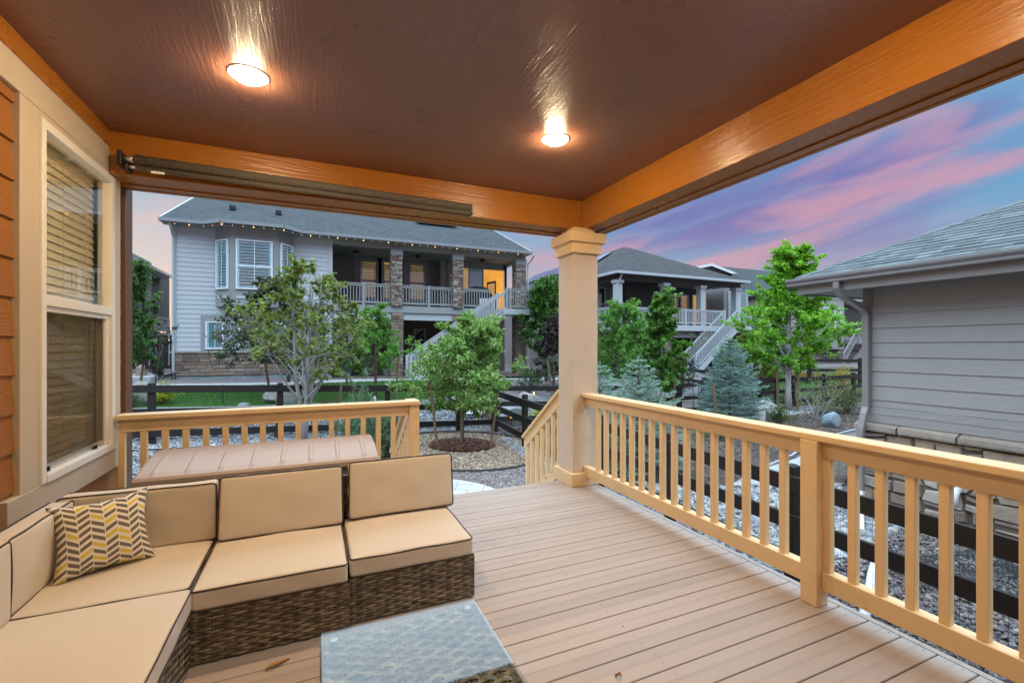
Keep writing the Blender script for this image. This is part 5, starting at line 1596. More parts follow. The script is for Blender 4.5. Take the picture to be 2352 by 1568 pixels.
panel(26.9, 29.6, 1.9, 4.0); panel(32.0, 40.0, 2.4, 4.3)
# walls
wl0 = bl_ + .55
mb = MB(); lap(mb, (wl0, 44), (wl0, 24.6), -.4, ZB - .12, .18, (-1, 0), t=.02); lap(mb, (wl0, 24.6), (aX(1440, 24.6), 24.6), -.4, ZB - .12, .18, (0, -1), t=.02)
mb.build('siding_wall', M['b_siding'], B)
k0, k1 = aX(1438, 23.2), aX(1506, 23.2)
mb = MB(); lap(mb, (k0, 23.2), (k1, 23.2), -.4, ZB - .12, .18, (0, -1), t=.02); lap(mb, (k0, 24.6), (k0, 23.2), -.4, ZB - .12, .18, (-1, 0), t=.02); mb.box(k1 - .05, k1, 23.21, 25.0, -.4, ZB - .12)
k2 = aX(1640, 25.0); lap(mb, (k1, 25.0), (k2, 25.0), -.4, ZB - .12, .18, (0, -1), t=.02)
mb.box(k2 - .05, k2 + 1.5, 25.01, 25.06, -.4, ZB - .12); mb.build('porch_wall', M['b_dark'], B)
k3 = aX(1662, 23.4); k4 = 28.4
mb = MB(); lap(mb, (k3, 23.4), (k4, 23.4), -.4, ZB - .12, .18, (0, -1), t=.024); mb.box(k3, k3 + .05, 23.42, 25.0, -.4, ZB - .12); mb.box(k4 - .05, k4, 23.42, 40, -.4, ZB - .12)
mb.build('side_wing_wall', M['b_siding'], B)
def bwin(p0, p1, y, ztop, zbot, lit, sl=None, split='hung', pane='far_pane', fr='b_white'):
    a, z1 = atY(p0, ztop, y); b = aX(p1, y)
    window(B, (a, y - .03, zbot), (1, 0, 0), (0, -1, 0), b - a, z1 - zbot, split, sl, pane, lit, bar=.07, frame=fr, expo=.12)
bwin(1372, 1389, 24.6, 659, 3.2, None, None, 'hung', 'far_pane'); bwin(1402, 1432, 24.6, 663, 3.2, None, None, 'hung', 'far_pane')
bwin(1508, 1520, 25.0, 670, 2.9, 'lit_warm', 'b_dark'); bwin(1530, 1556, 25.0, 673, 2.9, 'lit_warm', 'b_dark'); bwin(1561, 1579, 25.0, 676, 2.9, 'lit_warm', 'b_dark')
bwin(1588, 1602, 25.0, 676, 2.8, 'lit_warm', None, 'fixed'); bwin(1616, 1640, 25.0, 672, 2.8, 'lit_warm', None, 'fixed')
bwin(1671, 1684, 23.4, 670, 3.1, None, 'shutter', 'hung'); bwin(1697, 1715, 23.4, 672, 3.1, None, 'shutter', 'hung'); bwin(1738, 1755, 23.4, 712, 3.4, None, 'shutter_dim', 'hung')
bwin(1697, 1708, 23.4, 772, .25, None, 'shutter', 'fixed')
# columns, deck, rails
for i, (p, q) in enumerate(((1409, 1428), (1520, 1532), (1601, 1618), (1683, 1697))):
    a, b = aX(p, YC), aX(q, YC); m = (a + b) / 2; hw = .19
    c = MB().box(m - hw, m + hw, YC - hw, YC + hw, ZBD - .02, ZB - .60).build('deck_column', M['b_white'], B)
    MB().box(m - hw - .07, m + hw + .07, YC - hw - .07, YC + hw + .07, ZB - .60, ZB - .421).build('capital', M['b_white'], c)
    if i: stone_post('stone_column', B, m - .3, m + .3, YC - .25, YC + .35, -.4, ZBD - .42, STONES_B, 70 + i, (.12, .22), (.18, .45))
x0_, x1_ = aX(1409, YC) - .1, 27.0
mb = MB(); mb.box(x0_, x1_, YC - .3, YC - .12, ZBD - .36, ZBD - .02); mb.box(x0_, x1_, YC - .119, 25, ZBD - .2, ZBD - .021); mb.box(x0_, x0_ + .1, YC - .119, 24.6, ZBD - .36, ZBD - .201); mb.build('deck_floor', M['b_white'], B)
mb = MB(); mb.box(aX(1523, YC), aX(1615, YC), YC + .0, YC + .2, ZBD - .78, ZBD - .37); mb.build('deck_beam', M['b_siding'], B)
cc = [aX(p, YC) for p in (1419, 1526, 1609, 1690)]
yr_ = YC - .2
rails(B, (x0_, 24.4, ZBD), (x0_, yr_, ZBD), .98, M['b_white'], .15)
rails(B, (cc[0], yr_, ZBD), (cc[1], yr_, ZBD), .98, M['b_white'], .115, posts=(.37,))
rails(B, (cc[1], yr_, ZBD), (cc[2], yr_, ZBD), .98, M['b_white'], .115, posts=(.5,))
sxa = aX(1665, yr_ - .1)
rails(B, (cc[2], yr_, ZBD), (sxa - .1, yr_, ZBD), .98, M['b_white'], .115, posts=(1.0,))
rails(B, (cc[3], yr_ - .9, ZBD), (x1_, yr_ - .9, ZBD), .98, M['b_white'], .115, posts=(0, 1))
MB().box(cc[3] - 1.0, x1_, yr_ - 1.0, yr_ - .101, ZBD - .36, ZBD - .021).build('landing', M['b_white'], B)
sxb = aX(1566, yr_); 
rails(B, (sxa, yr_ - .05, ZBD), (sxb, yr_ - .05, -.05), 1.0, M['b_white'], .115, posts=(0, 1), name='stair_railing')
sxc = aX(1694, yr_ - .95); sxd = aX(1598, yr_ - .95)
rails(B, (sxc, yr_ - .95, ZBD), (sxd, yr_ - .95, -.05), 1.0, M['b_white'], .115, posts=(0, 1), name='stair_railing')
mb = MB()
for k in range(16):
    f = (k + .5) / 16; x_ = (sxa + sxc) / 2 + ((sxb + sxd) / 2 - (sxa + sxc) / 2) * f; z_ = ZBD + (-.2 - ZBD) * f
    mb.box(x_ - .17, x_ + .17, yr_ - .92, yr_ - .08, z_ - .05, z_); mb.box(x_ + .15, x_ + .17, yr_ - .92, yr_ - .08, z_, z_ + .16)
for (xa, xb, yy) in ((sxa, sxb, yr_ - .06), (sxc, sxd, yr_ - .94)): mb.bar((xa, yy, ZBD - .2), (xb, yy, -.3), .05, .3)
mb.build('stair', M['b_white'], B)
mb = MB(); mb.tube([(bl_ + .3, YB0 + .02, ZB - .12), (bl_ + .35, YB0 + .1, ZB - .25), (cc[0] - .25, YC - .25, ZB - .75), (cc[0] - .25, YC - .25, ZBD)], .05, 8); mb.build('downspout', M['b_white'], B)
rng = random.Random(12); mb = MB(); stonework(mb, (k3, 23.36, -.4), (1, 0, 0), (0, -1, 0), k4 - k3, 1.35, STONES_B, rng, (.12, .22), (.2, .5), .008, .04); mb.build('stone_base', M['stone'], B)
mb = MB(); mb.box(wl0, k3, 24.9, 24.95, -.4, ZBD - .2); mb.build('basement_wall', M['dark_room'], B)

# ------------------------------------------------------------------ gabled house whose roof shows above the charcoal house
g0_, gz = atY(1690, 612, 31.0)
pk_x, pk_z = atY(1634, 606, 31.0); rt_x, rt_z = atY(1752, 652, 31.0); lf_x, lf_z = atY(1608, 622, 31.0)
g = thing('gabled_house', 'dark blue-grey gable end with a pale rake board above the charcoal roof', 'house', (pk_x, 31, 3))
p_ = (pk_z - rt_z) / (rt_x - pk_x)
lx = pk_x - 4.0; lz = pk_z - 4.0 * p_
mb = MB(); mb.prism([(lx, lz), (pk_x, pk_z), (rt_x + 1, rt_z - p_), (rt_x + 1, 0.2), (lx, .2)], lambda u, v, t_: (u, t_, v), 31.35, 46)
mb.build('gable_wall', plain('blue_grey_boards', (.17, .185, .19), .7, .06), g, fixn=True)
mb = MB(); x = lx + .3
while x < rt_x:
    zt2 = pk_z - abs(x - pk_x) * p_ - .25
    mb.box(x - .025, x + .025, 31.31, 31.349, 4.5, zt2); x += .42
mb.build('batten', M['b_siding'], g)
mb = MB(); roof_face(mb, [(rt_x + 1.4, 31.0, rt_z - 1.4 * p_ + .05), (rt_x + 1.4, 46, rt_z - 1.4 * p_ + .05), (pk_x, 46, pk_z + .05), (pk_x, 31.0, pk_z + .05)]); roof_face(mb, [(lx - .4, 46, lz - .4 * p_ + .05), (lx - .4, 31.0, lz - .4 * p_ + .05), (pk_x, 31.0, pk_z + .05), (pk_x, 46, pk_z + .05)])
mb.build('roof', plain('dark_blue_shingle', (.055, .07, .085), .9, .2, 6, .5, 20), g)
mb = MB(); mb.bar((pk_x - .01, 30.98, pk_z - .07), (rt_x + 1.4, 30.98, rt_z - 1.4 * p_ - .07), .06, .24, (0, 0, 1)); mb.bar((pk_x + .01, 30.975, pk_z - .07), (lx - .4, 30.975, lz - .4 * p_ - .07), .06, .24, (0, 0, 1)); mb.build('rake_board', M['white_frame'], g)
mb = MB(); q = []
for f, yy in ((.50, 33.5), (.50, 41), (.08, 41), (.08, 33.5)): x = pk_x + (rt_x - pk_x) * (f + .42); q.append((x, yy, pk_z - (x - pk_x) * p_ + .12))
mb.add(q + [(a, b, c + .05) for a, b, c in q], [(4, 5, 6, 7), (0, 1, 5, 4), (1, 2, 6, 5), (2, 3, 7, 6), (3, 0, 4, 7)]); mb.build('solar_panel', M['solar'], g, fixn=True)

# ------------------------------------------------------------------ warm grey house behind the maple
YH = 24.5
Cx0, Cx1 = aX(1762, YH), 60.0
C = thing('warm_grey_house', 'warm grey lap-sided house partly hidden behind the bright green maple', 'house', (Cx0 + 4, YH, 0))
zc = atY(1905, 690, YH)[1] + .1
mb = MB(); lap(mb, (Cx0, YH), (Cx1, YH), 1.1, zc, .19, (0, -1), t=.028); mb.box(Cx0, Cx0 + .05, YH + .02, 40, 0, zc); mb.build('siding_wall', M['c_siding'], C)
rng = random.Random(33); mb = MB(); stonework(mb, (Cx0, YH - .03, -.3), (1, 0, 0), (0, -1, 0), Cx1 - Cx0, 1.4, STONES_B, rng, (.14, .26), (.25, .6), .01, .05); mb.build('stone_base', M['stone'], C)
mb = MB(); roof_face(mb, [(Cx0 - .5, YH - .6, zc), (Cx1, YH - .6, zc), (Cx1, 34, zc + 4.2), (Cx0 + 6, 34, zc + 4.2)]); roof_face(mb, [(Cx0 - .5, 44, zc), (Cx0 - .5, YH - .6, zc), (Cx0 + 6, 34, zc + 4.2)]); mb.build('roof', M['shingle_a'], C)
mb = MB(); mb.bar((Cx0 - .6, YH - .66, zc - .06), (Cx1, YH - .66, zc - .06), .14, .16); mb.box(Cx0 - .5, Cx1, YH - .58, YH, zc - .16, zc - .13); mb.build('gutter', M['c_siding'], C)
w0, w1 = aX(1884, YH - .6), aX(1935, YH - .6)
MB().prism([(w0 - .9, YH), (w0 - .1, YH - .7), (w1, YH - .7), (w1 + .7, YH)], lambda u, v, t_: (u, v, t_), 1.2, zc - .16).build('bay_window', M['c_siding'], C, fixn=True)
a, z1 = atY(1890, 703, YH - .7); b = aX(1906, YH - .7); window(C, (a, YH - .705, z1 - 2.1), (1, 0, 0), (0, -1, 0), b - a, 2.0, 'hung', 'shutter', bar=.08, expo=.15)
a = aX(1916, YH - .7); b = aX(1931, YH - .7); window(C, (a, YH - .705, z1 - 2.1), (1, 0, 0), (0, -1, 0), b - a, 2.0, 'hung', 'shutter', bar=.08, expo=.15)
a = aX(1940, YH); mb = MB(); mb.box(a, Cx1, YH - .06, YH - .032, 2.3, zc - .4); mb.build('porch_shade_sheet', M['dark_room'], C)  # dark sheet on the wall stands in for the porch's shade
zz = atY(1950, 780, YH - .8)[1]
MB().box(a - .1, Cx1, YH - 1.2, YH - .07, zz - .35, zz).build('deck_floor', M['c_siding'], C)
rails(C, (a, YH - 1.1, zz), (a + 5, YH - 1.1, zz), 1.0, M['c_siding'], .16, .05, posts=(0, .5))
rails(C, (aX(1967, YH - 1.8) , YH - 1.8, zz - .2), (aX(1938, YH - 1.8), YH - 1.8, -.1), 1.0, M['c_siding'], .16, .05, posts=(1,), name='stair_railing')
mb = MB(); 
for k in range(9):
    f = (k + .5) / 9; x_ = aX(1990, YH - 1.6) + (aX(1945, YH - 1.6) - aX(1990, YH - 1.6)) * f; z_ = zz + (-.1 - zz) * f
    mb.box(x_ - .4, x_ + .4, YH - 2.6, YH - 1.85, z_ - .06, z_); mb.box(x_ - .4, x_ - .37, YH - 2.6, YH - 1.85, z_ - .3, z_ - .061)
mb.build('stair', M['c_siding'], C)

# ------------------------------------------------------------------ taupe neighbour beside the side yard
XD, YD = 7.70, 4.17; GX, GY = 7.18, 4.93; ZG = 2.50
D = thing('taupe_house', 'taupe lap-sided neighbouring house with stone base, shingled hip roof and downspout', 'house', (XD, 2.0, -.95))
mb = MB(); lap(mb, (XD, -8.0), (XD, YD - .10), .53, 2.36, .2135, (-1, 0), t=.018, zref=.42); lap(mb, (XD + .1, YD), (16, YD), .3, 2.36, .2135, (0, 1), t=.018)
mb.build('siding_wall', M['d_siding'], D)
mb = MB(); mb.box(XD - .022, XD + .01, -8.0, YD + .012, .305, .525); mb.box(XD - .034, XD - .0225, -8, YD + .014, .425, .455); mb.box(XD - .028, XD - .0225, -8, YD + .013, .30, .424)
mb.build('skirt_board', M['d_siding'], D)
mb = MB(); mb.box(XD - .03, XD + .10, YD - .0995, YD + .02, .5255, 2.36); mb.build('corner_board', M['d_trim'], D)
mb = MB(); rng = random.Random(21)
stonework(mb, (XD - .03, YD + .03, -1.15), (0, -1, 0), (-1, 0, 0), 12.0, 1.32, STONES_D, rng, (.09, .20), (.14, .42), .011, .05, .028)
stonework(mb, (XD - .03, YD + .03, -1.15), (1, 0, 0), (0, 1, 0), 6.0, 1.32, STONES_D, rng, (.09, .20), (.14, .42), .011, .05, .028)
mb.build('stone_base', M['stone'], D)
mb = MB(); y = YD + .09
while y > -8:
    L = rng.uniform(.55, .75); c = mul((.37, .32, .275), rng.uniform(.85, 1.1))
    vs = []
    for yy in (y, y - L * .33, y - L * .66, y - L + .025):
        jj = rng.uniform(-.008, .008)
        for (xx, zz) in ((XD, .172), (XD - .12 + jj, .175), (XD - .128 + jj, .20), (XD - .122 + jj, .255 + jj), (XD - .1, .268 + jj), (XD, .296)): vs.append((xx, yy, zz))
    fs = [(i * 6 + k, i * 6 + k + 1, (i + 1) * 6 + k + 1, (i + 1) * 6 + k) for i in range(3) for k in range(5)] + [(0, 1, 2, 3, 4, 5), (23, 22, 21, 20, 19, 18)]
    mb.add(vs, fs, c); y -= L
mb.build('stone_ledge', M['stone'], D, fixn=True)
# roof as laid courses
pz = .485
mb = MB(); cr = .135; rows = 24; cw = cr / math.sqrt(1 + pz * pz)
rng = random.Random(5)
for k in range(rows):
    d0, d1 = k * cw, (k + 1) * cw + .01
    def P(d, y, o=0): return Vector((GX + d, y, ZG + .02 + d * pz + o))
    ya = GY - d0; 
    y = ya; offs = rng.uniform(0, .2)
    tabs = [ya]
    q = ya - offs
    while q > -7: tabs.append(q); q -= rng.choice((.17, .22, .30, .26))
    tabs.append(-7)
    for y0_, y1_ in zip(tabs[:-1], tabs[1:]):
        y0c = min(y0_, GY - d0); e = .010 + rng.choice((0, 0, .006)); sh = rng.uniform(.62, 1.15)
        y0t = min(y0_, GY - d1)
        if y1_ >= y0t - .02 and y0_ != ya: continue
        b = [P(d0, y0c, e + .004), P(d0, y1_ + .004, e + .004), P(d1, min(y1_ + .004, y0t - .001), .003), P(d1, y0t, .003)]
        low = [P(d0, y0c, -.004), P(d0, y1_ + .004, -.004)]
        mb.add(b + low, [(0, 1, 2, 3)[::-1], (4, 5, 1, 0)[::-1], (5, 2, 1)], (sh, sh, sh))
ro = mb.build('roof', None or M['stone'], D)
_t = NT('near_shingle'); _c = _t.attr(); _g = _t.noise(_t.tc.outputs['Object'], 240.0, 2); _b = _t.noise(_t.tc.outputs['Object'], 12.0, 4)
_k = _t.mix(_g, (.060, .075, .082), (.165, .19, .20)); _k = _t.mix(_t.math('MULTIPLY', _b, .5), _k, (.08, .098, .105)); _t.put(_t.p.inputs['Base Color'], _t.mix(1.0, _k, _c, 'MULTIPLY')); _t.p.inputs['Roughness'].default_value = .95; _t.bump(_g, .5, .004)
ro.data.materials[0] = _t.m
mb = MB(); H_ = rows * cw
n_ = Vector((-pz, 0, 1))
k = 0.0
while k < H_ - .2:   # ridge caps along the hip
    a = Vector((GX + k, GY - k, ZG + .02 + k * pz + .012)); b = Vector((GX + k + .17, GY - k - .17, ZG + .02 + (k + .17) * pz + .022))
    u = Vector((1, -1, pz)).normalized(); s1 = Vector((.45, -1.0, .45 * pz)).normalized() * .14; s2 = Vector((1.0, -.45, .45 * pz)).normalized() * .14
    sh = rng.uniform(.7, 1.1)
    sl = Vector((0, -1, 0)) * .13 + Vector((0, 0, -.0)); sr = Vector((1, 0, 0)) * .13
    mb.add([a + Vector((0, 0, .012)), a + sl, b + sl * 1.0 + Vector((0, 0, -.006)), b + Vector((0, 0, 0)), a + sr, b + sr], [(0, 1, 2, 3), (0, 3, 5, 4), (1, 0, 4)], (sh, sh, sh))
    k += .145
ho = mb.build('ridge_cap', _t.m, D, fixn=False)
mb = MB(); mb.add([(GX, GY, ZG + .005), (GX + H_, GY - H_, ZG + H_ * pz), (18, GY - H_, ZG + H_ * pz), (18, GY, ZG + .005)], [(0, 1, 2, 3)]); mb.add([(GX + H_, GY - H_, ZG + H_ * pz), (GX + H_, -7, ZG + H_ * pz), (18, -7, ZG + H_ * pz), (18, GY - H_, ZG + H_ * pz)], [(0, 1, 2, 3)]); mb.add([(GX, GY, ZG + .004), (GX, -7, ZG + .004), (GX + H_, -7, ZG + H_ * pz - .012), (GX + H_, GY - H_, ZG + H_ * pz - .012)], [(0, 1, 2, 3)]); mb.build('roof_deck', _t.m, D)
# gutters (ogee profile) , fascia, soffit
prof = [(0, 0), (-.005, .004), (-.085, .006), (-.095, .02), (-.092, .05), (-.108, .068), (-.122, .085), (-.126, .118), (-.118, .122), (-.112, .112), (0, .112)]
mb = MB(); mb.prism(prof, lambda u, v, t_: (GX + .02 + u, t_, ZG - .112 + v), -8, GY + .09); mb.prism(prof, lambda u, v, t_: (t_, GY - .03 - u, ZG - .112 + v), GX + .021, 16); mb.build('gutter', M['d_gutter'], D, fixn=True, bevel=.003, seg=1)
mb = MB(); mb.box(GX + .021, GX + .05, -8, GY - .035, ZG - .235, ZG - .006); mb.box(GX + .051, 16, GY - .065, GY - .036, ZG - .235, ZG - .006); mb.build('fascia', M['d_trim'], D)
MB().box(GX + .05, XD + .05, -8, GY - .066, ZG - .215, ZG - .195).build('soffit', M['d_trim'], D); MB().box(XD + .0501, 16, YD, GY - .066, ZG - .2151, ZG - .1951).build('soffit', M['d_trim'], D)
def ds(pts, w=.083, d=.062):
    m = MB()
    for a, b in zip(pts[:-1], pts[1:]):
        a, b = Vector(a), Vector(b); u = (b - a).normalized(); m.bar(a - u * .012, b + u * .012, w, d, (0, 1, 0) if abs(u.z) > .7 else (0, 0, 1))
    return m
mb = MB(); dy = YD - .055; xx = XD - .08
path = [(GX - .03, dy + .14, ZG - .10), (GX - .03, dy + .14, ZG - .20), (GX + .02, dy + .13, ZG - .30), (XD - .13, dy + .03, ZG - .50), (xx, dy, ZG - .60), (xx, dy, ZG - .75), (xx, dy, .52), (xx - .05, dy, .42), (XD - .20, dy, .20), (XD - .215, dy, .10), (XD - .215, dy, -.72), (XD - .26, dy - .01, -.84), (XD - .42, dy - .10, -.89), (XD - 1.35, dy - .62, -.91)]
def rect_sweep(pts, w, d):
    m = MB(); P = [Vector(p) for p in pts]; rings = []
    for i, p in enumerate(P):
        u = (P[min(i + 1, len(P) - 1)] - P[max(i - 1, 0)]).normalized(); s = Vector((0, 1, 0)); s = (s - u * s.dot(u)).normalized(); f = u.cross(s)
        e = .16
        rings.append([p + s * (w / 2 * a) + f * (d / 2 * b) for a, b in ((1, 1 - e), (1 - e, 1), (.25, 1), (.2, .86), (-.2, .86), (-.25, 1), (-1 + e, 1), (-1, 1 - e), (-1, -1 + e), (-1 + e, -1), (1 - e, -1), (1, -1 + e))])
    n = 12; vs = [q for r in rings for q in r]; fs = [(i * n + k, i * n + (k + 1) % n, (i + 1) * n + (k + 1) % n, (i + 1) * n + k) for i in range(len(P) - 1) for k in range(n)] + [tuple(range(n)), tuple((len(P) - 1) * n + k for k in reversed(range(n)))]
    m.add(vs, fs); return m
rect_sweep(path[:-3], .085, .068).build('downspout', M['d_gutter'], D, fixn=True)
rect_sweep(path[-4:], .085, .068).build('splash_pipe', M['white_plastic'], D, fixn=True)

# ------------------------------------------------------------------ far grey house at the other side
XE = -9.15
E_ = thing('far_grey_house', 'dark grey lap-sided house seen in the gap beside the pale house', 'house', (XE, 28, 1))
zE = 5.95
mb = MB(); lap(mb, (XE, 18), (XE, 34.3), 1.0, zE + .6, .2, (1, 0), t=.025); mb.build('siding_wall', plain('e_grey', (.15, .165, .165), .7, .06), E_)
rng = random.Random(77); mb = MB(); stonework(mb, (XE + .03, 33.0, 1.6), (0, 1, 0), (1, 0, 0), 1.9, 1.7, STONES_B, rng, (.12, .2), (.2, .45), .01, .05); mb.build('stone_base', M['stone'], E_)
MB().box(XE - .1, XE + .02, 18, 38, -.2, 1.6).build('foundation', M['foundation'], E_)
mb = MB(); mb.box(XE + .5, XE + .64, 18, 36, zE - .06, zE + .10); mb.build('gutter', M['grey_gutter'], E_)
mb = MB(); mb.box(XE, XE + .5, 18, 36, zE - .16, zE - .12); mb.box(XE + .46, XE + .499, 18, 36, zE - .2, zE - .01); mb.build('soffit', M['a_trim'], E_)
mb = MB(); roof_face(mb, [(XE + .55, 18, zE + .08), (XE + .55, 36, zE + .08), (XE - 6, 36, zE + 2.4), (XE - 6, 18, zE + 2.4)]); mb.build('roof', M['shingle_b'], E_)
mb = MB(); mb.tube([(XE + .52, 32.6, zE - .08), (XE + .3, 32.6, zE - .25), (XE + .09, 32.6, zE - .45), (XE + .09, 32.6, 1.7)], .05, 8); mb.build('downspout', M['black_metal'], E_)
window(E_, (XE + .03, 28.2, 4.65), (0, 1, 0), (1, 0, 0), 1.3, .75, 'fixed', None, 'far_pane', None, bar=.09)
mb = MB(); mb.box(XE - 2, XE + .02, 34.32, 38, 3.2, zE + .3); mb.build('porch_shade_block', M['dark_room'], E_)  # solid dark block, shade of the porch depth put into its colour
rails(E_, (XE + .1, 35.0, 2.3), (XE + .1, 37.5, 2.3), 1.0, M['a_trim'], .16, .05, posts=(0, 1))
MB().box(XE - .5, XE + .2, 34.9, 38, 1.9, 2.3).build('deck_floor', M['a_trim'], E_)
# board gate and concrete landing between the two houses
YG = 21.3
g0_, g1_ = -9.0, xl - .06
zt3, zb3 = atY(372, 771, YG)[1], atY(372, 850, YG)[1]
t = thing('board_gate', 'black stained vertical board fence gate beside the corner of the pale house', 'gate', ((g0_ + g1_) / 2, YG, zb3))
bm_ = MB(); x = g0_
while x < g1_ - .1:
    b = MB(); b.box(x, x + .155, YG - .012, YG + .012, zb3 + .06, zt3 + random.Random(int(x * 100)).uniform(-.01, .03)); b.build('board', M['fence'], t); x += .205
for z_ in (zb3 + .12, zt3 - .25): MB().box(g0_, g1_, YG - .06, YG - .0125, z_ - .06, z_ + .06).build('rail', M['fence'], t)
MB().bar((g0_ + 2.4, YG - .08, zb3 + .2), (g1_ - .5, YG - .08, zt3 - .3), .035, .13).build('brace', M['fence'], t)
mb = MB(); mb.box(g0_, xl - .35, YG - 1.8, YG + .8, -.2, .37); tag(mb.build('concrete_landing', M['concrete'], None, bevel=.02), 'raised pale concrete landing in front of the black gate', 'landing')

# =================================================================== PLANTS
LEAF_SHAPES = {
    'lance': (np.array([[0, 0], [-.5, .42], [0, 1.0], [.5, .42]]), [(0, 1, 2), (0, 2, 3)]),
    'maple': (np.array([[0, 0], [-.62, .38], [-.24, .58], [0, 1.0], [.24, .58], [.62, .38]]), [(0, 1, 2), (0, 2, 3), (0, 3, 4), (0, 4, 5)]),
}
def leaves(name, P, D, N, L, Wd, cols, parent, shape='lance', mat='leaf', fold=.25, kind=None):
    n = len(P); sh, fs = LEAF_SHAPES[shape]
    D = D / (np.linalg.norm(D, axis=1)[:, None] + 1e-9)
    Sd = np.cross(D, N); Sd /= (np.linalg.norm(Sd, axis=1)[:, None] + 1e-9); N2 = np.cross(Sd, D)
    k = len(sh)
    V = np.zeros((n, k, 3))
    for i, (a, b) in enumerate(sh):
        V[:, i] = P + D * (L * b)[:, None] + Sd * (Wd * a)[:, None] + N2 * (np.abs(a) * fold * Wd - b * b * .18 * L)[:, None]
    F = (np.array(fs)[None] + (np.arange(n) * k)[:, None, None]).reshape(-1, 3)
    C = np.repeat(cols, k, 0)
    return np_mesh(name, V.reshape(-1, 3), F, C, M[mat], parent, kind=kind)

def tree(name, label, cat, x, y, top, crown0, prof, trunk_r, nl, ntw, nlf, ll, lw, pal, seed, shape='lance', bark='bark', rise=.55, droop=.3, stems=1, lean=(0, 0), spreadz=.10, group=None, bare=0.0, limb_r=.35, squash=1.0, tipbias=.0, off=(0, 0)):
    """limbs, twigs and single leaves; prof: [(s, radius)] over crown height, s=0 bottom 1 top; heights are above ground"""
    rng = np.random.default_rng(seed); g = G(x, y)
    t = thing(name, label, cat, (x, y, g), group)
    ps, pr = [p[0] for p in prof], [p[1] for p in prof]
    wood = MB(); PT, DT = [], []
    H = top - crown0
    tops = []
    for si in range(stems):
        a = si * 2.4 + seed; fl = .0 if stems == 1 else .32
        pts = []
        for i in range(9):
            f = i / 8; zz = f * (crown0 + H * .93) - (.12 if i == 0 else 0)
            sw = fl * (f ** .8) * H * .35
            pts.append((x + lean[0] * f * top + math.cos(a) * sw + rng.normal(0, .012 * top * f) + off[0] * max(0, f - crown0 / top), y + lean[1] * f * top + math.sin(a) * sw + rng.normal(0, .012 * top * f), g + zz))
        rad = [trunk_r * (1.25 if i == 0 else 1) * (1 - .88 * (i / 8)) / (1 if stems == 1 else 1.7) + .004 for i in range(9)]
        wood.tube(pts, rad, 8 if trunk_r > .03 else 6); tops.append(np.array(pts))
    for i in range(nl):
        s = ((i + .5) / nl); s = s ** .9
        tp = tops[i % stems]
        rr = np.interp(s, ps, pr) * rng.uniform(.72, 1.12)
        el = rise * (1 - .3 * s) + rng.normal(0, .12)
        z_at = crown0 + s * H * .9
        z_st = max(z_at - rr * math.tan(min(el, 1.1)) * .55, crown0 * .92)
        f = np.clip(z_st / (crown0 + H * .93), 0.02, .99) * 8; i0 = int(f); fr = f - i0
        b = tp[i0] * (1 - fr) + tp[min(i0 + 1, 8)] * fr
        az = i * 2.39996 + rng.normal(0, .3) + seed
        d = np.array([math.cos(az), math.sin(az) * squash, math.tan(el)])
        L = rr / 1.0
        pl = [b]
        for q in range(1, 6):
            u = q / 5
            pl.append(b + d * L * u + np.array([0, 0, -droop * L * u * u * .6]) + rng.normal(0, .035 * L, 3))
        r0 = max(trunk_r * limb_r * (1 - .6 * s), .004)
        wood.tube(pl, [r0 * (1 - .8 * q / 5) + .0015 for q in range(6)], 5, cap=False)
        pl = np.array(pl)
        for w in range(ntw):
            u = (rng.uniform(.22 + bare, 1.0) if w else 1.0) * 5 * .999; i0 = int(u); fr = u - i0
            c = pl[i0] * (1 - fr) + pl[i0 + 1] * fr
            dd = d * .5 + rng.normal(0, .55, 3) + np.array([0, 0, .25 - droop * .6]); dd /= np.linalg.norm(dd)
            tl = max(.10 * H, .35 * rr) * rng.uniform(.5, 1.15)
            e = c + dd * tl; m = (c + e) / 2 + rng.normal(0, .06 * tl, 3) + np.array([0, 0, .04 * tl])
            wood.tube([c, m, e], [max(r0 * .28, .0035), max(r0 * .2, .0025), .0015], 4, cap=False)
            k = rng.poisson(nlf * 2.1)
            uu = rng.uniform(.08 + tipbias * .5, 1.06, k)
            pts = np.where(uu[:, None] < .5, c + (m - c) * (uu[:, None] * 2), m + (e - m) * (uu[:, None] * 2 - 1))
            PT.append(pts + rng.normal(0, spreadz * tl * .8, (k, 3)))
            DT.append(np.tile(dd, (k, 1)) * .7 + rng.normal(0, .6, (k, 3)) + np.array([0, 0, -droop]))
    wood.build('trunk', M[bark], t, smooth=True)
    P, Dv = np.concatenate(PT), np.concatenate(DT); n = len(P)
    N = rng.normal(0, .55, (n, 3)) + np.array([0, -.25, 1.0])
    pal = np.array(pal)
    lvl = rng.random(n)
    C = pal[rng.integers(0, len(pal), n)] * rng.uniform(.75, 1.25, (n, 1))
    leaves('crown', P, Dv, N, rng.uniform(.65, 1.2, n) * ll * 1.05, rng.uniform(.7, 1.2, n) * lw * 1.15, C, t, shape)
    return t

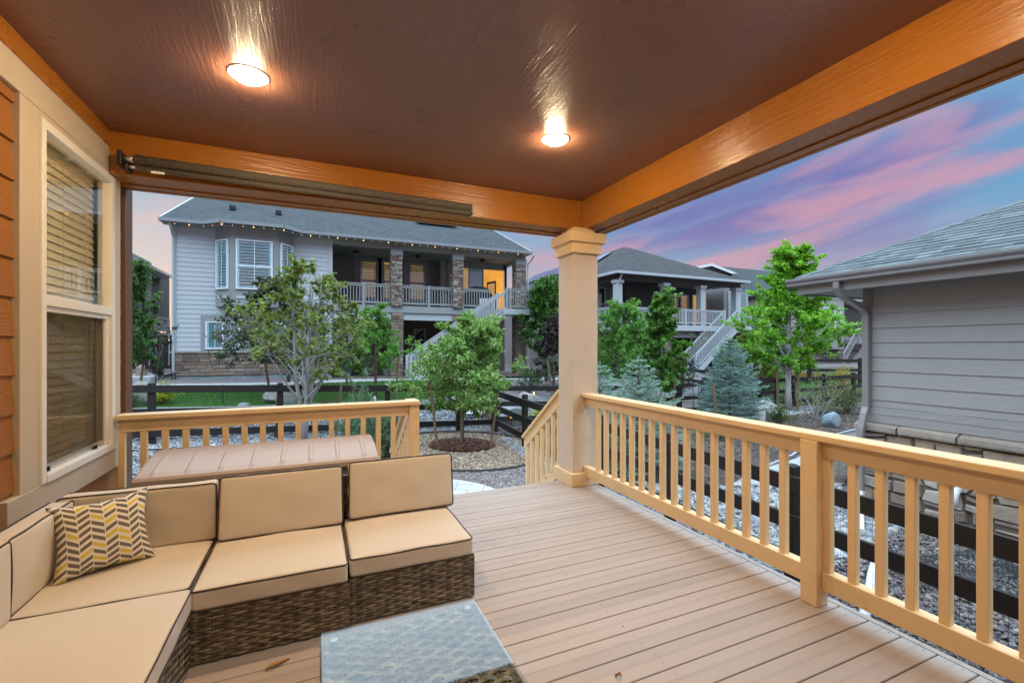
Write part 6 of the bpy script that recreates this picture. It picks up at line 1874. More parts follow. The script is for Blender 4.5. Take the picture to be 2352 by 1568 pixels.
G_APPLE = [(0.133, 0.261, 0.057), (0.172, 0.322, 0.069), (0.094, 0.192, 0.044), (0.234, 0.384, 0.108), (0.296, 0.430, 0.152)]
G_MID = [(0.086, 0.230, 0.032), (0.118, 0.291, 0.037), (0.062, 0.169, 0.025), (0.156, 0.337, 0.057)]
G_MAPLE = [(0.156, 0.384, 0.028), (0.203, 0.460, 0.035), (0.118, 0.291, 0.023), (0.265, 0.522, 0.051)]
G_YEL = [(.14, .20, .035), (.18, .25, .05), (.10, .16, .03), (.22, .28, .07), (.13, .13, .04)]
G_OLIVE = [(.055, .075, .04), (.075, .10, .05), (.04, .05, .032), (.075, .065, .045), (.05, .085, .035)]
PURP = [(.035, .022, .028), (.05, .03, .035), (.028, .025, .024), (.06, .04, .042), (.03, .035, .022)]

# the staked apple tree in the gravel circle
x, y = 2.94, 9.42
tree('apple_tree', 'bushy green apple tree with three stakes in the ring of red mulch', 'tree', x, y, 3.02, .78, [(0, .45), (.12, 1.05), (.3, 1.15), (.5, 1.05), (.75, .75), (1, .35)], .042, 40, 13, 21, .085, .034, G_APPLE, 3, rise=.5, droop=.25, limb_r=.42, off=(.42, -.18))
def stake(p0, p1, r, label):
    (xa, ya, za), (xb, yb, zb) = p0, p1
    o = MB().tube([(xa, ya, za - .1), (xb, yb, zb)], r, 8).build('tree_stake', M['stake'], None)
    o["group"] = 'wooden tree stakes'
    tag(o, label, 'stake', 'wooden tree stakes')
def stk(pb, pt, d, r, label, lean=0.0):
    """stake by its foot and head in the photo at depth d"""
    a = atD(pb[0], d); b = atD(pt[0], d + lean)
    stake((a[0], a[1], G(*a)), (b[0], b[1], HC + (HYP - pt[1]) / FPX * (d + lean)), r, label)
stk((1007, 1012), (987, 875), 9.5, .028, 'leaning round stake on the railing side of the apple tree')
stk((1124, 1012), (1143, 905), 9.6, .028, 'leaning round stake on the column side of the apple tree')
stk((1059, 985), (1061, 925), 9.75, .030, 'short upright stake against the apple trunk')

# grey-barked maple before the back fence
x, y = atD(697, 9.75)
tree('maple_tree', 'multi-stemmed grey-barked maple with sparse yellow-green leaves before the back fence', 'tree', x, y, 3.85, .95, [(0, .9), (.15, 1.25), (.4, 1.3), (.65, .95), (1, .3)], .078, 40, 9, 6.5, .075, .085, G_YEL, 5, 'maple', 'bark_grey', rise=.85, droop=.12, stems=4, bare=.25, lean=(.015, 0), limb_r=.32, tipbias=.6)
stk((632, 1012), (641, 879), 9.9, .033, 'sawn stake in front of the fence post beside the grey-barked maple')
stk((770, 1003), (784, 880), 9.9, .030, 'sawn stake on the lawn side of the grey-barked maple')

# trees beyond the fence
x, y = atD(663, 14.2)
tree('crabapple_tree', 'dark olive-leaved crabapple tree behind the grey-barked maple', 'tree', x, y, 4.0, 1.0, [(0, 1.1), (.15, 1.9), (.35, 1.85), (.6, 1.25), (1, .3)], .06, 40, 10, 17, .105, .05, G_OLIVE, 9, rise=.5, droop=.35, off=(-.5, 0))
stk((622, 905), (606, 812), 14.3, .04, 'dark leaning stake under the dark olive crabapple')
stk((680, 905), (688, 830), 14.3, .035, 'stake close behind the grey-barked maple stems')
x, y = atD(862, 14.9)
tree('plum_tree', 'rounded fresh green tree on the lawn before the deck of the pale house', 'tree', x, y, 3.25, .85, [(0, .7), (.12, 1.05), (.4, 1.05), (.7, .7), (1, .25)], .05, 32, 9, 15, .10, .034, G_MID, 13, rise=.6, droop=.25)
stk((802, 905), (790, 825), 15, .035, 'thin stake on the patio side of the rounded green lawn tree')
stk((908, 905), (916, 808), 15, .035, 'thin stake beside the fire table behind the fence')
x, y = atD(300, 12.6)
tree('pear_tree', 'narrow leafy tree close to the corner of the porch house, dark green', 'tree', x, y, 4.1, 1.0, [(0, .35), (.15, .62), (.4, .66), (.7, .5), (1, .15)], .045, 34, 8, 14, .10, .045, [(.05, .13, .025), (.07, .17, .035), (.035, .09, .02), (.10, .20, .05)], 17, bark='bark', rise=.8, droop=.2)
stk((318, 905), (333, 800), 12.9, .03, 'grey stake beside the narrow tree at the porch corner')
x, y = atD(352, 13.4)
tree('plum_shrub', 'thin dark purple-leaved shrub rising before the black gate', 'shrub', x, y, 2.35, .4, [(0, .15), (.5, .28), (1, .22)], .02, 10, 4, 6, .09, .03, PURP, 19, rise=1.1, droop=0, lean=(.10, 0))
x, y = atD(1255, 21.5)
tree('columnar_tree', 'tall narrow bright green tree between the pale house and the tan column', 'tree', x, y, 5.1, .9, [(0, .8), (.2, 1.15), (.5, .95), (.8, .65), (1, .2)], .08, 50, 9, 14, .15, .07, [(.065, .16, .025), (.085, .20, .035), (.045, .12, .02)], 21, rise=1.0, droop=.15)
x, y = atD(1272, 19.5)
tree('weeping_tree', 'dark purple weeping tree in front of the narrow green one', 'tree', x, y, 3.3, .5, [(0, .75), (.3, .85), (.7, .65), (1, .3)], .06, 36, 9, 13, .12, .05, PURP, 23, rise=.5, droop=.9)
x, y = atD(1272, 17.0)
tree('pine_shrub', 'grey green loose shrub in front of the purple weeping tree', 'shrub', x, y, 1.75, .12, [(0, .35), (.4, .6), (1, .3)], .03, 22, 7, 11, .07, .02, [(.06, .10, .065), (.08, .13, .085), (.045, .075, .05)], 25, rise=.9)
stk((1270, 905), (1258, 828), 16.6, .035, 'tilted stake in the grey green shrub beside the tan column')
x, y = atD(1216, 17.8)
tree('mugo_pine', 'small rounded dark green conifer shrub near the stone block', 'shrub', x, y, 1.05, .06, [(0, .4), (.35, .5), (1, .12)], .02, 26, 7, 14, .06, .012, [(.04, .10, .03), (.055, .13, .04)], 27, rise=.9)
x, y = atD(1432, 17.2)
tree('peach_tree', 'broad glossy green tree just past the tan column before the charcoal house', 'tree', x, y, 4.0, .75, [(0, .9), (.2, 1.55), (.5, 1.45), (.75, 1.05), (1, .4)], .075, 46, 10, 17, .13, .036, G_MID, 29, rise=.6, droop=.4)
x, y = atD(1518, 14.1)
tree('young_maple', 'slender young maple with lobed leaves before the lit deck of the charcoal house', 'tree', x, y, 4.25, .95, [(0, .25), (.1, .55), (.3, .58), (.5, .48), (.62, .2), (.75, .30), (.88, .2), (1, .12)], .042, 32, 7, 17, .11, .11, [(.08, .20, .03), (.10, .24, .04), (.06, .15, .025), (.14, .28, .06)], 31, 'maple', 'bark_grey', rise=.6, droop=.15)
stk((1541, 940), (1551, 864), 13.9, .035, 'pale sawn stake next to the slender young maple')
x, y = atD(1810, 16.9)
tree('red_maple', 'tall bright green maple with a pale straight trunk', 'tree', x, y, 6.45, 1.55, [(0, .7), (.10, 1.9), (.25, 2.0), (.45, 1.35), (.7, .8), (.9, .45), (1, .15)], .115, 70, 10, 26, .088, .088, G_MAPLE, 37, 'maple', 'bark_white', rise=.62, droop=.22, lean=(.01, 0), off=(.35, 0))
stk((1787, 936), (1784, 852), 16.7, .045, 'dark stake on the near side of the pale maple trunk')
stk((1831, 950), (1834, 845), 16.4, .045, 'dark double stake between the pale trunk and the fence post')

# spruces
def spruce(label, x, y, h, r, seed, tiers, pal, per=9, nn=34):
    rng = np.random.default_rng(seed); g = G(x, y)
    t = thing('blue_spruce', label, 'spruce', (x, y, g), 'young blue spruces')
    wood = MB().tube([(x, y, g - .05), (x, y, g + h * .5), (x, y, g + h)], [.04 * h / 2, .025 * h / 2, .004], 7)
    P, Dv, cl = [], [], []
    pal = np.array(pal)
    def needles(a, b, n, ln):
        a, b = np.array(a), np.array(b); d = b - a; L = np.linalg.norm(d); d = d / L
        u = rng.random(n); p = a + np.outer(u, b - a)
        q = rng.normal(0, 1, (n, 3)); q -= np.outer(q @ d, d); q /= np.linalg.norm(q, axis=1)[:, None]
        q[:, 2] = np.abs(q[:, 2]) * .6 + q[:, 2] * .4
        P.append(p); Dv.append(q * .8 + d * .75); cl.append(u)
    for k in range(tiers):
        f = k / (tiers - 1); z = g + .06 * h + f ** .92 * h * .90
        R = r * (1 - f) ** .85 * rng.uniform(.92, 1.1) + .035 * h
        nb = max(4, int(per * (1 - .45 * f)))
        for j in range(nb):
            az = 2 * math.pi * (j + rng.uniform(-.25, .25)) / nb + k * 1.1
            d = np.array([math.cos(az), math.sin(az), 0]); s = np.array([-d[1], d[0], 0])
            Rj = R * rng.uniform(.62, 1.2); up = .10 + .5 * f
            a = np.array([x, y, z]); e = a + d * Rj + np.array([0, 0, Rj * up])
            wood.tube([a, (a + e) / 2 + np.array([0, 0, -.05 * Rj]), e], [.008 * h / 2, .005 * h / 2, .002], 4, cap=False)
            needles(a + (e - a) * .12, e, int(nn * 1.3), 0)
            m = max(2, int(Rj / (.075 * max(h / 2, 1))))
            for i in range(m):
                u = .22 + .72 * (i + .5) / m
                c = a + (e - a) * u + np.array([0, 0, -.05 * Rj * math.sin(u * 3.1)])
                for sg in (-1, 1):
                    ln = (Rj * (1 - u) * .62 + .045 * h) * rng.uniform(.8, 1.15)
                    ee = c + (d * .62 + s * sg * .75) * ln + np.array([0, 0, ln * rng.uniform(-.05, .22)])
                    needles(c, ee, nn, 0)
    needles((x, y, g + h * .86), (x, y, g + h * 1.02), nn * 2, 0)
    wood.build('trunk', M['bark'], t)
    P, Dv, u = np.concatenate(P), np.concatenate(Dv), np.concatenate(cl); n = len(P)
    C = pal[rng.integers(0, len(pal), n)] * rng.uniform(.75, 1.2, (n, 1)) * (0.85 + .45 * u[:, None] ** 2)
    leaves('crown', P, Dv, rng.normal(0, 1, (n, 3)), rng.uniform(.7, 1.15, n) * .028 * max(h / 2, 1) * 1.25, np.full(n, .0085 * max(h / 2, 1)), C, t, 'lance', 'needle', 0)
SPR = [(.24, .36, .31), (.29, .42, .37), (.19, .29, .245), (.33, .45, .36)]
SPR2 = [(.20, .31, .295), (.24, .36, .345), (.15, .245, .23), (.28, .40, .37)]
x, y = atD(1466, 8.5); spruce('small pale blue-green spruce standing close behind the railing, with a brown tip', x, y, 2.08, .98, 3, 15, SPR, 9, 46)
x, y = atD(1378, 9.6); spruce('blue-green spruce half hidden behind the tan column', x, y, 1.9, .85, 7, 14, SPR, 9, 34)
x, y = atD(1676, 13.4); spruce('largest dense blue spruce in the middle of the mulch bed', x, y, 2.62, 1.0, 11, 19, SPR2, 11, 40)
stk((1652, 960), (1637, 880), 12.6, .035, 'brown stake poking out of the largest blue spruce')
stk((1352, 960), (1353, 888), 9.2, .03, 'short stake by the spruce next to the tan column')

# shrubs
def shrub(name, label, px, d, w, h, pal, seed, ll=.05, lw=.03, n=1400, shape='lance', flower=None, dens=0.9, twig=True, group=None, mat='leaf', y_over=None):
    x, y = atD(px, d); g = G(x, y); rng = np.random.default_rng(seed)
    t = thing(name, label, 'shrub', (x, y, g), group)
    wood = MB()
    P, Dv = [], []
    nb = 26
    for k in range(nb):
        az = k * 2.4 + rng.normal(0, .2); f = math.sqrt((k + .5) / nb)
        e = np.array([x + math.cos(az) * w * f * rng.uniform(.75, 1.1), y + math.sin(az) * w * f * rng.uniform(.75, 1.1), g + h * (1 - .62 * f * f) * rng.uniform(.75, 1.08)])
        b = np.array([x + rng.normal(0, .05 * w), y + rng.normal(0, .05 * w), g]); m = (b + e) / 2 + np.array([0, 0, .1 * h])
        wood.tube([b, m, e], [.009, .006, .002], 4, cap=False)
        kk = int(n / nb * rng.uniform(.6, 1.4)); u = rng.uniform(.3, 1.05, kk)
        q = np.where(u[:, None] < .5, b + (m - b) * u[:, None] * 2, m + (e - m) * (u[:, None] * 2 - 1))
        P.append(q + rng.normal(0, .11 * (w + h) / 2, (kk, 3))); Dv.append((e - b)[None] / np.linalg.norm(e - b) + rng.normal(0, .8, (kk, 3)))
    wood.build('stems', M['bark'], t)
    P, Dv = np.concatenate(P), np.concatenate(Dv); P[:, 2] = np.maximum(P[:, 2], g + .02); n = len(P)
    pal = np.array(pal); C = pal[rng.integers(0, len(pal), n)] * rng.uniform(.75, 1.25, (n, 1))
    leaves('foliage', P, Dv, rng.normal(0, .6, (n, 3)) + np.array([0, 0, 1.0]), rng.uniform(.7, 1.2, n) * ll, rng.uniform(.7, 1.2, n) * lw, C, t, shape, mat)
    if flower:
        k = 70; i = rng.choice(n, k); q = P[i].copy(); q[:, 2] += .02
        q = q[q[:, 2] > g + h * .45]; k = len(q)
        leaves('flowers', q, rng.normal(0, 1, (k, 3)) + np.array([0, 0, .6]), rng.normal(0, 1, (k, 3)), np.full(k, .05), np.full(k, .05), np.tile(np.array(flower), (k, 1)), t, 'maple')
    return t
YELS = [(.36, .38, .02), (.45, .46, .03), (.25, .30, .02), (.52, .50, .05)]
shrub('spirea_shrub', 'bright yellow-green shrub beside the first fence post near the porch', 376, 12.4, .36, .60, [(.30, .36, .02), (.36, .42, .03), (.20, .28, .02)], 41, .05, .03, 1600)
shrub('gold_shrub', 'low bright yellow shrub behind the fence beside the stair railing', 1244, 13.2, .42, .46, YELS, 42, .05, .03, 1800)
x, y = atD(855, 7.3)
tree('lavender_bush', 'large soft grey-green bush growing behind the short railing', 'shrub', x, y, 1.08, .05, [(0, .4), (.35, .62), (.7, .5), (1, .25)], .02, 60, 9, 15, .075, .012, [(.10, .19, .12), (.13, .23, .15), (.075, .145, .09), (.15, .25, .19)], 43, rise=1.1, droop=.05)
shrub('rose_shrub', 'green shrub with white flowers beside the white boulders', 1788, 13.6, .46, .72, [(.06, .11, .03), (.08, .14, .035), (.045, .085, .025)], 44, .045, .02, 2600, flower=(.8, .72, .74))
shrub('low_shrub', 'low yellowish green shrub at the front edge of the mulch bed', 1745, 12.4, .32, .32, [(.12, .17, .04), (.15, .20, .05), (.09, .13, .03)], 45, .04, .016, 1100)
shrub('low_shrub', 'low grey-green creeping shrub under the largest blue spruce', 1650, 11.6, .55, .28, [(.10, .14, .08), (.13, .17, .10), (.075, .11, .06)], 46, .05, .014, 1300)
shrub('low_shrub', 'small green tuft of leaves between the spruce and the railing post shadow', 1610, 11.9, .25, .26, [(.10, .20, .05), (.13, .24, .06)], 47, .06, .014, 500)
shrub('barberry_shrub', 'olive brown rounded shrub in front of the fence beyond the blue boulder', 1905, 15.9, .75, .95, [(.085, .09, .04), (.11, .115, .05), (.065, .07, .035), (.10, .085, .045)], 48, .06, .025, 2600)
shrub('barberry_shrub', 'taller olive green shrub against the corner of the taupe house', 1945, 16.2, .65, 1.0, [(.09, .115, .04), (.12, .145, .05), (.065, .085, .035)], 49, .06, .025, 2400)
shrub('variegated_shrub', 'pale green and white leaved shrub beyond the fence behind the pale trunk', 1795, 18.6, 1.0, .6, [(.22, .30, .17), (.30, .37, .24), (.15, .23, .11)], 50, .07, .045, 1800)
shrub('variegated_shrub', 'pale variegated shrub behind the bare twiggy shrub', 1878, 18.4, .8, .75, [(.24, .31, .20), (.32, .39, .27), (.16, .24, .12)], 51, .07, .045, 1500)
shrub('orange_shrub', 'rusty orange low shrub at the edge of the second lawn under the maple', 1858, 24.5, 1.3, .75, [(.26, .13, .035), (.33, .18, .05), (.19, .13, .04)], 52, .09, .05, 1300)
shrub('orange_shrub', 'rusty orange shrub with pale flowers beside the far fence post', 1935, 20.0, .9, .65, [(.24, .12, .045), (.30, .17, .06), (.18, .13, .04)], 53, .08, .045, 1300, flower=(.75, .6, .6))
shrub('golden_shrub', 'upright golden yellow shrub at the far corner fence', 1934, 23.2, .55, 1.15, [(.38, .29, .04), (.30, .24, .04), (.22, .20, .05)], 54, .09, .05, 900)
shrub('green_shrub', 'rounded light green shrub at the far side of the second lawn', 1772, 23.5, .75, .95, [(.13, .20, .07), (.17, .25, .10), (.09, .15, .05)], 55, .08, .05, 1400)
x, y = atD(1728, 20.5)
tree('serviceberry_tree', 'small yellow-green leafy tree beyond the largest blue spruce', 'tree', x, y, 2.9, .6, [(0, .6), (.25, 1.0), (.6, .8), (1, .3)], .05, 30, 8, 11, .12, .07, [(.12, .19, .03), (.15, .23, .04), (.09, .15, .025)], 56, rise=.7)
x, y = atD(1556, 17.8)
spr = tree('upright_juniper', 'upright feathery yellow-green juniper beyond the lot fence', 'conifer', x, y, 2.15, .1, [(0, .45), (.3, .55), (.6, .42), (1, .08)], .04, 46, 8, 14, .085, .016, [(.12, .14, .045), (.15, .17, .055), (.085, .105, .035)], 57, rise=1.15, droop=0)
x, y = atD(1752, 18.6)
tree('small_juniper', 'thin yellow-green juniper behind the fence beside the utility pedestal', 'conifer', x + .3, y, 1.5, .1, [(0, .3), (.4, .4), (1, .1)], .03, 30, 7, 12, .08, .016, [(.14, .16, .045), (.17, .19, .05)], 58, rise=1.15, droop=0)
x, y = atD(1800, 27)
tree('dark_pine', 'dark broad evergreen shrub beyond the second lawn', 'shrub', x, y, 2.1, .1, [(0, 1.2), (.4, 1.3), (1, .4)], .06, 40, 9, 14, .12, .03, [(.03, .05, .02), (.04, .07, .025)], 59, rise=.9)
# bare twiggy shrub
x, y = atD(1877, 14.6); g = G(x, y)
t = thing('twiggy_shrub', 'bare grey twiggy shrub with a few leaves in the mulch bed', 'shrub', (x, y, g)); rng = np.random.default_rng(60); wood = MB(); PT = []
for k in range(20):
    az = rng.uniform(0, 6.28); el = rng.uniform(.7, 1.4); L = rng.uniform(.6, 1.15); d = np.array([math.cos(az) * math.cos(el), math.sin(az) * math.cos(el), math.sin(el)])
    b = np.array([x, y, g]) + rng.normal(0, .04, 3) * np.array([1, 1, 0]); e = b + d * L; m = (b + e) / 2 + rng.normal(0, .05, 3)
    wood.tube([b, m, e], [.012, .008, .003], 5, cap=False)
    for q in range(3):
        c = m + (e - m) * rng.random(); f = c + (d + rng.normal(0, .5, 3)) * .3; wood.tube([c, f], [.005, .002], 4, cap=False); PT.append(f + rng.normal(0, .05, (7, 3)))
wood.build('stems', M['bark_grey'], t); P = np.concatenate(PT); n = len(P)
leaves('foliage', P, rng.normal(0, 1, (n, 3)), rng.normal(0, 1, (n, 3)), np.full(n, .07), np.full(n, .035), np.array([(.13, .2, .07), (.2, .26, .13)])[rng.integers(0, 2, n)], t)
# dark purple ground shrub under the maple
shrub('purple_shrub', 'dark maroon low shrub just beyond the fence beside the sawn stake', 752, 12.4, .45, .42, [(.05, .025, .025), (.07, .035, .035), (.035, .02, .02)], 61, .05, .02, 900)
shrub('green_shrub', 'dark green shrub against the grey boulder at the porch corner', 300, 11.6, .3, .45, [(.05, .10, .04), (.07, .13, .05)], 62, .05, .025, 900)

# =================================================================== ROCKS
def rock(label, px, pyb, d, w, dp, h, col, seed, name='boulder', flat=False, rot=0.0):
    x, y = atD(px, d); g = G(x, y); rng = random.Random(seed)
    bm = bmesh.new(); bmesh.ops.create_icosphere(bm, subdivisions=4, radius=1)
    pl = []
    for k in range(11):
        n = Vector((rng.gauss(0, 1), rng.gauss(0, 1), rng.gauss(0, .8))).normalized(); pl.append((n, rng.uniform(.62, .9)))
    for v in bm.verts:
        p = v.co.copy()
        for n, dd in pl:
            e = p.dot(n) - dd
            if e > 0: p -= n * e * .86
        p *= 1 + .02 * math.sin(9 * p.x + seed) * math.sin(8 * p.y)
        X, Y = p.x * w / 2, p.y * dp / 2
        v.co = Vector((x + X * math.cos(rot) - Y * math.sin(rot), y + X * math.sin(rot) + Y * math.cos(rot), g + h * .42 + p.z * h * .62))
    me = bpy.data.meshes.new(name); bm.to_mesh(me); bm.free()
    for p in me.polygons: p.use_smooth = True
    t = NT(name); o = t.tc.outputs['Object']
    n1 = t.noise(o, 3.0, 6, .65, .4); n2 = t.noise(o, 16, 5, .6); n3 = t.noise(t.mapping(o, (2, 2, 9), (.4, .3, 0)), 2.5, 5, .6, 1.0)
    c = t.ramp(n1, [(.3, mul(col, .62)), (.5, col), (.68, mul(col, 1.18))])
    c = t.mix(t.math('MULTIPLY', n2, .5), c, mul(col, .7)); t.put(t.p.inputs['Base Color'], c); t.p.inputs['Roughness'].default_value = .9
    t.bump(t.math('ADD', n2, t.math('MULTIPLY', n3, 1.2)), .8, .03); me.materials.append(t.m)
    o = bpy.data.objects.new(name, me); COL.objects.link(o); KEEP.append(o)
    tag(o, label, 'rock')
    return o
rock('large white granite boulder nearest the blue spruce', 1742, 965, 13.4, .80, .5, .56, (.46, .46, .45), 1, rot=.5)
rock('pale grey speckled boulder just behind the large white one', 1757, 948, 14.6, .95, .6, .62, (.40, .40, .39), 2)
rock('smooth blue-grey boulder lying in the dark mulch', 1909, 967, 13.5, .58, .45, .44, (.25, .32, .355), 3)
rock('grey beige boulder behind the fence at the porch corner', 322, 930, 12.2, .75, .5, .62, (.30, .27, .225), 4)
rock('small pointed brown rock on the concrete path before the black gate', 325, 880, 16.4, .38, .3, .62, (.30, .25, .19), 5)
rock('flat topped pale boulder behind the fence post near the grey-barked maple', 650, 908, 13.4, 1.05, .6, .62, (.37, .35, .32), 6)
rock('small pointed white stone at the foot of the rounded lawn tree', 860, 915, 13.6, .14, .12, .34, (.62, .62, .60), 7)
rock('rectangular pinkish stone block behind the fence near the stair railing', 1213, 895, 15.2, .78, .5, .52, (.36, .32, .30), 8)
rock('pale grey flat boulder behind the side fence corner', 1176, 945, 12.6, .95, .6, .50, (.33, .345, .34), 9)
rock('white pointed rock beside the bench at the fence corner', 1168, 912, 13.8, .55, .4, .34, (.50, .52, .53), 10)
rock('rounded sandy boulder sitting on the white stones by the downspout', 1912, 1100, 8.2, .55, .5, .48, (.36, .335, .29), 11)
rock('white sharp rock in the mulch between the railing balusters', 1558, 1030, 8.6, .42, .3, .36, (.58, .58, .55), 12)
rock('small grey stepping stone by the lawn edging', 560, 925, 12.6, .4, .3, .14, (.26, .27, .28), 13)
for i, (px, d) in enumerate(((1090, 13.6), (1130, 14.4), (1245, 15.8))):
    rock(['pale flagstone step lying in the gravel behind the apple tree', 'second pale flagstone step, beyond the first, toward the pink block', 'pale blue-grey flagstone behind the pink stone block'][i], px, 900, d, .7, .6, .12, (.38, .40, .40), 20 + i, 'flagstone')
# log bench
x, y = atD(1092, 13.0); g = G(x, y)
t = thing('log_bench', 'low weathered plank bench on a stump beyond the back fence', 'bench', (x, y, g))
M['weathered'] = grain_paint('weathered_plank', (.30, .29, .27), 0, .9, .2, .6)
mb = MB(); mb.prism([(-.55, -.19), (.52, -.2), (.58, .0), (.50, .18), (-.52, .2), (-.6, .02)], lambda u, v, t_: (x + u, y + v, g + t_), .27, .345); mb.build('seat', M['weathered'], t, fixn=True, bevel=.012)
MB().tube([(x + .33, y, g - .03), (x + .33, y, g + .27)], [.13, .115], 12).build('leg', M['stake'], t); MB().tube([(x - .40, y, g - .03), (x - .40, y, g + .27)], [.13, .115], 12).build('leg', M['stake'], t)
# path lights
def path_light(px, d, ztop, label, s=1.0):
    x, y = atD(px, d); g = G(x, y); z = g + ztop
    t = thing('path_light', label, 'path light', (x, y, g), 'small lit garden path lights')
    MB().tube([(x, y, g - .03), (x, y, z - .09)], .012, 8).build('post', M['black_metal'], t)
    MB().tube([(x, y, z - .09), (x, y, z - .02)], .030, 10).build('lamp', M['bulb'], t)
    mb = MB(); mb.tube([(x, y, z - .02), (x, y, z)], [.075, .03], 14)
    for k in range(4): a = k * math.pi / 2 + .5; mb.tube([(x + .035 * math.cos(a), y + .035 * math.sin(a), z - .1), (x + .05 * math.cos(a), y + .05 * math.sin(a), z - .02)], .004, 4)
    mb.build('cap', M['black_metal'], t)
path_light(512, 12.9, .55, 'lit black path light standing before the lawn between two fence posts')
path_light(1226, 15.4, .50, 'lit black path light beside the pinkish stone block')
path_light(1174, 12.0, .42, 'small black path light behind the wire mesh of the fence corner')
path_light(1421, 11.0, .55, 'lit path light between the two nearest spruces')
path_light(1143, 13.4, .6, 'lit path light half hidden behind the apple tree leaves')
# utility things
x, y = atD(1652, 16.5); g = G(x, y)
t = thing('utility_box', 'dark green utility box beside the largest blue spruce', 'utility box', (x, y, g)); MB().box(x - .3, x + .35, y, y + .5, g - .05, g + .62).build('cabinet', plain('utility_green', (.02, .06, .055), .5), t, bevel=.04); MB().box(x - .32, x + .37, y - .02, y + .52, g + .621, g + .68).build('lid', plain('utility_green_lid', (.025, .07, .062), .5), t, bevel=.02)
x, y = atD(1722, 16.6); g = G(x, y)
t = thing('cable_pedestal', 'pale green tapered cable pedestal behind the fence', 'pedestal', (x, y, g)); mb = MB(); mb.prism([(-.20, 0), (.20, 0), (.15, .95), (.09, 1.05), (-.09, 1.05), (-.15, .95)], lambda u, v, t_: (x + u, t_, g - .05 + v), y - .12, y + .12); mb.build('housing', plain('pedestal_green', (.36, .42, .38), .5, .05), t, fixn=True, bevel=.02)
# patio furniture of the charcoal house
def sling_chair(px, d, rot, label, w=.62):
    x, y = atD(px, d); g = G(x, y) + .02; t = thing('patio_chair', label, 'patio chair', (x, y, g), 'dark sling patio chairs')
    c, s = math.cos(rot), math.sin(rot)
    R = lambda u, v, z: (x + u * c - v * s, y + u * s + v * c, g + z)
    h = w / 2
    def sling(name, a, b):
        mb = MB(); n = 6; vs = []
        for i in range(n + 1):
            f = i / n; v = a[0] + (b[0] - a[0]) * f; z = a[1] + (b[1] - a[1]) * f - .03 * math.sin(f * 3.14)
            for u in (-h + .03, h - .03): vs.append(R(u, v, z)); vs.append(R(u, v + .004, z + .012))
        fs = []
        for i in range(n):
            q = i * 4; fs += [(q, q + 2, q + 6, q + 4), (q + 1, q + 5, q + 7, q + 3), (q, q + 4, q + 5, q + 1), (q + 2, q + 3, q + 7, q + 6)]
        mb.add(vs, fs); mb.build(name, M['sling'], t, fixn=True)
    sling('seat', (-.28, .43), (.2, .40)); sling('backrest', (.2, .42), (.42, 1.02))
    for u in (-h, h):
        mb = MB(); mb.tube([R(u, .44, 1.05), R(u, .22, .42), R(u, -.28, .44)], .014, 6); mb.tube([R(u, .3, .64), R(u, -.2, .66), R(u, -.27, .6)], .016, 6); mb.tube([R(u, -.2, .66), R(u, -.26, .02), R(u, .3, .02), R(u, .22, .42)], .013, 6); mb.build('frame', M['black_metal'], t)
M['sling'] = plain('sling_charcoal', (.035, .042, .048), .7, .1)
sling_chair(1627, 17.2, 2.5, 'dark sling patio chair beside the foot of the pale stairs'); sling_chair(1658, 17.6, 2.5, 'dark sling patio chair tight against the largest blue spruce')
sling_chair(1488, 18.8, .6, 'dark sling patio chair behind the slender young maple')
x, y = atD(1592, 16.2); g = G(x, y)
t = thing('wind_spinner', 'metal flower wind spinner on a stake before the pale stairs', 'wind spinner', (x, y, g)); hz_ = HC + (HYP - 843) / FPX * 16.2
MB().tube([(x, y, g - .05), (x, y, hz_)], .014, 6).build('stake', M['black_metal'], t)
for k in range(8):
    a = k * math.pi / 4 + .2; d = Vector((math.cos(a), 0.1, math.sin(a))).normalized(); s = Vector((-math.sin(a), .55, math.cos(a))).normalized(); c = Vector((x, y - .05, hz_)); mb = MB()
    ps_ = [c + d * .04, c + d * .16 + s * .07, c + d * .30 + s * .03, c + d * .33, c + d * .2 - s * .045]; n_ = d.cross(s).normalized() * .003
    mb.add([p - n_ for p in ps_] + [p + n_ for p in ps_], [(0, 1, 2, 3, 4), (9, 8, 7, 6, 5)] + [(i, i + 5, (i + 1) % 5 + 5, (i + 1) % 5) for i in range(5)]); mb.build('petal', plain('spinner_metal', (.07, .10, .12), .35, .1, metal=.7), t, fixn=True)
MB().ico((x, y - .06, hz_), (.045, .03, .045), 2).build('hub', M['black_metal'], t, smooth=True)
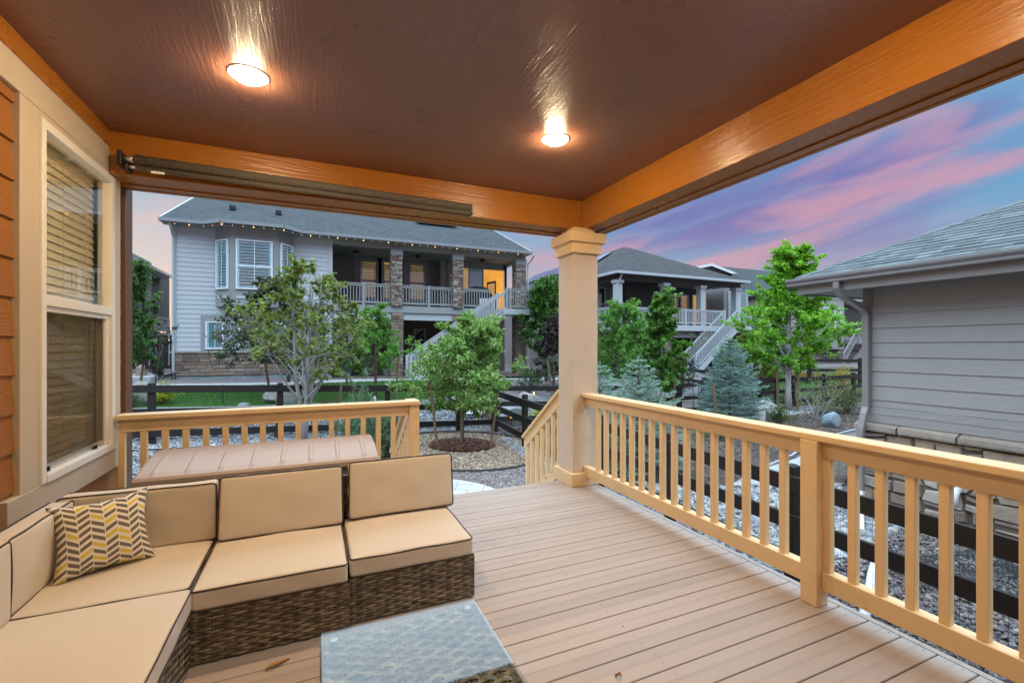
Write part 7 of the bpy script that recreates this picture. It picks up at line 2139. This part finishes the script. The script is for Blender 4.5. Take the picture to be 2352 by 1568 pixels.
# white drain pipes and netting in the side yard
def gpipe(label, pts, r):
    P = [(a, b, G(a, b) + r * .8 + c) for a, b, c in pts]
    tag(MB().tube(P, r, 12).build('drain_pipe', M['white_plastic'], None, smooth=True), label, 'pipe', 'white drain pipes')
a = atX(1930, 1295, 4.9)
gpipe('white drain pipe lying on the dark gravel under the side fence', [(5.9, 3.05, .02), (5.2, 2.75, .02), (4.5, 2.42, .02), (3.75, 2.10, .02)], .042)
tag(MB().tube([(XD - .06, 3.05, -.42), (XD - .14, 3.05, -.43), (XD - .19, 3.05, -.49), (XD - .19, 3.05, -.62)], .045, 12).build('wall_vent', M['white_plastic'], None, smooth=True), 'white hooded vent pipe on the stone base of the taupe house', 'vent')
def netting():
    x, y = 6.1, 2.35; g = G(x, y); rng = np.random.default_rng(5); mb = MB()
    t = thing('netting', 'crumpled bundle of dark plastic garden netting on the gravel below the stone base', 'netting', (x, y, g))
    n, m = 30, 16
    def Q(i, j):
        u, v = i / n - .5, j / m - .5
        hh = .20 * max(0, 1 - (2 * u) ** 2) * max(0, 1 - (2 * v) ** 2) + .035 * math.sin(11 * u + 3 * v) + .03 * math.sin(17 * v + 5 * u) + .035
        return (x + u * 1.25 + v * .55, y - u * .75 + v * .55 + .05 * math.sin(9 * v), g + max(hh, .02))
    for i in range(n):
        for j in range(m):
            a, b, c, d = Q(i, j), Q(i + .5, j + .28), Q(i + .5, j + .72), Q(i, j + 1)
            mb.tube([a, b], .0045, 3, cap=False); mb.tube([b, c], .0045, 3, cap=False); mb.tube([c, d], .0045, 3, cap=False); mb.tube([b, Q(i + 1, j)], .0045, 3, cap=False)
    mb.build('mesh_sheet', plain('net_grey', (.09, .105, .11), .6, .1), t)
netting()
x, y = 5.9, 1.95
dry_leaf_z = G(x, y)
# white lid behind the railing by the wall
x, y = -1.32, 4.75; g = G(x, y)
t = thing('white_tub', 'white rounded tub behind the railing beside the house wall', 'tub', (x + .1, y, g))
mb = MB(); mb.tube([(x + .12, y, g - .02), (x + .12, y, g + .74)], [.20, .235], 28); mb.build('body', M['white_plastic'], t, smooth=False)
mb = MB(); mb.tube([(x + .12, y, g + .741), (x + .12, y, g + .775), (x + .12, y, g + .80), (x + .12, y, g + .812)], [.25, .25, .22, .10], 28); mb.build('lid', M['white_plastic'], t, smooth=True)
# hose on the corner of the pale house
hx, hy, hzz = xl - .35, YA - .35, G(xl - .35, YA - .35)
t = thing('garden_hose', 'black coiled garden hose hanging on a stand at the corner of the pale house', 'hose', (hx, hy, hzz))
mb = MB()
for k in range(7):
    r_ = .38 + .012 * k; mb.tube([(hx - .15 + .045 * k + .0 * a, hy + r_ * .4 * math.cos(a), hzz + .62 + r_ * math.sin(a)) for a in [i * 2 * math.pi / 20 for i in range(21)]], .02, 6, cap=False)
mb.build('coil', M['black_metal'], t, smooth=True)
mb = MB(); mb.tube([(hx, hy, hzz - .03), (hx, hy, hzz + 1.0)], .02, 6); mb.tube([(hx - .2, hy, hzz + .98), (hx + .2, hy, hzz + .98)], .02, 6); mb.build('stand', M['black_metal'], t)
for nm in ('deck_screw',):
    bpy.data.objects[nm]["kind"] = "stuff"
bpy.context.view_layer.update()
